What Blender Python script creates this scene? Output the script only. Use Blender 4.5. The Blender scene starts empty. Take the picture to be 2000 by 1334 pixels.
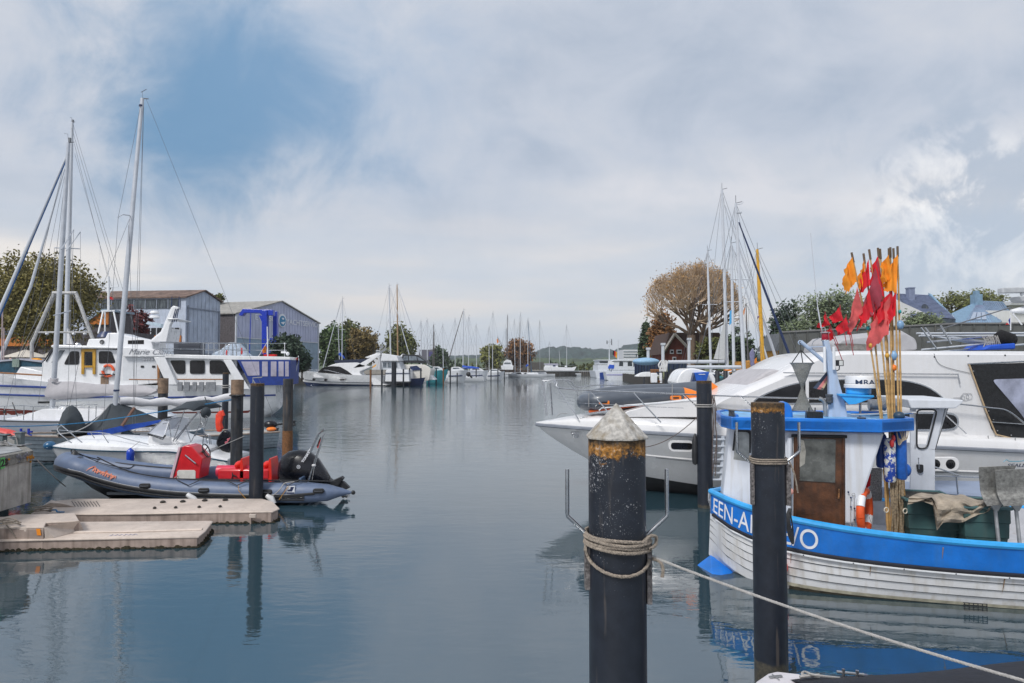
import bpy, math, random
from mathutils import Vector as V, Matrix, noise
R=math.radians; pi=math.pi; sin=math.sin; cos=math.cos
rnd=random.Random(7)
sc=bpy.context.scene; col=sc.collection
# ------------------------------------------------------------------ camera
FPX=1333.33; CAMZ=3.1; HOR=718.0
PIT=math.atan((HOR-667)/FPX)
cd=bpy.data.cameras.new('camera'); cam=bpy.data.objects.new('camera',cd); col.objects.link(cam)
cd.lens=24; cd.sensor_width=36; cd.clip_start=.05; cd.clip_end=9000
cam.location=(0,0,CAMZ); cam.rotation_euler=(pi/2+PIT,0,0); sc.camera=cam
# ------------------------------------------------------------------ sky and sun
SUN_EL=R(48); SUN_AZ=R(215)      # azimuth clockwise from +Y
SX,SY,SZ=sin(SUN_AZ)*cos(SUN_EL),cos(SUN_AZ)*cos(SUN_EL),sin(SUN_EL)
def P(px,py,D):
    a=(px-1000)/FPX; b=(667-py)/FPX
    y=cos(PIT)-b*sin(PIT); z=sin(PIT)+b*cos(PIT); s=D/y
    return V((a*s,D,CAMZ+z*s))
world=bpy.data.worlds.new('World'); sc.world=world; world.use_nodes=True
nt=world.node_tree; nt.nodes.clear()
def N(t,tree=None,**k):
    n=(tree or nt).nodes.new(t)
    for a,b in k.items(): setattr(n,a,b)
    return n
def L(a,b,tree=None): (tree or nt).links.new(a,b)
def math_(op,a,b=None,c=None,clamp=False,tree=None):
    n=N('ShaderNodeMath',tree,operation=op,use_clamp=clamp)
    for i,x in enumerate((a,b,c)):
        if x is None: continue
        if isinstance(x,(int,float)): n.inputs[i].default_value=x
        else: L(x,n.inputs[i],tree)
    return n.outputs[0]
def mixc(f,a,b,tree=None,bt='MIX'):
    n=N('ShaderNodeMix',tree,data_type='RGBA',blend_type=bt)
    for i,x in ((0,f),(6,a),(7,b)):
        if isinstance(x,(int,float)): n.inputs[i].default_value=x
        elif isinstance(x,tuple): n.inputs[i].default_value=(*x[:3],1)
        else: L(x,n.inputs[i],tree)
    return n.outputs[2]
def ramp(x,pts,tree=None,interp='LINEAR'):
    n=N('ShaderNodeValToRGB',tree); r=n.color_ramp; r.interpolation=interp
    while len(r.elements)<len(pts): r.elements.new(.5)
    for e,(p,c) in zip(r.elements,pts):
        e.position=p; e.color=(*c,1) if isinstance(c,tuple) else (c,c,c,1)
    L(x,n.inputs[0],tree); return n.outputs[0]
def build_world():
    tc=N('ShaderNodeTexCoord'); sep=N('ShaderNodeSeparateXYZ'); L(tc.outputs['Generated'],sep.inputs[0])
    x,y,z=sep.outputs
    zz=math_('MAXIMUM',z,0.0)
    h=math_('ADD',zz,.16)
    cx=math_('DIVIDE',x,h); cy=math_('DIVIDE',y,h)
    comb=N('ShaderNodeCombineXYZ'); L(cx,comb.inputs[0]); L(cy,comb.inputs[1])
    mp=N('ShaderNodeMapping'); L(comb.outputs[0],mp.inputs[0]); mp.inputs['Rotation'].default_value=(0,0,R(-28)); mp.inputs['Scale'].default_value=(.75,1.0,1); mp.inputs['Location'].default_value=(3.3,1.2,0)
    n1=N('ShaderNodeTexNoise'); L(mp.outputs[0],n1.inputs['Vector']); n1.inputs['Scale'].default_value=.95; n1.inputs['Detail'].default_value=6; n1.inputs['Roughness'].default_value=.48; n1.inputs['Distortion'].default_value=.35
    n2=N('ShaderNodeTexNoise'); L(mp.outputs[0],n2.inputs['Vector']); n2.inputs['Scale'].default_value=3.4; n2.inputs['Detail'].default_value=9; n2.inputs['Roughness'].default_value=.58; n2.inputs['Distortion'].default_value=.3
    n4=N('ShaderNodeTexNoise'); L(tc.outputs['Generated'],n4.inputs['Vector']); n4.inputs['Scale'].default_value=6.5; n4.inputs['Detail'].default_value=9; n4.inputs['Roughness'].default_value=.6; n4.inputs['Distortion'].default_value=.5
    nn=math_('ADD',math_('MULTIPLY',n1.outputs[0],.50),math_('ADD',math_('MULTIPLY',n2.outputs[0],.18),math_('MULTIPLY',n4.outputs[0],.32)))
    cloud=ramp(nn,[(.36,(.245,.283,.345)),(.46,(.312,.340,.392)),(.53,(.352,.370,.408)),(.60,(.41,.412,.437))])
    # layered soft bars towards the horizon, warm light below
    c3=N('ShaderNodeCombineXYZ'); L(math_('MULTIPLY',x,2.2),c3.inputs[0]); L(math_('MULTIPLY',z,15),c3.inputs[1]); L(y,c3.inputs[2])
    n3=N('ShaderNodeTexNoise'); L(c3.outputs[0],n3.inputs['Vector']); n3.inputs['Scale'].default_value=1.2; n3.inputs['Detail'].default_value=5
    low=ramp(n3.outputs[0],[(.36,(.325,.365,.42)),(.52,(.375,.392,.42)),(.68,(.46,.435,.42))])
    fl=N('ShaderNodeMapRange'); L(z,fl.inputs[0]); fl.inputs[1].default_value=.30; fl.inputs[2].default_value=.05; fl.inputs[3].default_value=0; fl.inputs[4].default_value=.92; fl.interpolation_type='SMOOTHSTEP'
    base=mixc(fl.outputs[0],cloud,low)
    def blob(px,py,rad,sx=1.,sy=1.,edge=.55,nz=n1,amt=.9,sc_=1.5):
        d=(P(px,py,10)-V((0,0,CAMZ))).normalized()
        sub=N('ShaderNodeVectorMath',operation='SUBTRACT'); L(tc.outputs['Generated'],sub.inputs[0]); sub.inputs[1].default_value=d
        m=N('ShaderNodeVectorMath',operation='MULTIPLY'); L(sub.outputs[0],m.inputs[0]); m.inputs[1].default_value=(sx,1,sy)
        ln=N('ShaderNodeVectorMath',operation='LENGTH'); L(m.outputs[0],ln.inputs[0])
        q=math_('DIVIDE',ln.outputs['Value'],rad)
        q=math_('ADD',q,math_('MULTIPLY',math_('SUBTRACT',nz.outputs[0],.5),sc_))
        r=N('ShaderNodeMapRange'); L(q,r.inputs[0]); r.inputs[1].default_value=1.; r.inputs[2].default_value=edge*.3; r.inputs[3].default_value=0; r.inputs[4].default_value=amt; r.interpolation_type='SMOOTHSTEP'
        return r.outputs[0]
    base=mixc(blob(520,150,.27,.7,1.,.4,n4,.40,1.0),base,(.20,.27,.37))
    blue=mixc(blob(430,195,.19,.75,1.,.3,n4,.95,1.7),base,(.075,.165,.275))
    blue=mixc(blob(600,110,.20,.6,1.,.3,n4,.3,1.2),blue,(.16,.245,.36))
    n5=N('ShaderNodeTexNoise'); L(tc.outputs['Generated'],n5.inputs['Vector']); n5.inputs['Scale'].default_value=11; n5.inputs['Detail'].default_value=10; n5.inputs['Roughness'].default_value=.62; n5.inputs['Distortion'].default_value=.4
    lump=ramp(n5.outputs[0],[(.45,0.),(.56,1.)]); dark=ramp(n5.outputs[0],[(.42,1.),(.52,0.)])
    w=mixc(math_('MULTIPLY',blob(1880,330,.22,.6,1.3,.3,n4,.6,1.2),dark),blue,(.235,.28,.345))
    w=mixc(math_('MULTIPLY',blob(1975,440,.17,.6,1.3,.5,n4,.85,1.2),lump),w,(.62,.605,.59))
    w=mixc(blob(1880,500,.13,.4,2.0,.9,n4,.5,4.),w,(.27,.32,.39))
    w=mixc(blob(60,505,.13,.35,3.2,.7,n2,.7,1.2),w,(.55,.51,.47))
    cb=N('ShaderNodeBackground'); L(w,cb.inputs[0]); cb.inputs[1].default_value=1.22
    sky=N('ShaderNodeTexSky'); sky.sky_type='NISHITA'; sky.sun_disc=False; sky.sun_elevation=SUN_EL; sky.sun_rotation=SUN_AZ; sky.air_density=1.2
    sb=N('ShaderNodeBackground'); L(sky.outputs[0],sb.inputs[0]); sb.inputs[1].default_value=.07
    ms=N('ShaderNodeMixShader'); ms.inputs[0].default_value=.94; L(sb.outputs[0],ms.inputs[1]); L(cb.outputs[0],ms.inputs[2])
    out=N('ShaderNodeOutputWorld'); L(ms.outputs[0],out.inputs[0])
build_world()
sd=bpy.data.lights.new('sun','SUN'); sd.energy=1.9; sd.angle=R(14); sd.color=(1,.965,.92)
sun=bpy.data.objects.new('sun',sd); col.objects.link(sun)
sun.rotation_euler=V((-SX,-SY,-SZ)).to_track_quat('-Z','Y').to_euler()
vs=sc.view_settings; vs.view_transform='Standard'; vs.look='None'; vs.exposure=.6; vs.gamma=1
# ------------------------------------------------------------------ materials
MATS={}
def M(name,c=(.8,.8,.8),rough=.5,metal=0,var=.12,scale=6,bump=0,bs=40,streak=0,sc2=(.25,.22,.18),coat=0,alpha=1,spec=.5,dark=None,island=0):
    if name in MATS: return MATS[name]
    m=bpy.data.materials.new(name); m.use_nodes=True; t=m.node_tree; b=t.nodes['Principled BSDF']
    tc=N('ShaderNodeTexCoord',t)
    n=N('ShaderNodeTexNoise',t); L(tc.outputs['Object'],n.inputs[0],t); n.inputs['Scale'].default_value=scale; n.inputs['Detail'].default_value=6; n.inputs['Roughness'].default_value=.6
    lo=tuple(x*(1-var*1.3) for x in c) if dark is None else dark
    hi=tuple(min(1,x*(1+var)) for x in c)
    o=ramp(n.outputs[0],[(.3,lo),(.7,hi)],t)
    if island:
        g=N('ShaderNodeNewGeometry',t)
        o=mixc(math_('MULTIPLY',g.outputs['Random Per Island'],1.0,tree=t),mixc(1.,o,(1-island,1-island,1-island*.9),t,'MULTIPLY'),mixc(1.,o,(1+island,1+island*.85,1+island*.4),t,'MULTIPLY'),t)
    if streak:
        mp=N('ShaderNodeMapping',t); L(tc.outputs['Object'],mp.inputs[0],t); mp.inputs['Scale'].default_value=(7,7,.55)
        n2=N('ShaderNodeTexNoise',t); L(mp.outputs[0],n2.inputs[0],t); n2.inputs['Scale'].default_value=1.6; n2.inputs['Detail'].default_value=5
        f=ramp(n2.outputs[0],[(.48,0.),(.75,streak)],t)
        o=mixc(f,o,sc2,t)
    L(o,b.inputs['Base Color'],t)
    rr=math_('ADD',math_('MULTIPLY',n.outputs[0],.25,tree=t),max(0,rough-.12),tree=t)
    L(rr,b.inputs['Roughness'],t)
    b.inputs['Metallic'].default_value=metal; b.inputs['Coat Weight'].default_value=coat; b.inputs['Coat Roughness'].default_value=.12
    b.inputs['Specular IOR Level'].default_value=spec
    if alpha<1: b.inputs['Alpha'].default_value=alpha
    if bump:
        n3=N('ShaderNodeTexNoise',t); L(tc.outputs['Object'],n3.inputs[0],t); n3.inputs['Scale'].default_value=bs; n3.inputs['Detail'].default_value=4
        bp=N('ShaderNodeBump',t); bp.inputs['Strength'].default_value=bump; bp.inputs['Distance'].default_value=.02; L(n3.outputs[0],bp.inputs['Height'],t); L(bp.outputs[0],b.inputs['Normal'],t)
    MATS[name]=m; return m
white=M('white gelcoat',(.76,.77,.79),.28,var=.05,scale=2,streak=.16,sc2=(.5,.49,.45),coat=.3)
white2=M('white paint',(.72,.74,.77),.4,var=.06,scale=2,streak=.28,sc2=(.42,.42,.40),coat=.1)
cream=M('cream gelcoat',(.70,.68,.63),.35,var=.06,streak=.2,sc2=(.4,.38,.34))
glass=M('tinted glass',(.012,.012,.014),.10,var=.6,scale=1.5,spec=.42)
gglass=M('pale window glass',(.16,.19,.22),.1,var=.5,scale=1.2)
clear=M('clear plastic',(.62,.66,.75),.15,var=.12,alpha=.55,scale=2)
steel=M('stainless steel',(.55,.56,.58),.25,1.,var=.1)
gal=M('galvanised steel',(.36,.37,.38),.45,.7,var=.2,scale=14)
alu=M('mast aluminium',(.50,.53,.58),.38,.35,var=.08,scale=3)
whitem=M('white mast',(.52,.55,.60),.35,var=.05)
wire=M('rigging wire',(.16,.17,.19),.5,.3)
black=M('black rubber',(.018,.019,.022),.5,var=.3)
blackg=M('black gloss',(.008,.009,.014),.28,var=.3,coat=.15,spec=.35)
navy=M('navy paint',(.02,.035,.10),.35,var=.2)
blue=M('royal blue canvas',(.008,.045,.30),.6,var=.2,bump=.2)
bbl=M('boat blue paint',(.004,.165,.62),.36,var=.2,scale=2.2,coat=.25,streak=.4,sc2=(.03,.15,.42),bump=.15,bs=25)
bbl2=M('light blue paint',(.03,.33,.72),.35,var=.15,scale=5,coat=.2)
red=M('red paint',(.55,.012,.02),.32,var=.12,coat=.4)
antif=M('red antifouling',(.20,.03,.02),.7,var=.3)
orange=M('orange plastic',(.80,.20,.02),.45,var=.1)
orangew=M('orange boards',(.50,.16,.02),.6,var=.3,streak=.3,sc2=(.15,.06,.02))
wood=M('weathered wood',(.22,.15,.10),.75,var=.35,scale=9,bump=.4,streak=.4,sc2=(.06,.04,.03))
varn=M('varnished wood',(.30,.13,.04),.35,var=.25,scale=8,coat=.3)
yel=M('yellow varnish',(.62,.33,.02),.4,var=.2,coat=.3)
gcan=M('grey canvas',(.40,.39,.41),.85,var=.08,scale=4,bump=.4,bs=9)
dcan=M('charcoal canvas',(.035,.045,.055),.8,var=.2,scale=5,bump=.5,bs=8)
wcan=M('white sail cloth',(.66,.66,.68),.7,var=.07,scale=6,bump=.5,bs=12)
rope_m=M('old rope',(.27,.23,.19),.9,var=.35,scale=60)
ropew=M('pale rope',(.36,.35,.34),.85,var=.2,scale=60)
ropeb=M('blue rope',(.02,.17,.36),.8,var=.3,scale=30)
rust=M('rusty steel',(.18,.08,.03),.85,var=.6,scale=30,bump=.5)
teal=M('teal paint',(.03,.30,.36),.4,var=.1)
concr=M('weathered concrete',(.36,.35,.33),.9,var=.25,scale=3,bump=.5,bs=30,streak=.75,sc2=(.10,.09,.075))
concd=M('jetty deck concrete',(.29,.30,.31),.9,var=.25,scale=4,bump=.4)
bark=M('bark',(.10,.075,.055),.9,var=.35,scale=6,bump=.6,bs=20)
asph=M('quay paving',(.22,.21,.20),.9,var=.25,scale=.3)
bamboo=M('bamboo',(.48,.30,.12),.5,var=.25,scale=20)
def leafm(name,c,isl=.45,dark=None): return M(name,c,.7,var=.35,scale=.35,island=isl,dark=dark)
oliv=leafm('olive foliage',(.10,.115,.03)); dkgr=leafm('dark foliage',(.045,.075,.035)); grn=leafm('green foliage',(.07,.12,.04))
brn=leafm('russet foliage',(.20,.095,.03)); sage=leafm('sage foliage',(.13,.17,.10)); redf=leafm('dark red foliage',(.10,.018,.02)); pin=leafm('pine needles',(.03,.055,.035))
# ------------------------------------------------------------------ mesh helpers
class MB:
    def __init__(s): s.v=[]; s.f=[]
    def add(s,vs,fs):
        k=len(s.v); s.v+= [tuple(q) for q in vs]; s.f+=[tuple(i+k for i in f) for f in fs]; return s
    def box(s,c,d,rz=0):
        c=V(c); m=Matrix.Rotation(rz,3,'Z'); v=[c+m@V((x*d[0]/2,y*d[1]/2,z*d[2]/2)) for z in(-1,1) for y in(-1,1) for x in(-1,1)]
        return s.add(v,[(0,2,3,1),(4,5,7,6),(0,1,5,4),(2,6,7,3),(0,4,6,2),(1,3,7,5)])
    def fbox(s,fr,u0,u1,v0,v1,z0,z1):
        return s.prism(fr,[(u0,z0),(u1,z0),(u1,z1),(u0,z1)],v0,v1)
    def loft(s,rings,cap=True,closed=True):
        n=len(rings[0]); vs=[p for r in rings for p in r]; fs=[]
        for i in range(len(rings)-1):
            for j in range(n if closed else n-1):
                a=i*n+j; b=i*n+(j+1)%n; fs.append((a,b,b+n,a+n))
        if cap: fs+= [tuple(range(n))[::-1], tuple(range((len(rings)-1)*n,len(rings)*n))]
        return s.add(vs,fs)
    def tube(s,pts,r,n=8,cap=True):
        pts=[V(p) for p in pts]; rings=[]; ref=None
        for i,p in enumerate(pts):
            t=(pts[min(i+1,len(pts)-1)]-pts[max(i-1,0)]).normalized()
            if ref is None: ref=V((0,0,1)) if abs(t.z)<.9 else V((1,0,0))
            a=(ref-t*ref.dot(t)); a=a.normalized() if a.length>1e-5 else t.orthogonal().normalized()
            ref=a; b=t.cross(a); rr=r[i] if isinstance(r,(list,tuple)) else r
            if isinstance(rr,tuple): ra,rb=rr
            else: ra=rb=rr
            rings.append([p+a*cos(2*pi*j/n)*ra+b*sin(2*pi*j/n)*rb for j in range(n)])
        return s.loft(rings,cap)
    def prism(s,fr,poly,v0,v1,poly2=None):
        n=len(poly); q=poly2 or poly
        a=[fr.w(u,v0,z) for u,z in poly]; b=[fr.w(u,v1,z) for u,z in q]
        return s.add(a+b,[tuple(range(n)),tuple(range(n,2*n))[::-1]]+[(i,i+n,(i+1)%n+n,(i+1)%n) for i in range(n)])
    def lathe(s,c,prof,n=20,ax=(0,0,1)):
        c=V(c); q=V((0,0,1)).rotation_difference(V(ax)).to_matrix()
        return s.loft([[c+q@V((r*cos(2*pi*j/n),r*sin(2*pi*j/n),z)) for j in range(n)] for r,z in prof])
    def ball(s,c,r,n=12):
        if not isinstance(r,(tuple,list)): r=(r,r,r)
        c=V(c); return s.loft([[c+V((r[0]*max(.02,sin(pi*i/n))*cos(2*pi*j/n),r[1]*max(.02,sin(pi*i/n))*sin(2*pi*j/n),-r[2]*cos(pi*i/n))) for j in range(n)] for i in range(n+1)])
    def ring(s,c,R_,r,ax=(0,0,1),n=24,m=8,a0=0,a1=2*pi):
        c=V(c); q=V((0,0,1)).rotation_difference(V(ax)).to_matrix()
        pts=[c+q@V((R_*cos(a0+(a1-a0)*i/n),R_*sin(a0+(a1-a0)*i/n),0)) for i in range(n+1)]
        return s.tube(pts,r,m)
    def quad(s,a,b,c,d): return s.add([a,b,c,d],[(0,1,2,3)])
    def grid(s,rows): return s.loft(rows,cap=False,closed=False)
class Fr:
    """a frame lying on the water: u along, v across (towards the quay the photo is taken from at 0 degrees), z up"""
    def __init__(s,o,deg=0): s.o=V((o[0],o[1],0)); s.u=V((cos(R(deg)),sin(R(deg)),0)); s.v=V((sin(R(deg)),-cos(R(deg)),0)); s.deg=deg
    def w(s,u,v,z): return s.o+s.u*u+s.v*v+V((0,0,z))
    def at(s,px,py,v):
        c=V((0,0,CAMZ)); d=P(px,py,10)-c; t=(v-(c-s.o).dot(s.v))/d.dot(s.v); p=c+d*t-s.o
        return (p.dot(s.u),p.z)
    def pl(s,pts,v): return [s.at(x,y,v) for x,y in pts]
    def W(s,px,py,v): u,z=s.at(px,py,v); return s.w(u,v,z)
W0=Fr((0,0))
def FD(D): return Fr((0,D))     # frame facing the camera at depth D
class T:
    def __init__(s,name,label,cat,loc=(0,0,0),group=None,kind=None,empty=True):
        s.loc=V(loc); s.o=bpy.data.objects.new(name,None); s.o.empty_display_size=.2; col.objects.link(s.o); s.o.location=s.loc
        tag(s.o,label,cat,group,kind)
    def part(s,name,mb,mat,parent=None,smooth=True,bevel=0,label=None,mod=None,ang=38):
        o=mesh_obj(name,mb,mat,s.loc,smooth,bevel,ang); o.parent=parent or s.o; o.location=(0,0,0)
        if label: o['label']=label
        return o
def tag(o,label=None,cat=None,group=None,kind=None):
    for k,v in (('label',label),('category',cat),('group',group),('kind',kind)):
        if v: o[k]=v
    return o
def mesh_obj(name,mb,mat,loc=V((0,0,0)),smooth=True,bevel=0,ang=38):
    me=bpy.data.meshes.new(name); me.from_pydata([(V(q)-loc) for q in mb.v],[],mb.f); me.validate(); me.update()
    for m in (mat if isinstance(mat,list) else [mat]): me.materials.append(m)
    o=bpy.data.objects.new(name,me); col.objects.link(o); o.location=loc
    import bmesh
    bm=bmesh.new(); bm.from_mesh(me); bmesh.ops.recalc_face_normals(bm,faces=bm.faces); bm.to_mesh(me); bm.free()
    if smooth:
        me.polygons.foreach_set('use_smooth',[True]*len(me.polygons)); me.set_sharp_from_angle(angle=R(ang))
    if bevel:
        b=o.modifiers.new('bevel','BEVEL'); b.width=bevel; b.segments=2; b.limit_method='ANGLE'; b.angle_limit=R(35)
    return o
def single(name,mb,mat,label,cat,group=None,kind=None,smooth=True,bevel=0):
    c=V(mb.v[0]); xs=[q[0] for q in mb.v]; ys=[q[1] for q in mb.v]; zs=[q[2] for q in mb.v]
    loc=V(((min(xs)+max(xs))/2,(min(ys)+max(ys))/2,min(zs))) if kind!='structure' else V((0,0,0))
    return tag(mesh_obj(name,mb,mat,loc,smooth,bevel),label,cat,group,kind)
def text_mb(body,fr,px,py,v,h,bold=0,slant=0,ext=.004,rot=0,sx=1,align='LEFT'):
    """lettering as a mesh on the plane v of a frame, lower-left corner at a pixel, height in metres"""
    cu=bpy.data.curves.new('lettering','FONT'); cu.body=body; cu.size=h*1.38; cu.extrude=ext/(h*1.38) if 0 else ext; cu.offset=bold; cu.shear=slant; cu.align_x=align
    o=bpy.data.objects.new('lettering',cu); col.objects.link(o); dg=bpy.context.evaluated_depsgraph_get(); me=bpy.data.meshes.new_from_object(o.evaluated_get(dg))
    u0,z0=fr.at(px,py,v); mb=MB(); c,s_=cos(rot),sin(rot)
    mb.add([fr.w(u0+(q.co.x*c*sx-q.co.y*s_),v+q.co.z,z0+(q.co.x*s_*sx+q.co.y*c)) for q in me.vertices],[tuple(p.vertices) for p in me.polygons])
    bpy.data.objects.remove(o); bpy.data.curves.remove(cu); bpy.data.meshes.remove(me); return mb
def sag(a,b,k=.1,n=14):
    a=V(a);b=V(b); return [a.lerp(b,i/n)-V((0,0,k*4*(i/n)*(1-i/n))) for i in range(n+1)]
def spline(pts,m=6):
    pts=[V(p) for p in pts]; out=[]
    for i in range(len(pts)-1):
        p0=pts[max(i-1,0)];p1=pts[i];p2=pts[i+1];p3=pts[min(i+2,len(pts)-1)]
        for k in range(m):
            t=k/m; out.append(.5*((2*p1)+(p2-p0)*t+(2*p0-5*p1+4*p2-p3)*t*t+(3*p1-p0-3*p2+p3)*t**3))
    return out+[pts[-1]]
def sm2(pts,m=4,closed=True):
    """smooth a 2-D outline"""
    n=len(pts); q=[V((a,b,0)) for a,b in pts]; out=[]
    for i in range(n):
        p0,p1,p2,p3=q[i-1],q[i],q[(i+1)%n],q[(i+2)%n]
        for k in range(m):
            t=k/m; r=.5*((2*p1)+(p2-p0)*t+(2*p0-5*p1+4*p2-p3)*t*t+(3*p1-p0-3*p2+p3)*t**3); out.append((r.x,r.y))
    return out
def rrect(u0,z0,u1,z1,r,n=4):
    out=[]
    for cx,cz,a in ((u1-r,z1-r,0),(u0+r,z1-r,90),(u0+r,z0+r,180),(u1-r,z0+r,270)):
        for i in range(n+1):
            t=R(a+90*i/n); out.append((cx+r*cos(t),cz+r*sin(t)))
    return out
def rc(pts,r,n=3):
    out=[]
    for i,p in enumerate(pts):
        p=V((*p,0)); a=V((*pts[i-1],0)); b=V((*pts[(i+1)%len(pts)],0)); ra=min(r,(a-p).length*.45); rb=min(r,(b-p).length*.45); q0=p+(a-p).normalized()*ra; q1=p+(b-p).normalized()*rb
        for k in range(n+1):
            t=k/n; q=q0*(1-t)**2+p*2*t*(1-t)+q1*t*t; out.append((q.x,q.y))
    return out
class Hull:
    """lofted hull: t=0 bow .. 1 stern, s=0 keel .. 1 sheer"""
    def __init__(h,fr,Ln,B,zb,zs,draft=.35,rake=.6,full=.45,taper=.85,pb=.95,ps=.35,u0=0,dirn=1,vc=0,sheer_pow=2):
        h.__dict__.update(locals())
    def half(h,t,s):
        f=sin(pi/2*min(1,(t/h.full)))**.85 if t>0 else 0
        if t>h.full: f=1-(1-h.taper)*((t-h.full)/(1-h.full))**1.5
        p=h.pb+(h.ps-h.pb)*min(1,t/(h.full*1.3)); return h.B/2*f*max(.0,s)**p
    def z(h,t,s): zt=h.zs+(h.zb-h.zs)*(1-t)**h.sheer_pow; return -h.draft*(.35+.65*min(1,t*3)) *(1-s)+zt*s if 1 else 0
    def u(h,t,s): return h.u0+h.dirn*(t*h.Ln+h.rake*(1-s)**1.2*(1-t)**3)
    def pt(h,t,s,side=1,off=0): return h.fr.w(h.u(t,s),h.vc+side*(h.half(t,s)+off),h.z(t,s))
    def skin(h,s0=0,s1=1,n=22,m=8,off=0,close=True,t0=0):
        mb=MB(); rings=[]
        for i in range(n+1):
            t=t0+(1-t0)*(i/n)**1.25; ss=[s0+(s1-s0)*j/m for j in range(m+1)]
            rings.append([h.pt(t,s,1,off) for s in ss[::-1]]+[h.pt(t,s,-1,off) for s in (ss[1:] if s0==0 else ss)])
        mb.loft(rings,cap=False,closed=close)
        if s0==0 and close:
            k=len(rings[-1]); mb.f.append(tuple(range(n*k,(n+1)*k)))
        return mb
    def deck(h,inset=.04,drop=.05,n=20,th=.04):
        mb=MB(); a=[];b=[]
        for i in range(n+1):
            t=(i/n)**1.25; q=max(0,h.half(t,1)-inset); zz=h.z(t,1)-drop
            a.append([h.fr.w(h.u(t,1),h.vc+q*k,zz+.04*(1-k*k)) for k in (-1,-.5,0,.5,1)])
        return mb.grid(a)
    def line(h,s,r,side=1,t0=0,t1=1,n=24,off=0,sides=6):
        mb=MB(); 
        for sd in ((1,-1) if side==0 else (side,)):
            mb.tube([h.pt(t0+(t1-t0)*i/n,s,sd,off) for i in range(n+1)],r,sides)
        return mb
def leaves(c,r,n,size,seed,shape=0,shell=.55,mb=None,clump=14,spread=.115):
    rr=random.Random(seed); mb=mb or MB(); c=V(c)
    for k in range(max(1,n//clump)):
        while 1:
            d=V((rr.uniform(-1,1),rr.uniform(-1,1),rr.uniform(-1,1)))
            if .05<d.length<1: break
        d=d.normalized()*(shell+(1-shell)*rr.random()) if rr.random()<.75 else d
        nz=noise.noise(d*2.1+V((seed*1.7,seed*.3,0)))
        d*=1+.46*nz
        if noise.noise(d*3.3+V((seed,0,seed)))<-.28: continue
        if shape==1: d=V((d.x*(1-.8*(d.z+1)/2),d.y*(1-.8*(d.z+1)/2),d.z))
        cc=V((d.x*r[0],d.y*r[1],d.z*r[2]))
        for q in range(clump):
            p=c+cc+V((rr.gauss(0,1)*r[0],rr.gauss(0,1)*r[1],rr.gauss(0,1)*r[2]))*spread
            a=V((rr.gauss(0,1),rr.gauss(0,1),rr.gauss(0,1))).normalized()*size*rr.uniform(.35,1.35); b=a.orthogonal().normalized()*size*rr.uniform(.35,.7)
            mb.quad(p-a,p+b*.9,p+a,p-b)
    return mb
def tree(name,px,D,top,bot,wpx,mat,label,n=3500,size=None,seed=1,group=None,base=1.6,cat='tree',shape=0,trunk=True,depth=1.,shell=.5,cut=1.0):
    """a tree from its outline on the photo: px centre column, rows of crown top and bottom, width in photo pixels"""
    k=D/FPX; c=P(px,(top+bot)/2,D); rx=wpx/2*k; rz=(bot-top)/2*k; size=(size or .0016*D+.09)*1.28; n=int(n*1.35)
    t=T(name,label,cat,(c.x,D,base),group)
    mb=leaves(c,(rx,rx*depth,rz),n,size,seed,shape,shell)
    t.part('crown',mb,mat,smooth=False)
    if trunk:
        rr=random.Random(seed); tb=MB(); r0=max(.12,rx*.07); top_=V((c.x,D,c.z+rz*.35))
        tb.tube([V((c.x,D,base-.3)),V((c.x+.1*rx*rr.uniform(-1,1),D,c.z-rz*.5)),top_],[r0,r0*.8,r0*.25],8)
        for i in range(9):
            a=rr.uniform(0,2*pi); s0=V((c.x,D,c.z-rz*rr.uniform(.2,.75))); e=c+V((cos(a)*rx*.8,sin(a)*rx*.7*depth,rz*rr.uniform(-.2,.75)))
            tb.tube([s0,s0.lerp(e,.5)+V((0,0,-.08*rz)),e],[r0*.45,r0*.3,r0*.08],6)
        t.part('trunk',tb,bark)
    return t
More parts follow.
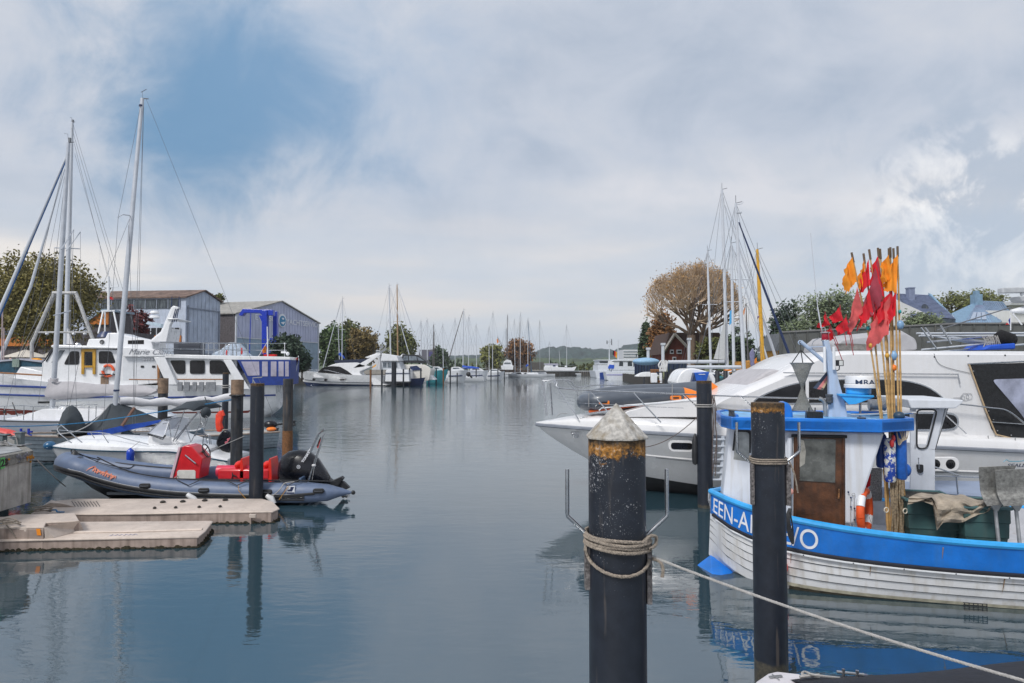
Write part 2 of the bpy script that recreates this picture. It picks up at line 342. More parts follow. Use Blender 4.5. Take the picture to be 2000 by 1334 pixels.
# ------------------------------------------------------------------ water
def water_mat():
    m=bpy.data.materials.new('harbour water'); m.use_nodes=True; t=m.node_tree; b=t.nodes['Principled BSDF']
    tc=N('ShaderNodeTexCoord',t)
    b.inputs['Base Color'].default_value=(.022,.05,.066,1); b.inputs['Roughness'].default_value=.02; b.inputs['IOR'].default_value=2.9
    def nz(sx,sy,sc_,det,rot=0,dist=0):
        mp=N('ShaderNodeMapping',t); L(tc.outputs['Object'],mp.inputs[0],t); mp.inputs['Scale'].default_value=(sx,sy,1); mp.inputs['Rotation'].default_value=(0,0,R(rot))
        n=N('ShaderNodeTexNoise',t); L(mp.outputs[0],n.inputs[0],t); n.inputs['Scale'].default_value=sc_; n.inputs['Detail'].default_value=det; n.inputs['Distortion'].default_value=dist; return n.outputs[0]
    big=nz(1,.6,.11,3,8)
    calm=ramp(big,[(.38,.18),(.62,1.)],t)
    a=nz(1,2.2,2.6,4,6,.4); c=nz(1,1.5,9,3,-12); d=nz(1,2,.6,2,15)
    h=math_('ADD',math_('ADD',math_('MULTIPLY',a,.55,tree=t),math_('MULTIPLY',math_('MULTIPLY',c,.10,tree=t),calm,tree=t),tree=t),math_('MULTIPLY',d,.9,tree=t),tree=t)
    sp=N('ShaderNodeSeparateXYZ',t); L(tc.outputs['Object'],sp.inputs[0],t); mr=N('ShaderNodeMapRange',t); L(math_('ADD',sp.outputs[1],math_('MULTIPLY',big,30,tree=t),tree=t),mr.inputs[0],t); mr.inputs[1].default_value=32; mr.inputs[2].default_value=58; mr.inputs[3].default_value=1; mr.inputs[4].default_value=5
    h=math_('MULTIPLY',h,mr.outputs[0],tree=t)
    bp=N('ShaderNodeBump',t); bp.inputs['Strength'].default_value=.095; bp.inputs['Distance'].default_value=.06; L(h,bp.inputs['Height'],t); L(bp.outputs[0],b.inputs['Normal'],t)
    return m
mb=MB(); mb.quad((-3000,-40,0),(3000,-40,0),(3000,4500,0),(-3000,4500,0))
single('water',mb,water_mat(),None,None,kind='structure',smooth=False)
# ------------------------------------------------------------------ land
def slab(name,pts,z,mat,zb=-.5):
    mb=MB(); n=len(pts); mb.add([(x,y,zb) for x,y in pts]+[(x,y,z) for x,y in pts],[tuple(range(n,2*n))]+[(i,(i+1)%n,(i+1)%n+n,i+n) for i in range(n)])
    return single(name,mb,mat,None,None,kind='structure',smooth=False)
grass=M('rough grass',(.13,.14,.05),.95,var=.45,scale=.25)
soil=M('quay ground',(.19,.17,.14),.95,var=.35,scale=.4)
slab('ground',[(-1500,62),(-52,62),(-40,70),(-46,100),(-54,106),(-52,124),(-30,138),(-14,178),(-2,225),(2,262),(22,270),(33,285),(36,420),(60,900),(120,1500),(-1500,1500)],1.5,soil)
slab('ground',[(31,215),(26,150),(20,95),(19,72),(31,58),(60,46),(1500,46),(1500,1500),(170,1500),(110,700),(48,300)],1.5,grass)
# far wooded hills
def hill(pts,D,dd,mat,seed):
    mb=MB(); rows=[]
    xs=[i*4 for i in range(601)]
    for k in range(7):
        row=[]
        for x in xs:
            px=x-200
            for (a,ya),(b,yb) in zip(pts,pts[1:]):
                if a<=px<=b: top=ya+(yb-ya)*(px-a)/(b-a); break
            p=P(px,top,D); hgt=max(0,p.z)
            w=(k/6); zz=hgt*sin(w*pi/2)**.8+noise.noise(V((x*.05,k*1.3,seed)))*hgt*.10*(k>0)+noise.noise(V((x*.31,k*2.3,seed)))*hgt*.07*(k>1)+abs(noise.noise(V((x*.13,k*3.1,seed))))*hgt*.14*(k>1)
            row.append((p.x,D-dd+dd*w+noise.noise(V((x*.1,k,9)))*dd*.1,zz))
        rows.append(row)
    mb.grid(rows); return single('hills',mb,mat,None,None,kind='structure')
farw=M('distant woodland',(.030,.055,.050),.95,var=.8,scale=.07,bump=0)
farw2=M('nearer woodland',(.07,.10,.05),.9,var=.5,scale=.08)
hill([(-200,712),(700,705),(820,702),(905,696),(960,694),(1040,690),(1060,683),(1090,680),(1160,685),(1200,688),(1215,678),(1240,676),(1262,683),(1300,690),(2200,705)],1500,500,farw,1)
hill([(-200,712),(880,706),(900,700),(1000,702),(1045,700),(1110,702),(1180,700),(1300,705),(2200,712)],620,120,farw2,5)
# rows of bushes on the far shore, past counting
def bank(x0,x1,top,bot,D,mat,n,seed,size=.5,dd=4,name='undergrowth'):
    rr=random.Random(seed); mb=MB()
    a=P(x0,bot,D); b=P(x1,bot,D); hh=P(x0,top,D).z-1.2
    m=int((x1-x0)/7)
    for i in range(m):
        x=a.x+(b.x-a.x)*(i+.5)/m; h=hh*(.72+.45*noise.noise(V((i*.45,seed,0))))
        leaves((x,D+rr.uniform(-dd,dd)/2,1.2+h*.5),((b.x-a.x)/m*1.0,dd*.4,h*.5),n//m,size,seed*31+i,mb=mb)
    return single(name,mb,mat,None,None,kind='stuff',smooth=False)
bank(820,905,693,728,225,dkgr,1800,3,.6); bank(905,1045,706,728,262,oliv,1600,4,.6)
bank(1065,1122,702,722,285,dkgr,1500,5,.55); bank(1118,1170,700,724,290,oliv,900,6,.6)
bank(1395,1560,672,712,110,dkgr,2600,8,.35)
bank(150,330,640,690,100,dkgr,1800,9,.35)
# far quay with timber piling
D=258; a=P(1040,724,D); mb=MB(); 
q=[(P(1000,733,232).x,232),(P(1064,733,250).x,250),(P(1130,733,262).x,262),(P(1172,733,262).x,262)]
rr=random.Random(3)
t=T('quay_wall','low timber piled quay wall across the far end of the harbour','quay wall',(q[0][0],q[0][1],0))
for (x0,y0),(x1,y1) in zip(q,q[1:]):
    n=int(math.hypot(x1-x0,y1-y0)/.7)
    for i in range(n):
        x=x0+(x1-x0)*i/n; y=y0+(y1-y0)*i/n; mb.box((x,y,.9),(.42,.3,2.0+rr.uniform(-.15,.1)))
t.part('piling',mb,M('dark timber',(.05,.045,.04),.9,var=.4),smooth=False)
mb=MB(); mb.loft([[V((x,y-.3,1.55)),V((x,y+4,1.55)),V((x,y+4,1.95)),V((x,y-.3,1.95))] for x,y in q]); t.part('coping',mb,concd,smooth=False)
mb=MB(); mb.box((P(1012,0,236).x-2,234,1.2),(14,4,2.2),R(50)); t.part('wharf',mb,wood,smooth=False)
# reed/plank fence on that quay
mb=MB(); x0=P(950,0,238).x; x1=P(1062,0,250).x
for i in range(70):
    x=x0+(x1-x0)*i/70; mb.box((x,240+i*.17,3.2+rr.uniform(-.1,.1)+ (0.5 if i>35 else 0)),( .28,.08,2.8))
single('fence',mb,M('grey palings',(.13,.12,.11),.9,var=.4),'grey paling fence on the far quay below the russet round tree','fence',smooth=False)
# ------------------------------------------------------------------ buildings
clad=M('pale blue cladding',(.46,.52,.63),.7,var=.14,scale=.7,streak=.5,sc2=(.16,.17,.20))
clad2=M('lavender cladding',(.46,.49,.64),.7,var=.1,scale=.4,streak=.3,sc2=(.27,.28,.36))
cladl=M('weathered blue cladding',(.24,.33,.42),.7,var=.2,scale=.6,streak=.6,sc2=(.42,.46,.50))
roofb=M('mossy brown roof',(.16,.11,.09),.95,var=.5,scale=1.2)
roofg=M('lichen grey roof',(.30,.29,.27),.95,var=.3,scale=1.5)
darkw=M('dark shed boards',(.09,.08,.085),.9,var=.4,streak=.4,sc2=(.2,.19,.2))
def shed(name,label,A,B,zl,zr,zp,side,depth,wm,rm,sm,base=1.5,ov=.35,cat='boathouse'):
    """gabled shed: A,B ground points of the gable, eaves zl/zr, ridge zp, side=unit vector of the length"""
    A=V((*A,0));B=V((*B,0)); s=V((*side,0)).normalized()*depth; m=(A+B)/2; g=(B-A).normalized()
    t=T(name,label,cat,((A.x+B.x)/2,(A.y+B.y)/2,base))
    mb=MB(); z=lambda p,h:V((p.x,p.y,h))
    mb.add([z(A,base-.5),z(B,base-.5),z(B,zr),z(m,zp),z(A,zl)],[(0,1,2,3,4)])
    # plank ribs on the gable
    nrm=V((g.y,-g.x,0)); 
    if nrm.dot(-m)<0: nrm=-nrm
    n=int((B-A).length/.9)
    for i in range(1,n):
        p=A.lerp(B,i/n); f=i/n; h=(zl+(zp-zl)*f*2) if f<.5 else (zr+(zp-zr)*(1-f)*2)
        mb.box((p.x+nrm.x*.03,p.y+nrm.y*.03,(base+h)/2-.1),(.07,.05,h-base-.2),math.atan2(g.y,g.x))
    t.part('gable_wall',mb,wm,smooth=False)
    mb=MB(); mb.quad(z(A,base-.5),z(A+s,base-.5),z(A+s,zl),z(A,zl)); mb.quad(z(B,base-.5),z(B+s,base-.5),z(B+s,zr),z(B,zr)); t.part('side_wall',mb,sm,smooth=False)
    mb=MB(); th=.18
    for e,h in ((A,zl),(B,zr)):
        d=(e-m).normalized(); sl=(h-zp)/((e-m).length); e2=e+d*ov; h2=zp+sl*((e2-m).length); f0=-s.normalized()*ov
        pts=[z(m+f0,zp+.05),z(e2+f0,h2+.05),z(e2+s,h2+.05),z(m+s,zp+.05)]
        mb.add(pts+[q+V((0,0,th)) for q in pts],[(0,1,2,3),(4,5,6,7),(0,1,5,4),(1,2,6,5),(2,3,7,6),(3,0,4,7)])
    t.part('roof',mb,rm,smooth=False)
    return t,A,B,nrm,g,s
fb1=((P(363,600,100).x,100),(P(430,600,108).x,108))
z_=lambda py,D:P(1000,py,D).z
t,A,B,nrm,g,s=shed('boathouse','narrow pale blue gabled boathouse with mossy brown roof beside the lavender shed','',0,0,0,0,(1,0),1,clad,roofb,clad) if 0 else shed('boathouse','narrow pale blue gabled boathouse with a mossy brown roof','',0,0,0,0,(1,0),1,clad,roofb,clad) if 0 else shed('boathouse','narrow pale blue gabled boathouse with long mossy brown roof',fb1[0],fb1[1],z_(581,100),z_(590,108),z_(569,104),(-1,.12),26,clad,roofb,clad)
gf=Fr((A.x,A.y),math.degrees(math.atan2(g.y,g.x))); gw=(B-A).length
if gf.v.dot(nrm)<0: pass
mb=MB(); gz=lambda f:1.5+(z_(590,108)-1.5)*f
for (a,b,c,d) in ((.04,.06,.04,.9),(.95,.98,.04,.88)): mb.fbox(gf,gw*a,gw*b,.08,.16,gz(c),gz(d))
mb.fbox(gf,gw*.04,gw*.98,.08,.15,gz(.86),gz(.875)); mb.fbox(gf,gw*.04,gw*.98,.08,.13,gz(.30),gz(.312)); t.part('door_track',mb,M('shed trim',(.22,.25,.31),.7,var=.2),smooth=False)
mb=MB(); mb.fbox(gf,gw*.36,gw*.97,.07,.12,gz(.02),gz(.25)); t.part('sliding_door',mb,M('blue door',(.38,.45,.53),.6,var=.1,streak=.3),smooth=False)
# long side of the boathouse: window strip, wall, orange band
lf=Fr((A.x-26,A.y+26*.12),math.degrees(math.atan2(-.12,1)))
mb=MB(); mb.fbox(lf,0,25.2,.02,.1,z_(602,100),z_(584,100)); sw=t.part('window_strip',mb,M('grimy glazing',(.035,.045,.055),.35,var=.5,scale=.5,streak=.5,sc2=(.35,.4,.42)),smooth=False)
for i in range(15): mb=MB(); mb.fbox(lf,i*1.8,i*1.8+.12,.1,.16,z_(602,100),z_(584,100)); t.part('mullion',mb,M('shed trim'),parent=sw,smooth=False)
mb=MB(); mb.fbox(lf,18,25.6,.03,.16,z_(668,100),z_(655,100)); t.part('orange_band',mb,orangew,smooth=False)
mb=MB(); mb.fbox(lf,18,25.4,.02,.09,z_(655,100),z_(640,100)); wb=t.part('window',mb,glass,smooth=False)
for i in range(9): mb=MB(); mb.fbox(lf,18+i*.92,18.12+i*.92,.1,.18,z_(655,100),z_(640,100)); t.part('frame',mb,whitem,parent=wb,smooth=False)
# lavender shed
A2=(P(460,600,115).x,115);B2=(P(622,600,140).x,140)
gd=V((B2[0]-A2[0],B2[1]-A2[1])).normalized(); sd_=(-gd.y,gd.x)
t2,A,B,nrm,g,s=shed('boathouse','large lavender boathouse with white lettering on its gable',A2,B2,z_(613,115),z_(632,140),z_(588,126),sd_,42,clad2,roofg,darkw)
gw=(B-A).length; gf=Fr((A.x,A.y),math.degrees(math.atan2(g.y,g.x))); zt=z_(613,115)
mb=MB(); mb.fbox(gf,0.02,gw,.06,.1,1.3,z_(660,115)); t2.part('lower_cladding',mb,cladl,smooth=False)
mb=MB(); mb.fbox(gf,0,gw,.1,.2,z_(660,115),z_(660,115)+.18); mb.fbox(gf,-.05,.25,.0,.2,1.3,zt); mb.fbox(gf,gw-.25,gw+.05,.0,.2,1.3,z_(632,140)); t2.part('trim',mb,M('pale trim',(.55,.58,.63),.6),smooth=False)
let=M('white lettering',(.75,.77,.82),.6)
for body,x,y,h in (('EVERSC',498,624,1.0),('FT',533,628,1.0),('YACHTSERVICE',559,633,1.05)):
    mb=text_mb(body,gf,x,y,.14,h,bold=.012,sx=1.3 if h<1.04 else 1.16); t2.part('lettering',mb,let,smooth=False)
u,z=gf.at(551,626,.14); mb=MB(); c=gf.w(u,.12,z); mb.lathe(c,[(0.01,0),(1.25,0),(1.25,.1),(.01,.1)],28,tuple(gf.v)); em=t2.part('round_emblem',mb,let)
mb=MB(); c=gf.w(u,.23,z-.1); mb.lathe(c,[(0.01,0),(.98,0),(.98,.05),(.01,.05)],28,tuple(gf.v)); t2.part('emblem_disc',mb,M('emblem blue',(.03,.22,.42),.5),parent=em)
mb=MB(); mb.prism(gf,[(u-.7,z-.45),(u+.2,z-.75),(u+.75,z-.2),(u+.1,z-.25)],.29,.33); mb.prism(gf,[(u-.35,z+.5),(u+.4,z+.5),(u+.3,z+.15),(u-.2,z+.2)],.29,.33); t2.part('emblem_wave',mb,let,parent=em,smooth=False)
# orange-boarded shed and low dark shed on the left
f=FD(74)
t=T('shed','orange boarded shed with dark lower wall behind the left tree','shed',P(60,700,74)*1)
mb=MB(); mb.prism(f,f.pl([(-60,712),(245,712),(245,648),(-60,648)],0),0,-6); t.part('wall',mb,darkw,smooth=False)
mb=MB(); mb.prism(f,f.pl([(-60,676),(112,676),(104,655),(-60,655)],0),.3,-.02); t.part('fascia',mb,orangew,smooth=False)
mb=MB(); mb.prism(f,f.pl([(-70,655),(108,655),(100,645),(-70,645)],0),.6,-6); t.part('roof',mb,M('slate blue roof',(.08,.10,.14),.8,var=.2),smooth=False)
f=FD(78); t=T('shed','orange gable end with sloping edge beside the dark red shrub','shed',P(200,700,78))
mb=MB(); mb.prism(f,f.pl([(170,690),(213,690),(213,610),(170,632)],0),0,-5); t.part('wall',mb,darkw,smooth=False)
mb=MB(); mb.prism(f,f.pl([(170,634),(213,634),(213,608),(203,608),(170,628)],0),.25,-.02); t.part('fascia',mb,orangew,smooth=False)
mb=MB(); mb.prism(f,f.pl([(168,634),(168,628),(201,604),(216,604),(216,608),(203,608)],0),.5,-5); t.part('verge_board',mb,cladl,smooth=False)
# ------------------------------------------------------------------ travel lift
f=FD(97); t=T('travel_lift','tall royal blue boat hoist standing before the lavender shed','boat hoist',P(500,715,97))
lb=M('hoist blue',(.006,.035,.42),.35,var=.15,coat=.2)
mb=MB(); mb.prism(f,f.pl([(467,613),(474,603),(533,605),(533,616),(512,616),(506,611),(477,611),(472,617),(467,616)],0),0,-1.0); t.part('top_beam',mb,lb,smooth=False,bevel=.04)
for x0,x1,b,v in ((512,522,700,.2),(525,533,700,-1.6)):
    mb=MB(); mb.prism(f,f.pl([(x0,b),(x1,b),(x1,606),(x0,606)],0),v,v-.8); t.part('column',mb,lb,smooth=False,bevel=.04)
for x0,x1,y in ((483,487,655),):
    mb=MB(); mb.prism(f,f.pl([(x0,706),(x1,706),(x1,y),(x0,y)],0),-9,-9.6); t.part('column',mb,lb,smooth=False)
mb=MB(); mb.tube([P(490,612,97),P(487,700,97)],.06,5); t.part('sling',mb,lb)
mb=MB(); mb.prism(f,f.pl([(505,616),(513,616),(513,632)],0),0,-.8); t.part('gusset',mb,lb,smooth=False)
for x in (515,529):
    mb=MB(); p=P(x,702,97); mb.lathe(p+V((0,-.4,0)),[(.1,0),(.75,0),(.75,.6),(.1,.6)],18,(0,1,0)); t.part('wheel',mb,black)
# ------------------------------------------------------------------ buildings on the right
brick=M('dark red brick',(.16,.045,.03),.9,var=.3,scale=2); 
f=FD(98); t=T('house','dark brown gabled house behind the big bare tree','house',P(1335,712,98))
mb=MB(); mb.prism(f,f.pl([(1300,712),(1360,712),(1360,650),(1318,652),(1298,690)],0),0,-9); t.part('wall',mb,brick,smooth=False)
mb=MB(); mb.prism(f,f.pl([(1292,692),(1306,650),(1402,650),(1412,668),(1408,700),(1366,700),(1348,676),(1318,650),(1300,690)],0),.6,-9.3); t.part('roof',mb,M('dark brown tiles',(.07,.042,.034),.9,var=.3,scale=3),smooth=False)
mb=MB(); mb.tube([P(1318,652,97.2),P(1366,702,97.2)],.2,4); mb.tube([P(1318,652,97.2),P(1294,690,97.2)],.2,4); t.part('bargeboard',mb,M('pale bargeboard',(.45,.42,.38),.7),smooth=False)
for x0,x1,y0,y1 in ((1308,1315,683,691),(1321,1331,683,691),(1313,1320,697,708)):
    mb=MB(); mb.prism(f,f.pl([(x0,y1),(x1,y1),(x1,y0),(x0,y0)],0),.25,.0); w=t.part('window',mb,whitem,smooth=False)
    mb=MB(); mb.prism(f,f.pl([(x0+1.3,y1-2),(x1-1.3,y1-2),(x1-1.3,y0+2),(x0+1.3,y0+2)],0),.30,.22); t.part('pane',mb,glass,parent=w,smooth=False)
f=FD(62); t=T('kiosk','small yellow timber kiosk with hipped grey roof','kiosk',P(1540,712,62))
mb=MB(); mb.prism(f,f.pl([(1518,715),(1546,715),(1546,684),(1518,684)],0),0,-4); t.part('wall',mb,M('yellow boards',(.55,.27,.03),.6,var=.2,streak=.2),smooth=False)
mb=MB(); mb.prism(f,f.pl([(1521,706),(1535,706),(1535,689),(1521,689)],0),.1,-.02); t.part('window',mb,glass,smooth=False)
mb=MB(); a=f.pl([(1508,685),(1640,684),(1640,650),(1530,650)],0); mb.prism(f,a,.4,-4.2); t.part('roof',mb,M('grey felt roof',(.10,.11,.12),.85,var=.2),smooth=False)
mb=MB(); mb.tube([P(1531,650,61.4),P(1544,684,61.4)],.1,4); t.part('verge_board',mb,whitem,smooth=False)
rt=M('blue grey roof tiles',(.19,.225,.33),.55,var=.2,scale=3)
rt2=M('slate blue metal roof',(.18,.29,.41),.5,var=.15,scale=3)
rend=M('white render',(.62,.63,.64),.8,var=.06,scale=1,streak=.15)
# house one: steep roof with batten rows
f=FD(72); t=T('house','white rendered house under a steep blue grey tiled roof with chimney','house',P(1790,700,72))
mb=MB(); mb.prism(f,f.pl([(1740,720),(1880,720),(1875,634),(1826,620),(1752,586),(1740,600)],0),0,-8); t.part('wall',mb,rend,smooth=False)
mb=MB(); ro=[(1751,573),(1816,576),(1866,623),(1782,618)]; a=f.pl(ro,0)
v=[f.w(a[0][0],-4.5,a[0][1]),f.w(a[1][0],-4.5,a[1][1]),f.w(a[2][0],.5,a[2][1]),f.w(a[3][0],.5,a[3][1])]
v=[P(1751,573,76.5),P(1816,576,76.5),P(1867,624,71.4),P(1782,619,71.4)]
n=18
rows=[]
for i in range(n):
    k0=i/n;k1=(i+1)/n; lift=V((0,-.05,.09))
    rows+= [[v[0].lerp(v[3],k0),v[1].lerp(v[2],k0)],[v[0].lerp(v[3],k1)+lift,v[1].lerp(v[2],k1)+lift]]
mb.grid(rows); mb.add(v+[q+V((0,.3,-.4)) for q in v],[(0,1,5,4),(1,2,6,5),(2,3,7,6),(3,0,4,7),(7,6,5,4)]); rf=t.part('roof',mb,rt,smooth=False)
mb=MB(); vb=[P(1813,572,76.3),P(1819,574,76),P(1880,636,70.8),P(1874,636,70.8)]; mb.loft([[vb[0],vb[1],vb[1]-V((0,0,.3)),vb[0]-V((0,0,.3))],[vb[3],vb[2],vb[2]-V((0,0,.3)),vb[3]-V((0,0,.3))]]); t.part('verge_board',mb,rt2,parent=rf,smooth=False)
p=P(1778,576,75.2); mb=MB(); mb.box((p.x,p.y,p.z-.1),(.65,.65,1.6)); mb.box((p.x,p.y,p.z+.75),(.75,.75,.12)); ch=t.part('chimney',mb,rt,parent=rf,smooth=False)
p=P(1806,601,73.3); mb=MB(); mb.lathe(p,[(.02,0),(.36,.03),(.38,.08),(.02,.02)],20,(0,-1,.3)); t.part('satellite_dish',mb,M('grey dish',(.04,.05,.07),.5),parent=rf)
mb=MB(); mb.prism(f,f.pl([(1839,636),(1852,636),(1852,627),(1839,627)],0),.1,-.02); t.part('window',mb,glass,smooth=False)
# house two: pyramid roof with skylights
f=FD(80); t=T('house','house with slate blue pyramid roof and three skylights','house',P(1910,700,80))
mb=MB(); mb.prism(f,f.pl([(1862,720),(1985,720),(1985,606),(1930,606),(1912,634),(1862,634)],0),-.3,-7); t.part('wall',mb,rend,smooth=False)
ap=P(1912,587,82.5); c=[P(1858,612,79),P(1878,637,77.5),P(1946,637,77.5),P(1974,610,85)]
mb=MB(); mb.add([ap,*c,P(1958,589,85),P(1905,612,88)],[(0,1,2),(0,2,3),(0,3,4,5),(0,5,6),(0,6,1)]); rf=t.part('roof',mb,rt2,smooth=False)
mb=MB()
for i in range(12):
    q=c[1].lerp(c[2],(i+.5)/12); mb.tube([ap.lerp(q,.12+.03*(i%2)),q],.035,4)
for i in range(13):
    q0=P(1913+45*i/12,587+2*i/12,82.5+2.5*i/12); q1=P(1947+27*i/12,637-27*i/12,77.5+7.5*i/12); q1=q0.lerp(q1,.62 if i<3 else 1); mb.tube([q0,q1],.04,4)
t.part('seam',mb,rt,parent=rf)
nn=(c[2]-ap).cross(c[1]-ap).normalized(); nn=nn if nn.y<0 else -nn
for i in range(3):
    a0=.15+.245*i; mb=MB(); q=[]
    for ff,kk in ((a0,.50),(a0+.2,.50),(a0+.2,.78),(a0,.78)):
        q.append(ap.lerp(c[1].lerp(c[2],ff if kk<.7 else ff*.9+.02),kk))
    mb.add([x+nn*.02 for x in q]+[x+nn*.12 for x in q],[(4,5,6,7),(0,1,5,4),(1,2,6,5),(2,3,7,6),(3,0,4,7)]); t.part('skylight',mb,M('skylight glass',(.30,.36,.46),.12,var=.1,coat=.5),parent=rf,smooth=False)
p=P(1907,584,82); mb=MB(); mb.box((p.x,p.y,p.z-.2),(.9,.9,1.5)); mb.box((p.x,p.y,p.z+.75),(.5,.5,.5)); t.part('chimney',mb,rt2,smooth=False)
# third house at the frame edge
f=FD(88); t=T('house','white house corner with flat grey roofline at the edge','house',P(1995,700,88))
mb=MB(); mb.prism(f,f.pl([(1964,720),(2080,720),(2080,592),(1990,592),(1964,606)],0),-1,-8); t.part('wall',mb,rend,smooth=False)
mb=MB(); mb.prism(f,f.pl([(1972,596),(2090,596),(2090,588),(1980,588)],0),0,-8.2); t.part('eaves',mb,M('grey eaves',(.35,.37,.38),.7),smooth=False)
# grey boundary wall
f=FD(52); t=T('boundary_wall','long dark grey boundary wall in front of the houses','wall',P(1750,712,52))
mb=MB(); mb.prism(f,f.pl([(1525,715),(2150,715),(2150,633),(1870,633),(1525,650)],0),0,-.35); t.part('wall',mb,M('dark grey wall',(.10,.105,.10),.85,var=.2,scale=1,streak=.3,sc2=(.05,.05,.05)),smooth=False)
mb=MB(); mb.prism(f,f.pl([(1525,650),(1870,633),(2150,633),(2150,630),(1870,630),(1525,647)],0),.1,-.45); t.part('coping',mb,M('wall coping',(.17,.17,.17),.8),smooth=False)
for i in range(26): mb=MB(); x=1525+i*25; yt=650-17*min(1,(x-1525)/345); mb.prism(f,f.pl([(x,715),(x+3,715),(x+3,yt),(x,yt)],0),.07,-.02); t.part('pier',mb,M('wall pier',(.075,.08,.078),.9,var=.3,streak=.3),smooth=False)
# dark piled edge of the right bank
t=T('quay_wall','dark piled edge of the right bank behind the boats','quay wall',(24,120,0)); mb=MB(); q=[(31.1,215),(26,150),(19.9,95),(18.9,72),(30.9,57.9),(60,45.9),(120,45.9)]
for (x0,y0),(x1,y1) in zip(q,q[1:]):
    n=int(math.hypot(x1-x0,y1-y0)/.8)
    for i in range(n): mb.box((x0+(x1-x0)*i/n-.15,y0+(y1-y0)*i/n-.1,.6),(.6,.5,2.1+.1*sin(i*7)))
t.part('piling',mb,M('dark timber'),smooth=False)
# distant grey blocks
for x0,x1,y0,y1,D,l,mm in ((818,848,683,722,235,'grey windowless warehouse behind the far masts',M('grey warehouse',(.13,.13,.16),.8)),(1217,1246,683,712,420,'pale multi storey block beyond the white ferries',M('pale block',(.55,.57,.60),.8)),(726,742,672,712,330,'pale block of flats between the green trees',M('pale block'))):
    f=FD(D); t=T('building',l,'building',P((x0+x1)/2,715,D)); mb=MB(); mb.prism(f,f.pl([(x0,722),(x1,722),(x1,y0),(x0,y0)],0),0,-18); t.part('wall',mb,mm,smooth=False)
    if D>300:
        for k in range(4):
            mb=MB(); yy=y0+3+k*5.2; mb.prism(f,f.pl([(x0+1,yy+2),(x1-1,yy+2),(x1-1,yy),(x0+1,yy)],0),.2,-.1); t.part('window_band',mb,gglass,smooth=False)
    else:
        mb=MB(); mb.prism(f,f.pl([(838,722),(845,722),(845,y0+4),(838,y0+4)],0),.3,0); t.part('purple_panel',mb,M('purple panel',(.07,.06,.20),.6),smooth=False)
# ------------------------------------------------------------------ trees
tree('oak_tree',72,66,502,668,205,leafm('oak foliage',(.17,.15,.045)),'big olive oak in autumn leaf standing left behind the crossed masts',26000,.135,seed=4,shell=.35)
tree('shrub',262,88,603,672,62,redf,'dark red leaved shrub behind the white trawler yacht',1800,.2,seed=6,cat='shrub',trunk=True)
tree('tree',422,128,572,600,26,oliv,'treetop just showing over the boathouse roof',700,.25,seed=8)
tree('pine_tree',562,86,655,728,70,pin,'dark low pine in front of the lavender boathouse',3600,.2,seed=9,cat='pine')
tree('shrub',590,88,690,728,36,pin,'small dark bush at the foot of the lavender boathouse corner',900,.18,seed=10,cat='shrub')
tree('tree',650,150,638,715,62,grn,'green tree touching the right corner of the lavender boathouse',3600,seed=11)
tree('tree',681,158,629,712,58,oliv,'tallest of the olive trees behind the flybridge yacht',3400,seed=12)
tree('tree',708,150,643,712,58,M('russet foliage'),'reddish tree between the boathouse and the two tall masts',3400,seed=13) if 0 else tree('tree',708,150,643,712,58,leafm('autumn foliage',(.15,.11,.035)),'reddish green tree right of the tallest olive tree',3400,seed=13)
tree('tree',783,165,642,714,62,oliv,'loose crowned tree behind the two tall masts',3000,seed=14)
tree('tree',858,205,680,722,34,dkgr,'low dark tree beside the grey warehouse',1500,seed=15)
tree('tree',962,225,672,718,42,leafm('yellow green foliage',(.16,.17,.045)),'round yellow green tree on the far quay',2400,seed=16)
tree('tree',1016,230,664,716,52,brn,'round russet tree on the far quay',3000,seed=17)
tree('conifer',1262,120,628,716,40,dkgr,'dark conifer left of the big bare tree',2600,seed=18,shape=1,cat='conifer')
tree('tree',1292,112,600,716,56,brn,'russet leaved tree leaning against the bare tree crown',2600,seed=19,shell=.2)
tree('shrub',1395,90,660,712,70,oliv,'olive bush below the big bare tree',1800,seed=20,cat='bush')
tree('tree',1440,84,650,712,54,dkgr,'dark green tree between the clustered masts',2400,seed=21)
tree('pine_tree',1536,76,592,700,62,pin,'ragged pine beside the grey roofed kiosk',2600,seed=22,cat='pine',shell=.4)
tree('tree',1630,70,571,670,128,sage,'broad sage green tree behind the small red flags',6500,.15,seed=23)
tree('tree',1556,66,622,680,60,sage,'smaller sage green tree left of the broad one',2200,.14,seed=24)
tree('shrub',1795,60,608,668,72,sage,'round sage bush in front of the steep roofed house',3200,.13,seed=25,cat='bush')
tree('tree',1858,100,570,640,90,oliv,'olive tree crown behind the gap between the two roofs',3200,.2,seed=26)
tree('tree',1915,108,567,620,90,oliv,'olive tree crown rising behind the pyramid roof',3000,.2,seed=27)
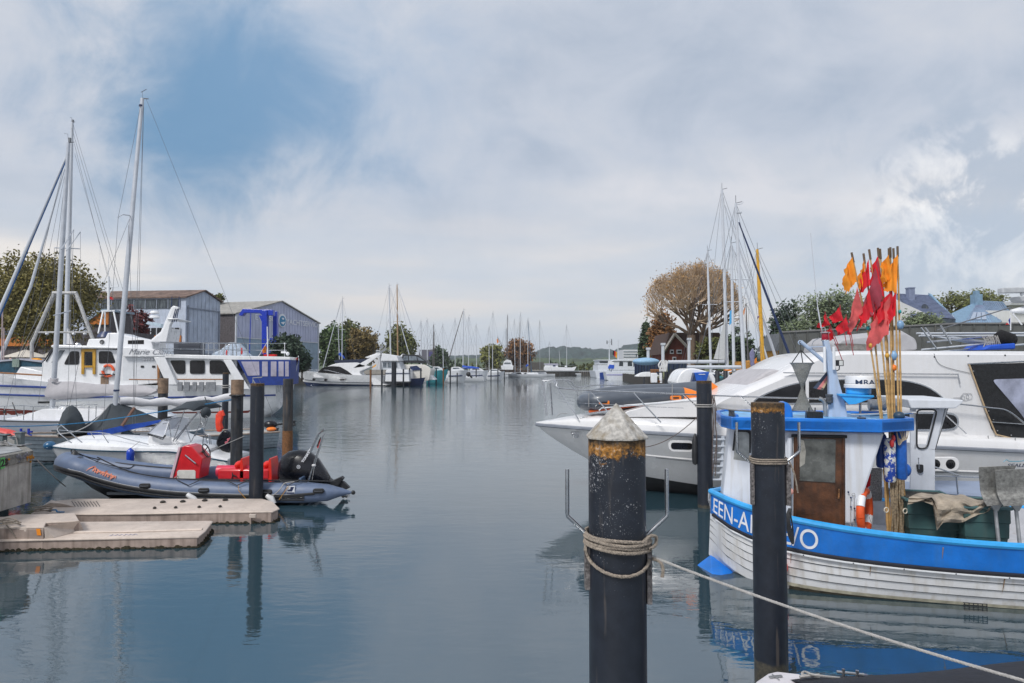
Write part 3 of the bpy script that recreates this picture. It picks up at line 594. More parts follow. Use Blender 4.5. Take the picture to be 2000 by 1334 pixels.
# the big bare tree
def bare_tree():
    rr=random.Random(21); D=92; k=D/FPX; c=P(1352,700,D)
    t=T('bare_tree','huge round crowned tree almost bare of leaves with thick limbs','tree',(c.x,D,1.5))
    big=MB(); tw=MB(); lf=MB(); C0=P(1352,605,D); RX=88*k; RZ=92*k
    def inside(p): q=p-C0; return (q.x/RX)**2+(q.y/(RX*.8))**2+(q.z/RZ)**2
    def grow(p,d,r,lv):
        ln=(.30-.028*lv)*RX*rr.uniform(.8,1.2); pts=[p]; dd=V(d)
        for i in range(3):
            dd=(dd+V((rr.gauss(0,.13),rr.gauss(0,.13),rr.gauss(.06,.09)))).normalized(); pts.append(pts[-1]+dd*ln/3)
            if inside(pts[-1])>1.1: break
        (big if lv<3 else tw).tube(pts,[r*(1-.32*i/3) for i in range(len(pts))],6 if lv<3 else 3,cap=False)
        e=pts[-1]
        if inside(e)>1.05 or lv>=7:
            if rr.random()<.3:
                for _ in range(2):
                    q=e+V((rr.gauss(0,.3),rr.gauss(0,.3),rr.gauss(0,.3))); a=V((rr.gauss(0,1),rr.gauss(0,1),rr.gauss(0,1))).normalized()*.15; b=a.orthogonal().normalized()*.08; lf.quad(q-a,q+b,q+a,q-b)
            return
        n=3 if lv<2 else rr.choice((2,3,3)) if lv<5 else 2
        for j in range(n):
            o=(e-C0); o=o.normalized() if o.length>0 else V((0,0,1))
            nd=(dd*.9+o*.32+V((rr.gauss(0,.48),rr.gauss(0,.48),rr.gauss(.26,.36)))).normalized()
            grow(e if j or lv<1 else pts[-1],nd,max(.017,r*(.66 if lv<3 else .6)),lv+1)
    for bx,lean,rad in ((1348,0,.62),(1366,.25,.5)):
        b=V((P(bx,700,D).x,D+rr.uniform(-1,1),1.2)); h=P(1352,655,D).z
        top=V((b.x+lean*2,b.y,h)); big.tube([b,(b+top)/2,top],[rad*1.25,rad,rad*.9],10)
        for a in range(5):
            an=2*pi*a/5+rr.random(); grow(top,V((cos(an)*.9,sin(an)*.6,.45+rr.random()*.5)).normalized(),rad*.42,0)
        grow(top,V((lean,0,1)),rad*.6,0)
    t.part('trunk',big,M('brown bark',(.17,.12,.085),.9,var=.3,scale=3)); t.part('twigs',tw,M('twigs',(.46,.34,.23),.9,var=.2)); t.part('leaves',lf,leafm('sparse leaves',(.34,.20,.07)),smooth=False)
bare_tree()
# ================================================================== mooring posts
def post_mat(name,top,white_amt=.5,lich=.5,wet=.35):
    """black coated steel pile with orange lichen at the head and pale specks; object z=0 is the water"""
    m=bpy.data.materials.new(name); m.use_nodes=True; t=m.node_tree; b=t.nodes['Principled BSDF']
    tc=N('ShaderNodeTexCoord',t); sp=N('ShaderNodeSeparateXYZ',t); L(tc.outputs['Object'],sp.inputs[0],t)
    n=N('ShaderNodeTexNoise',t); L(tc.outputs['Object'],n.inputs[0],t); n.inputs['Scale'].default_value=9; n.inputs['Detail'].default_value=8; n.inputs['Roughness'].default_value=.7
    n2=N('ShaderNodeTexNoise',t); L(tc.outputs['Object'],n2.inputs[0],t); n2.inputs['Scale'].default_value=32; n2.inputs['Detail'].default_value=4; n2.inputs['Roughness'].default_value=.7
    n3=N('ShaderNodeTexNoise',t); L(tc.outputs['Object'],n3.inputs[0],t); n3.inputs['Scale'].default_value=3.2; n3.inputs['Detail'].default_value=4
    base=ramp(n.outputs[0],[(.3,(.009,.012,.019)),(.7,(.017,.022,.034))],t)
    vo=N('ShaderNodeTexVoronoi',t); L(tc.outputs['Object'],vo.inputs[0],t); vo.inputs['Scale'].default_value=34
    vo2=N('ShaderNodeTexVoronoi',t); L(tc.outputs['Object'],vo2.inputs[0],t); vo2.inputs['Scale'].default_value=85
    dz=math_('SUBTRACT',top,sp.outputs[2],tree=t)     # distance below the head
    near=N('ShaderNodeMapRange',t); L(dz,near.inputs[0],t); near.inputs[1].default_value=0; near.inputs[2].default_value=1.15; near.inputs[3].default_value=1; near.inputs[4].default_value=0
    patch=ramp(n3.outputs[0],[(.38,.15),(.56,1.)],t)
    rad=math_('MULTIPLY',math_('MULTIPLY',near.outputs[0],patch,tree=t),.50*white_amt,tree=t)
    spot=math_('LESS_THAN',vo.outputs[0],math_('ADD',rad,.0,tree=t),tree=t)
    spot2=math_('LESS_THAN',vo2.outputs[0],math_('MULTIPLY',rad,1.0,tree=t),tree=t)
    spots=math_('MAXIMUM',spot,spot2,tree=t)
    o=mixc(math_('MULTIPLY',spots,.75,tree=t),base,(.33,.34,.36),t)
    hd=math_('SUBTRACT',math_('ADD',math_('MULTIPLY',n.outputs[0],.46,tree=t),math_('MULTIPLY',n3.outputs[0],.25,tree=t),tree=t),math_('MULTIPLY',dz,1.15/max(.05,lich),tree=t),tree=t)
    li=ramp(hd,[(.16,0.),(.19,1.)],t)
    lc=ramp(n2.outputs[0],[(.36,(.05,.035,.02)),(.47,(.22,.10,.02)),(.57,(.42,.19,.03)),(.68,(.45,.37,.30))],t)
    o=mixc(li,o,lc,t)
    rim=ramp(math_('ADD',dz,math_('MULTIPLY',math_('SUBTRACT',n.outputs[0],.5,tree=t),.06,tree=t),tree=t),[(.035,1.),(.07,0.)],t)
    o=mixc(rim,o,ramp(n2.outputs[0],[(.4,(.03,.02,.012)),(.65,(.13,.075,.03))],t),t)
    sm=N('ShaderNodeMapping',t); L(tc.outputs['Object'],sm.inputs[0],t); sm.inputs['Scale'].default_value=(14,14,.9); ns=N('ShaderNodeTexNoise',t); L(sm.outputs[0],ns.inputs[0],t); ns.inputs['Scale'].default_value=1.5; ns.inputs['Detail'].default_value=6
    o=mixc(ramp(ns.outputs[0],[(.62,0.),(.70,.55)],t),o,(.10,.085,.075),t)
    wl=ramp(math_('ADD',sp.outputs[2],math_('MULTIPLY',n.outputs[0],.12,tree=t),tree=t),[(wet,1.),(wet+.02,0.)],t)
    o=mixc(wl,o,ramp(n2.outputs[0],[(.4,(.035,.035,.03)),(.7,(.10,.085,.06))],t),t)
    L(o,b.inputs['Base Color'],t); L(math_('ADD',.42,math_('MULTIPLY',li,.4,tree=t),tree=t),b.inputs['Roughness'],t)
    bp=N('ShaderNodeBump',t); bp.inputs['Strength'].default_value=.7; bp.inputs['Distance'].default_value=.012; L(math_('ADD',math_('MULTIPLY',li,n2.outputs[0],tree=t),math_('MULTIPLY',spots,.15,tree=t),tree=t),bp.inputs['Height'],t); L(bp.outputs[0],b.inputs['Normal'],t)
    return m
def pile(px,D,top,wpx,label,mat=None,group='steel mooring piles',name='mooring_pile',lich=.12,wt=.3,wood_top=None,n=32,sq=0,wet=.12):
    p=P(px,top,D); r=wpx/2*D/FPX; c=V((p.x,D,0))
    t=T(name,label,'mooring post',c,group)
    mb=MB()
    if sq: mb.box((c.x,D,p.z/2-.5),(2*r,2*r,p.z+1.0),R(8))
    else: mb.lathe(c+V((0,0,-.8)),[(.001,0),(r,0),(r,.8+p.z),(r*.97,.805+p.z),(.001,.805+p.z)],n)
    t.part('shaft',mb,mat or post_mat('pile coating',p.z,wt,lich,wet),bevel=.004)
    if wood_top:
        w=MB(); zz=P(px,wood_top,D).z; w.lathe(c+V((0,0,zz)),[(r*1.0+.012,0),(r*1.012+.01,p.z-zz+.005),(.01,p.z-zz+.012)],n); t.part('timber_head',w,wood)
    return t,c,r,p.z
def horns(t,c,r,zt,zb,zj,w,rad=.017,y0=0):
    """bent stainless rods that keep the mooring lines up, one each side"""
    for s in (-1,1):
        mb=MB(); mb.tube([c+V((s*w,y0,zt)),c+V((s*w,y0,zb+.01)),c+V((s*w*.995,y0,zb-.01)),c+V((s*(r+.002),y0,zj))],rad,10); t.part('line_horn',mb,steel)
# the front pile
fp=P(1203,853,4.6)
t,c,r,zt=pile(1204.5,4.6,850,110,'thick black mooring pile with white cone cap and rope, nearest of all',lich=.85,wt=.62,n=48)
mb=MB(); k=8; rings=[[c+V(((r*1.13)*cos(2*pi*j/k+.35),(r*1.13)*sin(2*pi*j/k+.35),zt-.006)) for j in range(k)]]
ap=c+V((-.002,0,P(1203,788,4.6).z)); mb.loft([[q-V((0,0,.012)) for q in rings[0]],rings[0],[ap+V((.004*cos(2*pi*j/k+.35),.004*sin(2*pi*j/k+.35),0)) for j in range(k)]])
capm=M('flaking white cap',(.40,.385,.36),.75,var=.35,scale=30,bump=.6,streak=.95,sc2=(.20,.15,.08))
t.part('cone_cap',mb,capm,smooth=False,bevel=.003)
horns(t,c,r,P(0,916,4.6).z,P(0,1005,4.6).z,P(0,1046,4.6).z,P(1294,0,4.6).x-c.x,.0135)
for s,y0,y1 in ((1,1055,1175),(-1,1060,1150)):
    mb=MB(); z0=P(0,y1,4.6).z;z1=P(0,y0,4.6).z; mb.box((c.x+s*(r+.012),c.y-.03 if s>0 else c.y,(z0+z1)/2),(.035,.07,z1-z0)); t.part('cleat_rail',mb,M('worn rail paint',(.13,.12,.12),.7,var=.9,scale=40),smooth=False,bevel=.005)
# the rope wound round it
def rope(pts,r,strands=3,pitch=.055,n=5):
    """laid rope: three twisted strands along a path"""
    pts=[V(p) for p in pts]; out=[];d=0
    fine=[pts[0]]
    for a,b in zip(pts,pts[1:]):
        m=max(1,int((b-a).length/(pitch/5)))
        fine+=[a.lerp(b,i/m) for i in range(1,m+1)]
    mb=MB()
    if len(fine)>1500: mb.tube(pts,r,6); return mb
    for s in range(strands):
        path=[];d=0; ref=V((0,0,1))
        for i,p in enumerate(fine):
            if i: d+=(p-fine[i-1]).length
            tg=(fine[min(i+1,len(fine)-1)]-fine[max(0,i-1)]).normalized()
            a=(V((.1,.2,1))-tg*tg.dot(V((.1,.2,1)))).normalized(); b=tg.cross(a); ph=2*pi*(d/pitch)+2*pi*s/strands
            path.append(p+a*cos(ph)*r*.52+b*sin(ph)*r*.52)
        mb.tube(path,r*.56,n,cap=False)
    return mb
def hoop(c,rx,z,tilt=0,a0=0,a1=2*pi,wob=0,n=36): return [c+V((rx*cos(a0+(a1-a0)*i/n),rx*sin(a0+(a1-a0)*i/n),z+tilt*cos(a0+(a1-a0)*i/n)+wob*sin(3*(a0+(a1-a0)*i/n)))) for i in range(n+1)]
t=T('mooring_rope','weathered tan rope wound round the white capped pile and running to the right','rope',c+V((0,0,1)))
for i,(py,w) in enumerate(((1044,.004),(1050,-.004),(1057,.004),(1063,-.002))):
    t.part('coil',rope(hoop(c,r+.022+.006*(i%2),P(0,py,4.6).z,-.016,wob=w),.0125),rope_m)
zl=P(0,1085,4.6).z; pts=[c+V((-(r+.02),-.02,P(0,1050,4.6).z)),c+V((-(r+.03),-.06,P(0,1070,4.6).z))]
for i in range(13):
    a=pi+pi*i/12*.98+.25; pts.append(c+V((cos(a)*(r+.02),sin(a)*(r+.02),P(0,1084+24*sin(pi*min(1,i/12*1.1)),4.6).z)))
pts.append(c+V((r+.05,-.03,P(0,1062,4.6).z)))
t.part('hanging_loop',rope(pts,.0115),rope_m)
t.part('knot',rope(spline([c+V((r-.05,-.14,P(0,1050,4.6).z)),c+V((r+.01,-.1,P(0,1040,4.6).z)),c+V((r+.06,-.05,P(0,1046,4.6).z)),c+V((r+.05,-.06,P(0,1060,4.6).z)),c+V((r+.0,-.14,P(0,1062,4.6).z))]),.012),rope_m)
t.part('loose_end',rope(spline([c+V((r+.03,-.06,P(0,1086,4.6).z)),c+V((r+.075,-.08,P(0,1090,4.6).z)),c+V((r+.095,-.08,P(0,1104,4.6).z)),c+V((r+.09,-.08,P(0,1120,4.6).z))]),.012),rope_m)
A_=c+V((r+.02,-.05,P(0,1082,4.6).z)); B_=P(2080,1352,3.55)
t.part('line',rope(sag(A_,B_,.035,40),.0092,pitch=.05),ropew)
# second pile and the others on the right
t,c,r,zt=pile(1499,6.8,787,62,'black pile with orange rusty head and horns, in front of the blue wheelhouse',lich=.55,wt=.4,wet=.30)
horns(t,c,r,P(0,825,6.8).z,P(0,880,6.8).z,P(0,905,6.8).z,P(1547,0,6.8).x-c.x,.014)
mb=MB(); z0=P(0,985,6.8).z; z1=P(0,905,6.8).z; mb.box((c.x+r+.012,c.y-.04,(z0+z1)/2),(.045,.08,z1-z0)); t.part('cleat_rail',mb,M('worn rail paint'),smooth=False,bevel=.006)
mb=MB(); mb.box((c.x-r-.01,c.y-.02,(z0+z1)/2),(.03,.06,z1-z0)); t.part('cleat_rail',mb,M('worn rail paint'),smooth=False,bevel=.006)
g=T('mooring_rope','tan rope tied once round the rusty headed pile','rope',c+V((0,0,1.6)))
for py in (894,898,902): g.part('coil',rope(hoop(c,r+.016,P(0,py,6.8).z,0,wob=.003),.009,pitch=.05),rope_m)
g.part('tail',rope(spline([c+V((r+.03,-.05,P(0,900,6.8).z)),c+V((r+.07,-.07,P(0,925,6.8).z)),c+V((r+.10,-.07,P(0,960,6.8).z))]),.009,pitch=.05),rope_m)
t,c,r,zt=pile(1375,15.3,744,29,'black pile with brown streaked head beside the boarding ladder',lich=.22,wt=.2)
mb=MB(); [mb.add(*(lambda b:(b.v,b.f))(rope(hoop(c,r+.02,P(0,y,15.3).z),.014,pitch=.08))) for y in (790,794)]
single('mooring_rope',mb,ropew,'pale rope hitched round the pile beside the boarding ladder','rope')
for px,D,top,w,lb in ((1401,31,724,8.5,'thin pile behind the orange ended tender, its left one'),(1417,31,724,8.5,'thin pile behind the orange ended tender, its right one'),(1339,52,722,5,'dark pile beside the white dock frame'),(1302,46,726,9,'stubby dark pile under the bundled white rope'),(1311,50,721,7,'slim dark pile right of the stubby one'),(1277,62,728,3.5,'rust topped slim pile behind the white speedboat'),(1258,66,726,3.5,'slim dark pile left of the rust topped one')):
    pile(px,D,top,w,lb,M('black pile paint',(.013,.016,.022),.5,var=.4,scale=3),n=14)
# left hand piles
t,c,r,zt=pile(503,15.3,749,26,'black pile with orange lichen head behind the beige pontoon',lich=.22,wt=.12)
horns(t,c,r,P(0,766,15.3).z,P(0,795,15.3).z,P(0,801,15.3).z,P(524,0,15.3).x-c.x,.012)
mb=MB(); mb.tube([P(494,748,15.5),P(494,738,15.5),P(511,737,15.5),P(513,734,15.5)],.012,6); mb.tube([P(494,742,15.3),P(499,750,15.3)],.012,6); t.part('line_hook',mb,gal)
t,c,r,zt=pile(563,24,740,19,'tall dark pile rusty at the waterline, alone in open water',M('rust footed pile',(.03,.034,.04),.7,var=.6,scale=3,streak=.9,sc2=(.12,.09,.07)),n=20)
mb=MB(); mb.lathe(c+V((0,0,-.1)),[(r*1.02,0),(r*1.05,.5),(r*1.02,1.0)],20); t.part('rust_sleeve',mb,rust)
t,c,r,zt=pile(464,19.4,742,22,'timber headed pile with a black band at the runabout stern',M('tarred pile',(.017,.021,.029),.7,var=.6,scale=6,streak=.6,sc2=(.10,.09,.08)),wood_top=771)
mb=MB(); mb.add(*(lambda b:(b.v,b.f))(rope(hoop(c,r+.03,P(0,772,19.4).z),.03,pitch=.1))); t.part('rope_band',mb,black)
t,c,r,zt=pile(319,26,739,17.5,'timber headed pile behind the long white boom',M('tarred pile'),wood_top=768)
t,c,r,zt=pile(441,31,728,11.5,'narrow black pile with white horn, behind the tarred pile',lich=.25,wt=.1)
mb=MB(); [mb.tube(hoop(c,r+.03,P(0,y,31).z,n=16),.025,5) for y in (753,757)]; t.part('rope_band',mb,ropew)
for px,D,top,w,lb,mm in ((724,110,722,3.8,'rust and black pile in front of the flybridge yacht stern',rust),(746,108,722,3.6,'dark pile between two yacht sterns',None),(769.5,107,707,9.5,'broad double dark pile in front of the square white yacht',None),(788,108,721,3.2,'slim dark pile right of the broad double one',None),(800,115,719,3,'slim pile in front of the navy keeled yacht, left one',None),(822,118,719,3,'slim pile in front of the navy keeled yacht, right one',None),(838,122,719,2.8,'pile with a blue fender sleeve',M('blue sleeve',(.01,.09,.4),.5)),(852,125,719,2.7,'pile left of the turquoise boat',None),(866,128,719,2.7,'pile with rusty skin before the turquoise boat',rust),(879.5,130,719,2.7,'black pile right of the turquoise boat',None),(893,133,728,2.4,'short white topped pile',None),(930,150,721,2.3,'slim pile in front of the blue covered sailboat, left one',None),(944.5,152,721,2.2,'slim pile in front of the blue covered sailboat, right one',None),(959,158,721,2.2,'slim pile left of the last white bow',None),(972.5,160,721,2.2,'slim pile right of the last white bow',None),(985,166,722,2,'last slim pile before the quay corner',None)):
    pile(px,D,top,w,lb,mm or M('black pile paint'),n=12,group='marina piles')
# ================================================================== jetty on the left
t=T('concrete_jetty','weathered concrete jetty end with green number 23','jetty',(-9.2,13,.5))
poly=[(-8.8,5.5),(-9.27,13.3),(-9.9,14.0),(-13.0,17.3),(-30,17.3),(-30,5.5)]
def ext(poly,z0,z1): 
    n=len(poly); mb=MB(); return mb.add([(x,y,z0) for x,y in poly]+[(x,y,z1) for x,y in poly],[tuple(range(n)),tuple(range(n,2*n))]+[(i,(i+1)%n,(i+1)%n+n,i+n) for i in range(n)])
t.part('wall',ext([(x-.03 if i<3 else x,y-.03 if i>1 else y) for i,(x,y) in enumerate(poly)],.5,1.3),concr,smooth=False,bevel=.01)
t.part('kerb',ext(poly,1.3,1.5),M('lichened kerb',(.20,.195,.18),.9,var=.5,scale=14,bump=.5,streak=.3),smooth=False,bevel=.02)
t.part('deck',ext([(x-.15,y-.1) for x,y in poly],1.49,1.515),concd,smooth=False)
for x,y in ((-9.65,12.2),(-12,16)):
    mb=MB(); mb.box((x,y,-.2),(.35,.35,1.6)); t.part('support',mb,M('dark concrete',(.06,.055,.05),.9,var=.4),smooth=False)
jf=Fr((-8.8,5.5),math.degrees(math.atan2(7.8,-.47)))
mb=MB(); pl=jf.pl([(1,895),(9,893),(9,914),(1,917)],.006); mb.prism(jf,pl,.004,.012); np_=t.part('number_plate',mb,M('green plate',(.10,.42,.12),.5,var=.1),smooth=False)
u0,z0=jf.at(1.6,912,.01); q=text_mb('23',jf,1.6,911.5,.014,.13,bold=.006,ext=.002,sx=1.1); t.part('digits',q,M('black ink',(.01,.01,.01),.5),parent=np_,smooth=False)
for i,(x,y,s) in enumerate(((16,898,.05),(35,892,.05),(44,893,.08),(56,896,.10),(60,892,.07),(50,889,.06))):
    mb=MB(); u,z=jf.at(x,y,.0); 
    for k in range(7): mb.ball(jf.w(u+rnd.gauss(0,s*.7),.0,z+rnd.gauss(0,s*.35)),(.012+rnd.random()*s*.3,.01,.012+rnd.random()*s*.3),6)
    t.part('lichen_patch',mb,M('orange lichen',(.50,.22,.03),.9,var=.4,scale=60) if i in(0,3,4) else M('grey lichen',(.22,.22,.26),.9,var=.3,scale=60))
b=T('bollard','grey steel double bollard on the jetty edge with a rope over it','bollard',P(38,879,14))
def boxf(p,d): mb=MB(); mb.box(p,d); return mb
p=P(38,879,14.0); p.z=1.52
b.part('base_plate',boxf(p+V((0,0,.01)),(.3,.3,.02)),gal,smooth=False,bevel=.004); b.part('horn',boxf(p+V((.0,0,.13)),(.13,.13,.24)),M('grey bollard',(.12,.15,.16),.6,var=.3),bevel=.01); b.part('cap',boxf(p+V((.0,0,.255)),(.17,.16,.025)),M('grey bollard'),bevel=.006)
r_=T('mooring_rope','pale rope from the jetty bollard towards the left edge','rope',p)
r_.part('line',rope(spline([p+V((.02,-.09,.02)),p+V((.0,-.10,.15)),p+V((-.05,-.08,.19)),P(6,853,14.3),P(-30,840,15)],5),.011),ropew)
q=[p+V((-.25+.22*cos(a*.9)*(1-.02*a),-.22+.10*sin(a*.9),.015+.004*a)) for a in range(26)]; r_.part('coil',rope(q,.011),ropew)
b2=T('bollard','dark double bollard at the left edge of the jetty','bollard',P(2,868,13.8)); p2=P(2,866,13.9); p2.z=1.52
b2.part('horn',boxf(p2+V((0,0,.1)),(.16,.14,.2)),M('grey bollard'),bevel=.01); b2.part('cap',boxf(p2+V((0,0,.22)),(.3,.16,.03)),M('grey bollard'),bevel=.008)
l=T('mooring_rope','thin white rope from the jetty corner down to the water','rope',P(71,897,13.3)); l.part('line',rope(sag(P(71,897,13.25),P(128,950,16.2),.02,12),.011),ropew)
# ================================================================== beige floating pontoons
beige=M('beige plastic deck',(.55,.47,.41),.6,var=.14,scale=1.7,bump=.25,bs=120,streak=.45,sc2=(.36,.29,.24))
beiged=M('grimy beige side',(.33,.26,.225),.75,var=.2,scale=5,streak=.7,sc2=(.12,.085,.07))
weed=M('waterline weed',(.030,.025,.012),.95,var=.6,scale=30,bump=.8)
def pontoon(label,outline,zt,zb=-.12,ribs=(),deckb=.03):
    """outline at deck level as world xy points"""
    c=sum((V((x,y,0)) for x,y in outline),V((0,0,0)))/len(outline)
    t=T('pontoon',label,'floating dock',(c.x,c.y,0),'beige floating pontoons')
    n=len(outline); mb=MB(); sh=lambda k,z:[(c.x+(x-c.x)*k if 0 else x+(c.x-x)/max(.01,abs(c.x-x)+abs(c.y-y))*(1-k)*3,y+(c.y-y)/max(.01,abs(c.x-x)+abs(c.y-y))*(1-k)*3,z) for x,y in outline]
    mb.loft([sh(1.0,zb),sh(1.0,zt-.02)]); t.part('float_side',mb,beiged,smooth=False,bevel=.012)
    mb=MB(); mb.loft([sh(1.012,zt-.035),sh(1.012,zt-.012),sh(.995,zt)]); t.part('deck',mb,beige,bevel=.008)
    mb=MB(); rr=random.Random(5); 
    for i in range(n):
        a=V((*outline[i],0)); b_=V((*outline[(i+1)%n],0)); m=max(1,int((b_-a).length/.045))
        for j in range(m):
            p=a.lerp(b_,j/m); mb.ball(p+V((rr.gauss(0,.012),rr.gauss(0,.008),.004+rr.random()*.012)),(.045+.03*rr.random(),.025,.012+rr.random()**2*.04),5)
    t.part('weed_fringe',mb,weed)['kind']='stuff'
    return t
def on(px,py,z):  # point of height z seen at a pixel
    D=(CAMZ-z)*1; d=P(px,py,10)-V((0,0,CAMZ)); k=(z-CAMZ)/d.z; return V((0,0,CAMZ))+d*k
zt=.20
o1=[(on(x,y,zt).x,on(x,y,zt).y) for x,y in ((-60,1056),(88,1052),(385,1047),(398,1036),(413,1017),(150,1019),(150,1010),(-60,1010))]
t1=pontoon('nearest low beige pontoon with ribbed side and orange sticker',o1,zt)
o2=[(on(x,y,.40).x,on(x,y,.40).y) for x,y in ((-60,1030),(86,1029),(90,1020),(155,1017),(146,1002),(30,1005),(10,1009),(-60,1012))]
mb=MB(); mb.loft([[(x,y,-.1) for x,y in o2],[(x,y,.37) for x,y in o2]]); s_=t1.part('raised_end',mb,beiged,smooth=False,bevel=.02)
mb=MB(); mb.loft([[(x,y,.365) for x,y in o2],[(x,y,.40) for x,y in o2]]); t1.part('raised_deck',mb,beige,smooth=False,bevel=.012,parent=s_)
mb=MB(); mb.add([on(86,1029,.40),on(155,1017,.40),on(163,1035,.206),on(106,1050,.206),on(88,1052,.20)],[(0,1,2,3),(0,3,4)]); t1.part('ramp',mb,beige,smooth=False)
for i in range(9):
    x=120+i*33; a=on(x,1052-i*.55,zt-.02); mb=MB(); mb.box((a.x,a.y-.02,.07),(.05,.05,.20)); t1.part('rib',mb,beiged,smooth=False,bevel=.008)
for x in (15,48): a=on(x,1031,.36); mb=MB(); mb.box((a.x,a.y-.02,.15),(.07 if x>40 else .04,.05,.40)); t1.part('rib',mb,beiged,smooth=False,bevel=.008)
a=on(50,1031,.37); t1.part('clamp',boxf(a+V((.0,-.03,-.01)),(.12,.07,.08)),beige,bevel=.006)
# dished cradle ridges
for y0,x0,x1 in ((1038,100,395),):
    mb=MB(); mb.tube([on(x0,y0+2,zt+.005),on((x0+x1)/2,y0,zt+.012),on(x1,y0-4,zt+.005)],[(.02,.05)]*3,8); t1.part('moulded_ridge',mb,beige)
a=on(72,1030,.39); mb=MB(); mb.add([a+V((0,-.02,-.02)),a+V((.07,-.02,-.02)),a+V((.09,-.02,-.13)),a+V((.02,-.02,-.13))],[(0,1,2,3)]); t1.part('sticker',mb,M('orange sticker',(.80,.26,.02),.5,var=.1),smooth=False)
mb=MB(); mb.tube(spline([on(214+i*3.2,1045.5-i*.1+1.2*sin(i*2.3),zt+.004) for i in range(18)],3),.005,4); t1.part('stencil',mb,M('faded ink',(.30,.30,.42),.7))
o3=[(on(x,y,.24).x,on(x,y,.24).y) for x,y in ((62,1003),(200,1003),(300,1001),(360,1000),(470,999),(530,998),(543,992),(530,979),(512,974),(330,974),(150,974),(110,978),(84,990))]
t2=pontoon('farther beige pontoon with black bolts lying against the inflatable',o3,.24)
for x in (75,120,185,240,300,365,430,490): a=on(x,1003,.2); mb=MB(); mb.box((a.x,a.y-.0,.08),(.03,.04,.26)); t2.part('rib',mb,beiged,smooth=False,bevel=.006)
for x in (152,275,495): a=on(x,1002,.22); mb=MB(); mb.box((a.x,a.y-.03,.17),(.13,.06,.07)); t2.part('clamp',mb,beige,bevel=.006)
for x,y,s in ((318,981,1),(357,980,1),(400,978,1),(440,977,1),(302,993,.6),(343,992,.6),(389,991,.6),(430,990,.6)):
    a=on(x,y,.25); mb=MB(); mb.lathe(a,[(.055*s,0),(.06*s,.015),(.03*s,.035),(.001,.04)],12); t2.part('bolt_head',mb,M('black knob',(.03,.026,.022),.8))
for i in range(9):
    x=140+i*6; mb=MB(); mb.tube([on(x,979+ (i%2),.245),on(x+3,983,.247),on(x+7,989,.245)],(.006),5); t2.part('tread_mark',mb,black)
mb=MB(); mb.loft([[on(80,990,.24),on(100,976,.24),on(150,990,.24)],[on(98,982,.32),on(104,979,.32),on(118,983,.32)]]); t2.part('moulded_hump',mb,beige,bevel=.01)
for nm,px,py,lb,z in (('rope_coil',84,1000,'tangled rope with blue end lying on the farther pontoon',.27),('rope_coil',18,1026,'tangled tan rope on the near pontoon at the left edge',.43)):
    g=T(nm,lb,'rope',on(px,py,z)); c0=on(px,py,z); rr=random.Random(px)
    g.part('coil',rope(spline([c0+V((.17*cos(i*2.1)+rr.gauss(0,.04),.12*sin(i*2.1),.01+.012*i)) for i in range(9)],6),.012),rope_m)
    g.part('blue_end',rope(spline([c0+V((.1,0,.03)),c0+V((.22,.05,.03)),c0+V((.30,-.03,.01)),c0+V((.42,0,0))]) if px>50 else spline([c0+V((-.1,0,.03)),c0+V((-.2,.05,.03)),c0+V((-.3,-.03,.04))]),.015),ropeb)
    if px<50: g.part('tail',rope([c0+V((-.02,-.05,.03)),on(48,1072,.02)],.012),rope_m)
# ================================================================== the grey inflatable
grib=M('grey blue hypalon',(.105,.145,.235),.5,var=.14,scale=3,bump=.2,bs=9,streak=.25,sc2=(.17,.20,.26))
gribd=M('dark blue hypalon',(.055,.09,.16),.45,var=.15)
f=Fr((P(400,0,16.4).x,16.4),0)
t=T('inflatable_boat','grey blue inflatable with red console, seat and big black outboard','inflatable boat',f.o+V((0,0,0)),)
va=.78; 
def Q(px,py,v): return f.W(px,py,v)
near=[Q(x,y,va) for x,y in ((600,962),(520,962),(430,960),(340,955),(270,946),(220,935),(180,923),(152,913))]
bow=[Q(134,907,.45),Q(128,904,0),Q(136,901,-.4)]
far=[Q(158,904,-va),Q(205,910,-va),Q(260,919,-va),Q(330,926,-va),Q(430,929,-va),Q(520,929,-va),Q(590,930,-va)]
path=spline(near+bow+far,5); n=len(path)
path=[Q(689,962,va),Q(665,961,va),Q(640,962,va)]+path+[Q(620,931,-va),Q(640,932,-va)]
rad=[.015,.10,.19]+[.232]*(n)+[.18,.03]
mb=MB(); mb.tube(path,rad,20); tb=t.part('tube',mb,grib)
mb=MB(); mb.ball(Q(690,962,va),(.05,.05,.05),8); t.part('tail_cone_tip',mb,black,parent=tb)
# rubbing strakes
def offs(path,d,z): 
    out=[]
    for i in range(3,len(path)-2):
        tg=(path[min(i+1,len(path)-1)]-path[i-1]); s=V((-tg.y,tg.x,0)).normalized(); out.append(path[i]+s*d+V((0,0,z)))
    return out
mbx=MB(); o_=offs(path,-.225,-.07) if (offs(path,.2,0)[0]-V((path[3].x,path[3].y-1,0))).length> (offs(path,-.2,0)[0]-V((path[3].x,path[3].y-1,0))).length else offs(path,.225,-.07)
sg=-1 if o_[0].y<path[3].y and offs(path,-.2,0)[0].y<path[3].y else 1
mb=MB(); mb.tube(offs(path,sg*.224,-.045),[(.05,.02)]*n,8); t.part('rubbing_strake',mb,black)
mb=MB(); mb.tube(offs(path,sg*.222,-.125)[:n],[(.018,.012)]*n,6); t.part('rubbing_strake',mb,black)
mb=MB(); mb.tube(offs(path,sg*.228,-.0)[:int(n*.42)],.007,5); t.part('strake_edge',mb,M('pale strake edge',(.5,.52,.56),.5))
mb=MB(); mb.tube([Q(620,950+0,va)+V((0,-.23,-.12)),Q(520,962,va)+V((0,-.238,-.08))],[(.03,.02)]*2,6); t.part('rubbing_strake',mb,black)
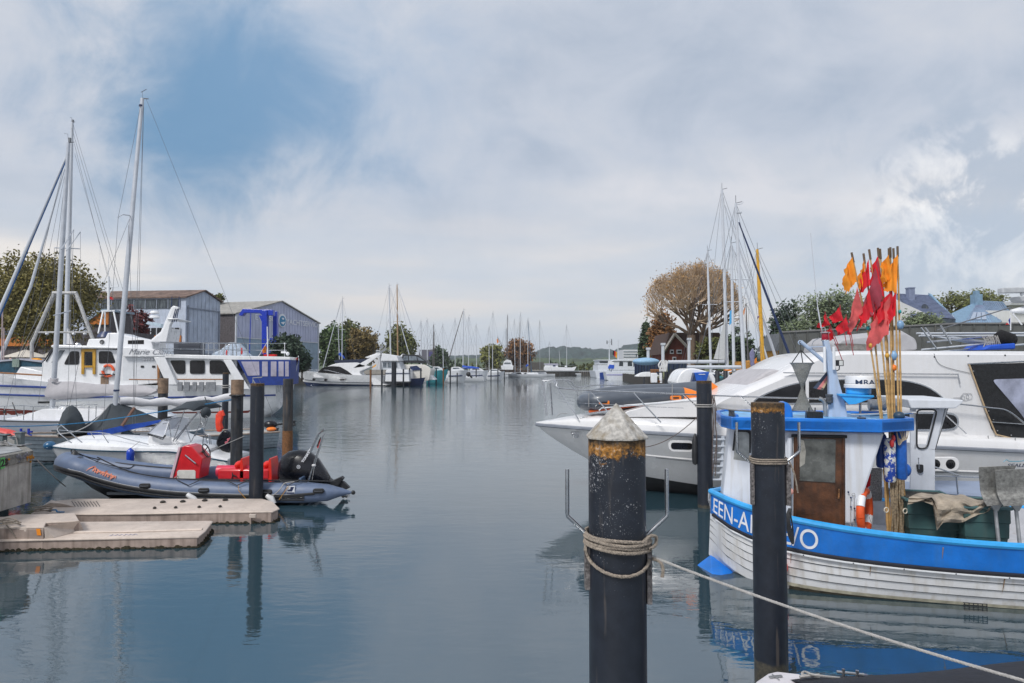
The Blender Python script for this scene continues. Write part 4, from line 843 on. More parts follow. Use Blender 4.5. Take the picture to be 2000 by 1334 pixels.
# dark inner band along the top of the near tube
mb=MB(); mb.tube([q+V((0,0,.228)) for q in offs(path,-sg*.02,0)[:int(n*.42)]],[(.012,.05)]*int(n*.42),6); t.part('top_band',mb,M('charcoal strip',(.03,.035,.045),.6))
# hull under the tubes, deep V rising at the bow
mb=MB(); rings=[]
for x,zk,w,zt in ((150,.50,.05,.75),(180,.22,.35,.62),(230,-.1,.62,.42),(300,-.25,.75,.25),(450,-.3,.78,.18),(600,-.3,.78,.18)):
    c=Q(x,950,0); rings.append([V((c.x,c.y-w,zt)),V((c.x,c.y,zk)),V((c.x,c.y+w,zt)),V((c.x,c.y,zt+.05))])
mb.loft(rings); t.part('hull',mb,black,bevel=.01)
mb=MB(); c0=Q(240,950,0); c1=Q(610,950,0); mb.box(((c0.x+c1.x)/2,c0.y,.22),(c1.x-c0.x,1.3,.06)); t.part('deck',mb,M('grey deck',(.25,.27,.30),.8),smooth=False)
mb=MB(); c=Q(603,950,0); mb.box((c.x,c.y,.35),(.06,1.35,.45)); t.part('transom',mb,gribd,bevel=.01)
# grab handles
for x,y in ((283,949),(398,958),(521,961),(622,959)):
    u,z=f.at(x,y,va+.225); mb=MB(); mb.prism(f,rrect(u-.125,z-.055,u+.125,z+.055,.05),va+.19,va+.245); h=t.part('handle_patch',mb,black,bevel=.01)
    mb=MB(); mb.tube([f.w(u-.09,va+.245,z),f.w(u-.04,va+.275,z),f.w(u+.04,va+.275,z),f.w(u+.09,va+.245,z)],[(.012,.02)]*4,6); t.part('handle',mb,M('grey rubber',(.06,.065,.075),.5),parent=h)
# life lines
def T_(px,py,v,dy=0): return Q(px,py,v)+V((0,dy,0))
ll=[T_(x,y,va+.1) for x,y in ((190,893),(230,912),(270,925),(330,934),(380,936),(450,937),(520,938),(600,939),(655,940))]
mb=MB(); mb.tube(spline(ll),.014,6); t.part('lifeline',mb,black)
for a,b,c in ((345,368,392),(440,463,487),(545,562,585)):
    mb=MB(); mb.tube([T_(a,937,va+.14),T_(b,948,va+.235),T_(c,937,va+.14)],.011,5); t.part('lifeline',mb,black)
mb=MB(); mb.tube(spline([T_(146,885,.1),T_(190,897,-.6),T_(240,905,-.62),T_(310,912,-.62),T_(345,914,-.62)]),.014,6); mb.tube(spline([T_(146,882,.1),T_(200,905,-.4),T_(250,914,-.55),T_(262,907,-.6)]),.01,5); t.part('painter_line',mb,black)
mb=MB(); mb.lathe(T_(146,888,.1),[(.01,0),(.09,0),(.06,.06),(.02,.1)],12); mb.ring(T_(143,884,.1)+V((0,0,.03)),.05,.012,(0,1,.3),12,6); t.part('tow_eye',mb,black)
# dark bands and stripe patches
for x in (339,): 
    mb=MB(); c=Q(x,958,va); mb.ring(c,.234,.006,(1,0,0),24,4); mb.ring(c+V((.05,0,0)),.234,.006,(1,0,0),24,4); t.part('seam_band',mb,gribd)
# lettering
px_=[(170,919),(176,914),(183,912),(182,920),(186,914),(187,922),(192,918),(190,924),(196,920),(198,926),(201,921),(202,928),(207,920),(206,930),(210,923),(212,931),(217,925),(218,932),(223,928),(217,936),(222,932),(227,930),(226,934)]
q=MB(); q.tube(spline([f.W(x,y,va+.2) for x,y in px_],4),[.006+.007*(k%7>2) for k in range(4*(len(px_)-1)+1)],6); q.tube(spline([f.W(x,y,va+.2) for x,y in ((184,914),(196,921),(210,925),(224,930))],4),.010,6)
def wrap(mb,cz,r):  # lay lettering on the round tube
    out=[]
    for x,y,z in mb.v:
        i=min(range(len(path)),key=lambda k:abs(path[k].x-x)+(path[k].y>16.4)*9); c=path[i]; dz=max(-r*.9,min(r*.9,z-c.z)); out.append((x,c.y-math.sqrt(r*r-dz*dz),z))
    mb.v=out; return mb
t.part('name_lettering',wrap(q,0,.252),M('faded orange',(.55,.17,.10),.6),smooth=False)
u,z=f.at(568,957,va+.22); mb=MB(); mb.prism(f,rrect(u-.09,z-.085,u+.09,z+.085,.01),va+.18,va+.232); em=t.part('emblem_plate',mb,M('pale label',(.62,.64,.68),.5),smooth=False)
mb=MB(); mb.prism(f,[(u-.07,z-.03),(u+.03,z-.03),(u+.075,z+.07),(u-.0,z+.07),(u-.01,z+.02),(u-.07,z+.0)],va+.232,va+.236); mb.prism(f,[(u-.085,z-.08),(u+.085,z-.08),(u+.085,z-.05),(u-.085,z-.05)],va+.232,va+.236); t.part('emblem_mark',mb,M('dark navy',(.01,.02,.07),.4),parent=em,smooth=False)
# console
cv=.15
cp=f.pl([(338,935),(356,873),(362,870),(374,872),(395,896),(389,935)],cv)
mb=MB(); mb.prism(f,cp,cv,cv-.5); cn=t.part('console',mb,red,bevel=.02)
mb=MB(); mb.prism(f,f.pl([(335,935),(353,872),(357,872),(341,935)],cv-.1),cv+.015,cv-.515); t.part('console_screen',mb,M('pale red edge',(.60,.45,.5),.2),parent=cn,bevel=.004)
mb=MB(); a=f.pl([(346,935),(382,935),(382,918),(346,918)],cv); mb.prism(f,rrect(a[0][0],a[0][1]-.04,a[1][0],a[2][1],.05),cv-.01,cv+.012); t.part('hatch',mb,M('cream hatch',(.60,.59,.55),.5),parent=cn,bevel=.004)
mb=MB(); mb.tube([Q(362,889,cv),Q(362,889,cv+.05),Q(382,905,cv+.05),Q(382,905,cv)],.018,8); t.part('grab_rail',mb,steel,parent=cn)
c=Q(403,880,cv-.25); mb=MB(); ax=(.93,0,.37); mb.ring(c,.165,.014,ax,24,8); 
for k in range(3):
    a=k*2*pi/3; q=V((0,0,1)).rotation_difference(V(ax)).to_matrix()@V((.16*cos(a),.16*sin(a),0)); mb.tube([c-V(ax)*.05,c+q],.011,6)
mb.tube([c-V(ax)*.06,c-V(ax)*.22],.035,10); t.part('steering_wheel',mb,black,parent=cn)
mb=MB(); mb.ball(Q(383,890,cv-.2),(.13,.12,.09),10); t.part('instrument_hood',mb,black,parent=cn)
# seats
mb=MB(); a=f.pl([(424,938),(529,938),(529,916),(424,916)],cv+.05); mb.prism(f,[(a[0][0],a[0][1]),(a[1][0],a[1][1]),(a[1][0],a[2][1]),(a[0][0],a[2][1])],cv+.05,cv-.5); st=t.part('seat',mb,red,bevel=.05)
mb=MB(); mb.tube([Q(424,920,cv-.2)+V((.02,0,0)),Q(529,920,cv-.2)],.14,16); t.part('seat_cushion',mb,M('pinkish red vinyl',(.62,.03,.08),.4,var=.1),parent=st)
for x,k in ((468,1),(523,1)):
    mb=MB(); mb.prism(f,sm2(f.pl([(x+4,938),(x+10,938),(x+9,900),(x+5,898)],cv-.05),3),cv+.05,cv-.45); mb.ball(Q(x,908,cv-.2),(.10,.19,.10),12); t.part('seat_back',mb,M('bright red vinyl',(.68,.02,.01),.35,var=.1),parent=st)
mb=MB(); mb.tube([Q(454,917,cv+.02),Q(454,930,cv+.07),Q(452,937,cv+.06)],.012,5); mb.tube([Q(454,927,cv+.08),Q(462,931,cv+.08)],.014,5); t.part('strap',mb,black,parent=st)
# fuel/white fender
mb=MB(); mb.tube([Q(366,966,va+.28),Q(378,974,va+.30),Q(386,984,va+.30)],[.05,.065,.06],12); single('fender',mb,M('white fender',(.62,.62,.63),.4),'small white fender squeezed between inflatable and pontoon','fender')
mb=MB(); mb.tube([Q(521,968,va+.28),Q(530,974,va+.30),Q(534,984,va+.30)],[.05,.07,.07],12); single('fender',mb,M('white fender'),'white fender at the foot of the lichen headed pile','fender')
# outboard
oc=.1
mb=MB(); rings=[]
side=[(545,905,938),(552,890,942),(565,881,944),(585,878,945),(605,881,946),(622,895,946),(635,915,947),(645,932,948)]
for i,(x,yt,yb) in enumerate(side):
    k=[.35,.75,.95,1,1,.92,.75,.5][i]*.30; top=Q(x,yt,oc);bot=Q(x,yb,oc); h=(top.z-bot.z)
    rings.append([V((top.x,top.y+k*cos(a)*(1 if sin(a)<.3 else .9),bot.z+h/2+h/2*max(-1,min(1,1.0*sin(a)*(1 if sin(a)>0 else 1)))*1)) for a in [2*pi*j/20 for j in range(20)]])
mb.loft(rings); ob=t.part('outboard_engine',mb,blackg,ang=60)
q=text_mb('TOHATSU',f,592,904,oc+.298,.055,bold=.003,rot=R(57),sx=1.15); t.part('engine_lettering',q,M('white lettering'),parent=ob,smooth=False)
c=Q(583,912,oc+.302); mb=MB(); mb.ring(c,.038,.006,(0,-1,0),20,5); mb.tube([c-V((.03,0,.03)),c+V((.03,0,.03))],.005,4);mb.tube([c-V((-.03,0,.03)),c+V((-.03,0,.03))],.005,4); t.part('engine_emblem',mb,M('white lettering'),parent=ob)
mb=MB(); mb.prism(f,f.pl([(632,925),(650,938),(668,930),(672,934),(662,948),(640,948)],oc),oc+.1,oc-.1); mb.prism(f,f.pl([(652,938),(672,940),(684,952),(676,956),(660,946)],oc),oc+.06,oc-.06); mb.tube([Q(655,945,oc),Q(673,971,oc)],[(.1,.05),(.05,.03)],8); t.part('lower_unit',mb,black,parent=ob,bevel=.01)
mb=MB(); 
for k in range(3):
    a=k*2*pi/3+.3; c=Q(676,972,oc); mb.tube([c,c+V((.02,cos(a)*.08,sin(a)*.10)),c+V((.05,cos(a+.2)*.14,sin(a+.2)*.15))],[(.01,.02),(.012,.05),(.006,.03)],6)
t.part('propeller',mb,gal,parent=ob)
# stern pole with rolled flag
p0=Q(601,943,va-.2);p1=Q(618,890,va-.2); p2=Q(634,838,va-.2)
mb=MB(); mb.tube([p0,p1],.022,8); mb.tube([p1,Q(631,849,va-.2)],.016,8); mb.tube([Q(621,849,va-.35),p2],.014,6); mb.tube([Q(606,883,va-.35),Q(621,849,va-.35)],.028,8); mb.tube([Q(634,845,va-.2),Q(614,912,va-.2),Q(609,940,va-.2)],.010,6); t.part('ski_pole',mb,steel)
mb=MB(); c=Q(613,909,va-.2); mb.ball(c,(.05,.04,.035),10); t.part('stern_light',mb,M('white fender'))
fl=[Q(618,871,va-.3),Q(626,853,va-.3),Q(629,862,va-.3),Q(622,880,va-.3)]
for k,(m_,a,b) in enumerate((('flag black',0,.34),('flag red',.34,.67),('flag gold',.67,1))):
    mm={'flag black':(.01,.01,.01),'flag red':(.5,.01,.01),'flag gold':(.75,.35,.02)}[m_]
    mb=MB(); L_=lambda s,e:(fl[0].lerp(fl[3],s)).lerp(fl[1].lerp(fl[2],s),e)
    mb.grid([[L_(a,e/4)+V((0,.02*sin(e*2),0)) for e in range(5)],[L_(b,e/4)+V((0,.02*sin(e*2+1),0)) for e in range(5)]]); t.part('flag_stripe',mb,M(m_,mm,.8,var=.15))
mb=MB(); mb.tube(spline([Q(524,975,va+.2),Q(545,958,va+.3),Q(556,944,va+.22),Q(575,941,va+.15)]),.013,6); t.part('mooring_line',mb,ropew)
mb=MB(); mb.tube([Q(466,948,va+.25),Q(466,958,va+.25),Q(480,974,va+.25)],.007,5); mb.tube([Q(563,950,va+.25),Q(545,976,va+.25)],.007,5); t.part('lashing',mb,M('orange line',(.55,.28,.06),.8))
# ================================================================== white runabout
f=Fr((P(120,0,20.4).x,20.4),0)
t=T('motorboat','small white runabout with blue ball at its bow and folded canopy frame','motorboat',f.o)
h=Hull(f,5.2,1.95,.75,.55,draft=.3,rake=.75,full=.5,taper=.9)
def za(px,py,v): return f.at(px,py,v)[1]
vn=.95; h.Ln=f.at(456,0,vn)[0]; h.zb=za(120,871,0); h.zs=za(456,905,vn)
# sheer follows the photo: level then falling at the stern
h.z=lambda t_,s,h=h:(lambda zt:-.3*(.3+.7*min(1,t_*3))*(1-s)+zt*s)(h.zb-.06*t_-(.0 if t_<.72 else (t_-.72)/.28*.27))
grh=M('light grey topside',(.50,.52,.55),.3,var=.04,coat=.3,streak=.15)
t.part('hull',h.skin(0,1),grh)
st=t.part('blue_stripe',h.line(.985,.022,0,0,1,30,off=.005),M('dark teal stripe',(.01,.05,.09),.4))
t.part('spray_rail',h.line(.55,.012,0,.12,1,24,off=.004),M('grey rail',(.25,.28,.31),.5))
# white deck moulding with soft shoulders
mb=MB(); rings=[]
for i in range(25):
    tt=(i/24)**1.1; b=h.half(tt,1); z=h.z(tt,1); up=min(1,tt*6)*(.20+ .13*sin(min(1,tt/.62)*pi))*(1 if tt<.75 else 1-.55*(tt-.75)/.25)
    rings.append([h.fr.w(h.u(tt,1),k*b*w,z+up*e) for k,w,e in ((-1,1,0.0),(-1,.99,.35),(-1,.94,.5),(-1,.8,.62),(-1,.4,1),(1,0,1.06),(1,.4,1),(1,.8,.62),(1,.94,.5),(1,.99,.35),(1,1,0))])
mb.loft(rings,cap=True,closed=False); t.part('deck',mb,white)
# console and screen
mb=MB(); mb.prism(f,sm2(f.pl([(283,872),(288,850),(303,846),(360,864),(400,872),(400,885),(285,885)],.7),2),.62,-.62); t.part('dash_moulding',mb,white,bevel=.05)
mb=MB(); a=[f.W(*q) for q in ((288,847,.75),(319,858,.8),(330,823,.62),(318,820,.6))]; b=[V((q.x,2*20.4-q.y,q.z)) for q in a]
mb.quad(*a); mb.quad(a[0],a[3],b[3],b[0]); mb.quad(*b); t.part('windscreen',mb,clear,smooth=False)
mb=MB(); mb.tube([a[0],a[3],a[2],a[1]],.016,6); mb.tube([a[0]+V((0,-.01,0)),a[1]+V((0,-.01,0))],.03,6); mb.tube([a[3],b[3]],.015,6);mb.tube([b[0],b[3],b[2]],.014,6); t.part('screen_frame',mb,steel)
mb=MB(); mb.tube([f.W(289,848,.78),f.W(318,856,.8),f.W(323,850,.8)],[(.03,.02)]*3,6); t.part('screen_base',mb,black)
# canopy (folded bimini)
fr=MB()
for v in (.8,-.8):
    for p,q in (((343,862),(393,800)),((339,860),(360,802)),((338,862),(388,803)),((373,864),(362,830)),((405,866),(389,806)),((345,858),(386,806)),((374,862),(392,826))): fr.tube([f.W(*p,v),f.W(*q,v)],.014,6)
t.part('canopy_frame',fr,steel)
fr=MB()
for v in (.8,-.8):
    fr.tube([f.W(318,828,v),f.W(330,826,v),f.W(335,858,v)],.014,6); fr.tube([f.W(396,868,v),f.W(398,846,v),f.W(408,849,v),f.W(410,868,v)],.014,6); fr.tube([f.W(381,852,v),f.W(384,845,v),f.W(411,851,v),f.W(413,868,v)],.013,6)
    fr.tube([f.W(399,828,v),f.W(403,812,v),f.W(406,814,v),f.W(401,832,v)],.013,6)
t.part('grab_rail',fr,steel)
mb=MB(); rings=[]
for x,yt,yb in ((358,800,801),(368,790,799),(380,783,796),(393,782,795),(402,785,797),(407,791,799)):
    a=f.W(x,yt,0);b=f.W(x,yb,0); rings.append([V((a.x,a.y-w,z)) for w,z in ((.95,b.z),(.95,b.z+.03),(.5,a.z),(-.5,a.z),(-.95,b.z+.03),(-.95,b.z))])
mb.loft(rings); t.part('canopy_cover',mb,dcan)
mb=MB(); mb.ball(f.W(402,806,.5),(.13,.2,.16),12); mb.tube([f.W(404,786,.3),f.W(400,775,.3)],.015,6); t.part('canopy_bag',mb,dcan)
# bow rail
fr=MB()
for v in (1,-1):
    fr.tube(spline([f.W(118,832,.12*v),f.W(112,838,.3*v),f.W(118,848,.35*v),f.W(140,865,.5*v)]),.015,7)
    fr.tube([f.W(119,830,.15*v),f.W(160,864,.62*v)],.015,7)
    fr.tube(spline([f.W(116,840,.35*v),f.W(150,843,.6*v),f.W(205,846,.75*v),f.W(250,858,.85*v),f.W(290,868,.9*v)]),.013,7)
    for x,y,x2,y2 in ((177,845,185,856),(200,847,213,867)): fr.tube([f.W(x,y,.7*v),f.W(x2,y2,.75*v)],.011,6)
fr.tube([f.W(118,832,.12),f.W(118,832,-.12)],.015,6); t.part('bow_rail',fr,steel)
mb=MB(); mb.ball(f.W(97,870,.05),(.165,.165,.13),18); bl=single('fender','' and mb or mb,M('ball fender blue',(.015,.10,.22),.3,var=.2,coat=.3),'round dark blue ball fender hung over the bow of the white runabout','fender')
g=T('fender','long royal blue fender hanging on the side of the white runabout','fender',f.W(274,895,1.1))
mb=MB(); c=f.W(273.5,0,1.08); z0=f.W(273,912,1.08).z; z1=f.W(273,876,1.08).z; mb.lathe(V((c.x,c.y,z0)),[(.01,0),(.07,.01),(.10,.05),(.105,z1-z0-.12),(.09,z1-z0-.05),(.03,z1-z0),(.01,z1-z0+.02)],18); g.part('body',mb,M('fender blue',(.01,.05,.42),.3,coat=.3))
mb=MB(); mb.tube([V((c.x,c.y,z1)),f.W(273,862,.9)],.008,5); g.part('lanyard',mb,ropew); mb=MB(); mb.lathe(V((c.x,c.y,z0-.02)),[(.02,0),(.03,.03)],8); g.part('end_eye',mb,black)
# outboard tilted up
mb=MB(); mb.prism(f,sm2(f.pl([(421,868),(427,850),(438,840),(447,843),(452,855),(448,882),(440,886)],.2),2),.22,-.22); ob=t.part('outboard_engine',mb,blackg,bevel=.06)
q=MB(); q.tube(spline([f.W(x,y,.232) for x,y in ((441,868),(440,864),(443,863),(442,867),(445,861),(444,858),(447,857),(446,861),(449,855))],3),.014,6); t.part('engine_lettering',q,M('pinkish lettering',(.7,.2,.25),.5),parent=ob,smooth=False)
mb=MB(); mb.tube(spline([f.W(x,y,.86) for x,y in ((312,869),(325,867),(338,868),(340,866),(342,869),(345,865),(347,868),(350,865),(352,867),(355,865),(358,867),(362,866),(365,867),(377,869))],3),.006,5); t.part('deck_lettering',mb,M('grey script',(.2,.21,.24),.6),smooth=False)
l=T('mooring_rope','white line from the timber headed pile down across the red console','rope',P(464,870,19)); l.part('line',rope([P(477,852,19.2),P(430,872,18.6),P(395,893,17.6),P(338,936,16.0)],.011),ropew)
# ================================================================== clinker sailing boat with tarpaulin
bx0=P(8,0,21.6).x; bx1=P(541,0,27.2).x
ang=math.degrees(math.atan2(27.2-21.6,bx1-bx0)); Lc=math.hypot(27.2-21.6,bx1-bx0)
f=Fr((bx0,21.6),ang)
t=T('sailing_boat','grey clinker planked sailing boat under a charcoal tarpaulin tent','sailing boat',f.w(Lc/2,0,0))
h=Hull(f,Lc,2.5,1.02,.62,draft=.35,rake=.7,full=.45,taper=.72,pb=.8,ps=.42)
# lapped planks: stepped cross section
mb=MB(); n=26; S=8; rings=[]
for i in range(n+1):
    tt=(i/n)**1.2; r_=[]
    for side in (1,-1):
        col_=[]
        for j in range(S):
            s0=j/S;s1=(j+1)/S; col_+= [h.pt(tt,s0,side,.022*min(1,tt*9)),h.pt(tt,s1-.001,side,.0)]
        r_.append(col_)
    rings.append(r_[0][::-1]+r_[1])
mb.loft(rings,cap=True,closed=False); t.part('planked_hull',mb,M('grey blue planking',(.30,.36,.41),.5,var=.12,streak=.4,sc2=(.12,.13,.14)),smooth=False)
for k in range(1,S): t.part('lap_shade_line',h.line(k/S-.004,.006,0,.02,1,24,off=.014,sides=4),M('plank shadow gap',(.05,.06,.07),.8)) if k>2 else None  # dark lines drawn in for the shade under each plank lap
t.part('gunwale',h.line(1.0,.035,0,0,1,28,off=.02),M('bleached teak',(.33,.27,.23),.7,var=.25,scale=8)); t.part('waterline_band',h.skin(0,.30,off=.004),black); t.part('deck',h.deck(.03,.06),M('grey deck paint',(.42,.42,.40),.8,var=.15))
# mast
mz=P(278,190,1).z
mb_=f.W(222,832,0) ; 
def mast_pt(f,px,py,v=0): return f.W(px,py,v)
m0=f.W(221,835,0); m1=f.W(278,192,0)
Lm=(m1-m0).length
mb=MB(); mb.tube([m0,m0.lerp(m1,.5),m1],[(.088,.07),(.088,.07),(.062,.055)],14); ms=t.part('mast',mb,alu)
mb=MB(); mb.tube([m0.lerp(m1,.11)-V((0,0,.04)),m0.lerp(m1,.11)+V((0,0,.02))],.095,12); mb.tube([f.W(275,208,0),f.W(275.5,205,0)],.07,12); t.part('mast_band',mb,navy,parent=ms)
mb=MB(); mb.tube([m1,m1+V((.22,0,-.02))],.02,5); mb.tube([m1,m1+V((0,0,.25)),m1+V((.1,0,.3))],.006,4); mb.tube([m1+V((-.05,0,.22)),m1+V((.14,0,.33))],.012,4); t.part('masthead_vane',mb,wire,parent=ms)
mb=MB(); sp=f.W(254,421,0); mb.tube([f.W(231,424,.7),f.W(240,419,.35),sp],.018,6); mb.tube([sp,f.W(262,424,-.7)],.018,6); t.part('spreader',mb,alu,parent=ms)
w=MB()
for a,b in (((278,190,0),(231,424,.7)),((231,424,.7),(200,846,1.1)),((281,192,0),(272,560,-.1)),((272,560,-.1),(262,842,-.9)),((254,425,0),(168,640,1.0)),((168,640,1.0),(126,838,.4)),((281,195,0),(258,846,1.0)),((251,440,0),(265,846,1.1))): w.tube([f.W(*a),f.W(*b)],.007,4)
w.tube([f.W(285,192,0),f.W(545,838,0)],.006,3); t.part('rigging',w,wire)
# boom with stowed white sail
b0=f.W(234,783,0); b1=f.W(452,776,0); k=[b0.lerp(b1,i/16)+V((0,0,.03*sin(i*1.3)-.12*sin(pi*i/16))) for i in range(17)]
mb=MB(); mb.tube(k,[(.12+.035*sin(i*.9)**2+.02*cos(i*2.2),.11) for i in range(17)],14); bm=t.part('stowed_sail',mb,wcan)
mb=MB(); mb.tube([b0+V((-.1,0,-.13)),b1+V((.05,0,-.10))],.05,8); t.part('boom',mb,alu)
# tarpaulin tent
def tent(rows,name,mat,th=.01):
    mb=MB(); mb.grid(rows); return t.part(name,mb,mat,smooth=True)
rid=[(112,848),(140,838),(175,824),(200,806),(216,790),(225,786),(240,790),(262,796),(290,808),(318,820)]
dn=[(114,850),(142,848),(175,846),(205,842),(225,840),(245,837),(262,834),(285,829),(305,825),(322,821)]
rows=[];N_=6
for j in range(N_+1):
    row=[]
    for (rx,ry),(dx,dy) in zip(rid,dn):
        a=f.W(rx,ry,0); b=f.W(dx,dy,1.05); q=a.lerp(b,j/N_); q.z-=.12*sin(pi*j/N_)*(1-.2*sin(rx)); q+=V((0,0,.02*sin(rx*.21+j*1.7))); row.append(q)
    rows.append(row)
tent(rows,'tarpaulin',dcan); 
rows=[[V(q) for q in r] for r in rows]; mir=[]
for r in rows:
    mir.append([q-2*f.v*((q-f.o).dot(f.v)) for q in r])
tent(mir,'tarpaulin_far_side',dcan)
mb=MB(); mb.grid([[f.W(x,y,1.06) for x,y in ((170,843),(200,840),(240,831),(280,825),(312,820))],[f.W(x,y,1.09) for x,y in ((171,849),(200,852),(240,843),(280,834),(318,823))]]); t.part('blue_underlay',mb,M('blue tarp',(.01,.07,.42),.5,var=.2,bump=.4))
mb=MB(); mb.tube(spline([f.W(112,848,.8),f.W(150,842,.9),f.W(185,822,.5),f.W(214,790,.05)]),.02,6); t.part('tarp_hem',mb,M('pale hem',(.4,.4,.4),.8))
mb=MB(); mb.box(f.W(250,813,1.1),(.06,.04,.01)); mb.tube([f.W(238,832,1.1),f.W(263,796,1.1)],[(.05,.02)]*2,4); t.part('wooden_strut',mb,M('red brown wood',(.22,.12,.09),.7))
mb=MB(); rings=[]
for i,(x,yt,w) in enumerate(((112,845,.30),(117,826,.42),(124,807,.50),(133,794,.50),(140,791,.48),(149,796,.50),(157,809,.5),(163,826,.45),(170,843,.35))):
    a=f.W(x,yt,.25); zb=f.W(x,848,.25).z; rings.append([a+f.v*(w*-cos(pi*k/12))+V((.03*sin(3*k+i),0,(zb-a.z)*(1-sin(pi*k/12)**.5)+.025*sin(k*1.7+x))) if 0<k<12 else V(((a+f.v*(w*-cos(pi*k/12))).x,(a+f.v*(w*-cos(pi*k/12))).y,zb)) for k in range(13)])
mb.loft(rings,closed=False); t.part('foredeck_cover',mb,dcan)
# cockpit and transom, thwarts, small bits
mb=MB(); mb.prism(f,f.pl([(240,842),(250,838),(262,846),(380,842),(400,836),(400,852),(238,856)],.8),.82,.55); t.part('coaming',mb,M('grey topside paint',(.10,.15,.20),.5),smooth=False)
mb=MB(); mb.tube(f and [f.W(x,y,.86) for x,y in ((243,841),(252,839),(262,846),(330,843),(380,841),(392,838))],.025,6); t.part('coaming_edge',mb,white2)
for y in (1,): 
    mb=MB(); c=f.W(285,832,.6); mb.box(c,(1.5,.22,.05),R(ang)); t.part('thwart',mb,M('bleached teak'),smooth=False,bevel=.01)
    mb=MB(); mb.tube([f.W(255,836,.8),f.W(300,832,.8)],.02,6); t.part('oar',mb,M('bleached teak'))
mb=MB(); mb.prism(f,rrect(*f.at(273,852,.83),*f.at(295,846,.83),.04),.82,.86); t.part('porthole',mb,white2)
# little outboard on the stern
mb=MB(); c=f.W(528,829,0); mb.ball(c,(.28,.2,.17),14); ob=t.part('outboard_engine',mb,blackg); mb=MB(); mb.tube([c+V((.2,0,-.02)),f.W(552,828,0),f.W(573,828,0)],.035,8); mb.lathe(f.W(574,828,0)-V((0,0,.1)),[(.02,0),(.09,.05),(.05,.15),(.09,.22),(.02,.26)],8); mb.box(f.W(533,841,0),(.35,.3,.18)); t.part('outboard_leg',mb,black,parent=ob)
mb=MB(); mb.prism(f,f.pl([(533,851),(541,844),(543,847),(539,862),(535,862)],0),.05,-.05); t.part('rudder_fitting',mb,gal,smooth=False)
mb=MB(); mb.ball(f.W(530,838,.3),(.2,.2,.08),8); t.part('orange_tank',mb,orange)
# red coat/float hanging, red boat at left edge
g=T('lifejacket','red orange lifejacket hanging from a line behind the tarred pile','lifejacket',P(428,820,25))
mb=MB(); mb.tube(spline([P(429,802,25),P(427,815,25),P(430,828,25),P(427,842,25)]),[(.10,.07),(.15,.1),(.17,.1),(.12,.1)]+[(.13,.08)]*15,8) if 0 else mb.tube([P(432,803,25),P(429,812,25),P(427,825,25),P(429,836,25),P(428,843,25)],[(.06,.05),(.15,.09),(.12,.09),(.14,.1),(.08,.07)],8); g.part('body',mb,M('red nylon',(.75,.05,.02),.6,var=.2,bump=.6,bs=12))
mb=MB(); mb.tube([P(430,806,25),P(434,803,25),P(437,812,25)],.06,7); g.part('collar',mb,M('red nylon')); mb=MB(); mb.tube([P(429,803,25),P(428,788,25)],.012,4); g.part('cord',mb,rope_m)
l=T('mooring_rope','long blue and white line stretched across the sailing boats from pile to left edge','rope',P(240,820,22)); l.part('line',rope(sag(P(-30,832,21),P(180,824,22.2),.06,10)+sag(P(180,824,22.2),P(455,780,19.8),.02,12)[1:],.017,pitch=.1),ropeb)
mb=MB(); g=Fr((P(-10,0,20).x,20),0)
t=T('kayak','pointed red kayak tip lying at the left edge behind the jetty','kayak',P(10,848,20)); mb.tube(spline([P(-60,838,20),P(0,842,20),P(25,847,20),P(41,851,20)]),[(.10,.22)]*6+[(.09,.19)]*6+[(.07,.13)]*6+[(.02,.03)],12); t.part('hull',mb,M('salmon red plastic',(.62,.07,.06),.5))
# ================================================================== white sailing yacht with dark sprayhood
f=Fr((P(-60,0,29.6).x,29.6),0)
def lean_mast(t,f,b,tp,r0,r1,mat,sp=(),wires=(),vane=True,n=10,wr=.008):
    m0=f.W(*b,0); m1=f.W(*tp,0); mb=MB(); mb.tube([m0,m0.lerp(m1,.6),m1],[r0,r0,r1],n); ms=t.part('mast',mb,mat)
    if vane:
        mb=MB(); mb.tube([m1,m1+V((.25,0,.04))],r1*.25,4); mb.tube([m1,m1+V((-.05,0,.4)),m1+V((-.2,0,.42))],r1*.12,4); mb.box(m1+V((.05,0,.12)),(r1*1.2,r1*1.2,.2)); t.part('masthead_vane',mb,wire,parent=ms)
    for x0,y0,x1,y1 in sp:
        mb=MB(); mb.tube([f.W(x0,y0,.8),f.W((x0+x1)/2,(y0+y1)/2,0),f.W(x1,y1,-.8)],r1*.4,5); t.part('spreader',mb,mat,parent=ms)
    if wires:
        w=MB()
        for q in wires: w.tube([f.W(q[0],q[1],q[4] if len(q)>4 else 0),f.W(q[2],q[3],q[5] if len(q)>5 else 0)],wr,3)
        t.part('rigging',w,wire)
    return ms
t=T('sailing_boat','white sailing yacht with grey boom cover and thick furled jib','sailing boat',f.w(6,0,0))
Ls=f.at(338,0,0)[0]; zsh=f.at(100,823,1.4)[1]
h=Hull(f,Ls,3.0,zsh+.12,zsh,draft=.35,rake=.9,full=.5,taper=.75)
t.part('hull',h.skin(),M('lavender white topside',(.60,.61,.67),.3,var=.04,coat=.3,streak=.1)); t.part('rubbing_strake',h.line(.97,.03,0,0,1,26,off=.01),M('dark strake',(.06,.06,.065),.5)); t.part('toe_rail',h.line(1.0,.02,0,0,1,26),alu); t.part('deck',h.deck(),white)
mb=MB(); mb.prism(f,sm2(f.pl([(5,819),(40,812),(70,803),(85,799),(118,800),(260,803),(290,822),(5,822)],.9),3),.85,-.85); t.part('coachroof',mb,white,bevel=.1)
ms=lean_mast(t,f,(101,815),(134,279),.10,.07,alu,((120,487,144,449),(105,616,138,607)),((134,282,12,800,0,0),(140,250,232,560,0,0),(134,285,150,812,0,1.3),(144,449,131,812,0,1.2),(133,300,75,790,0,-1.2)))
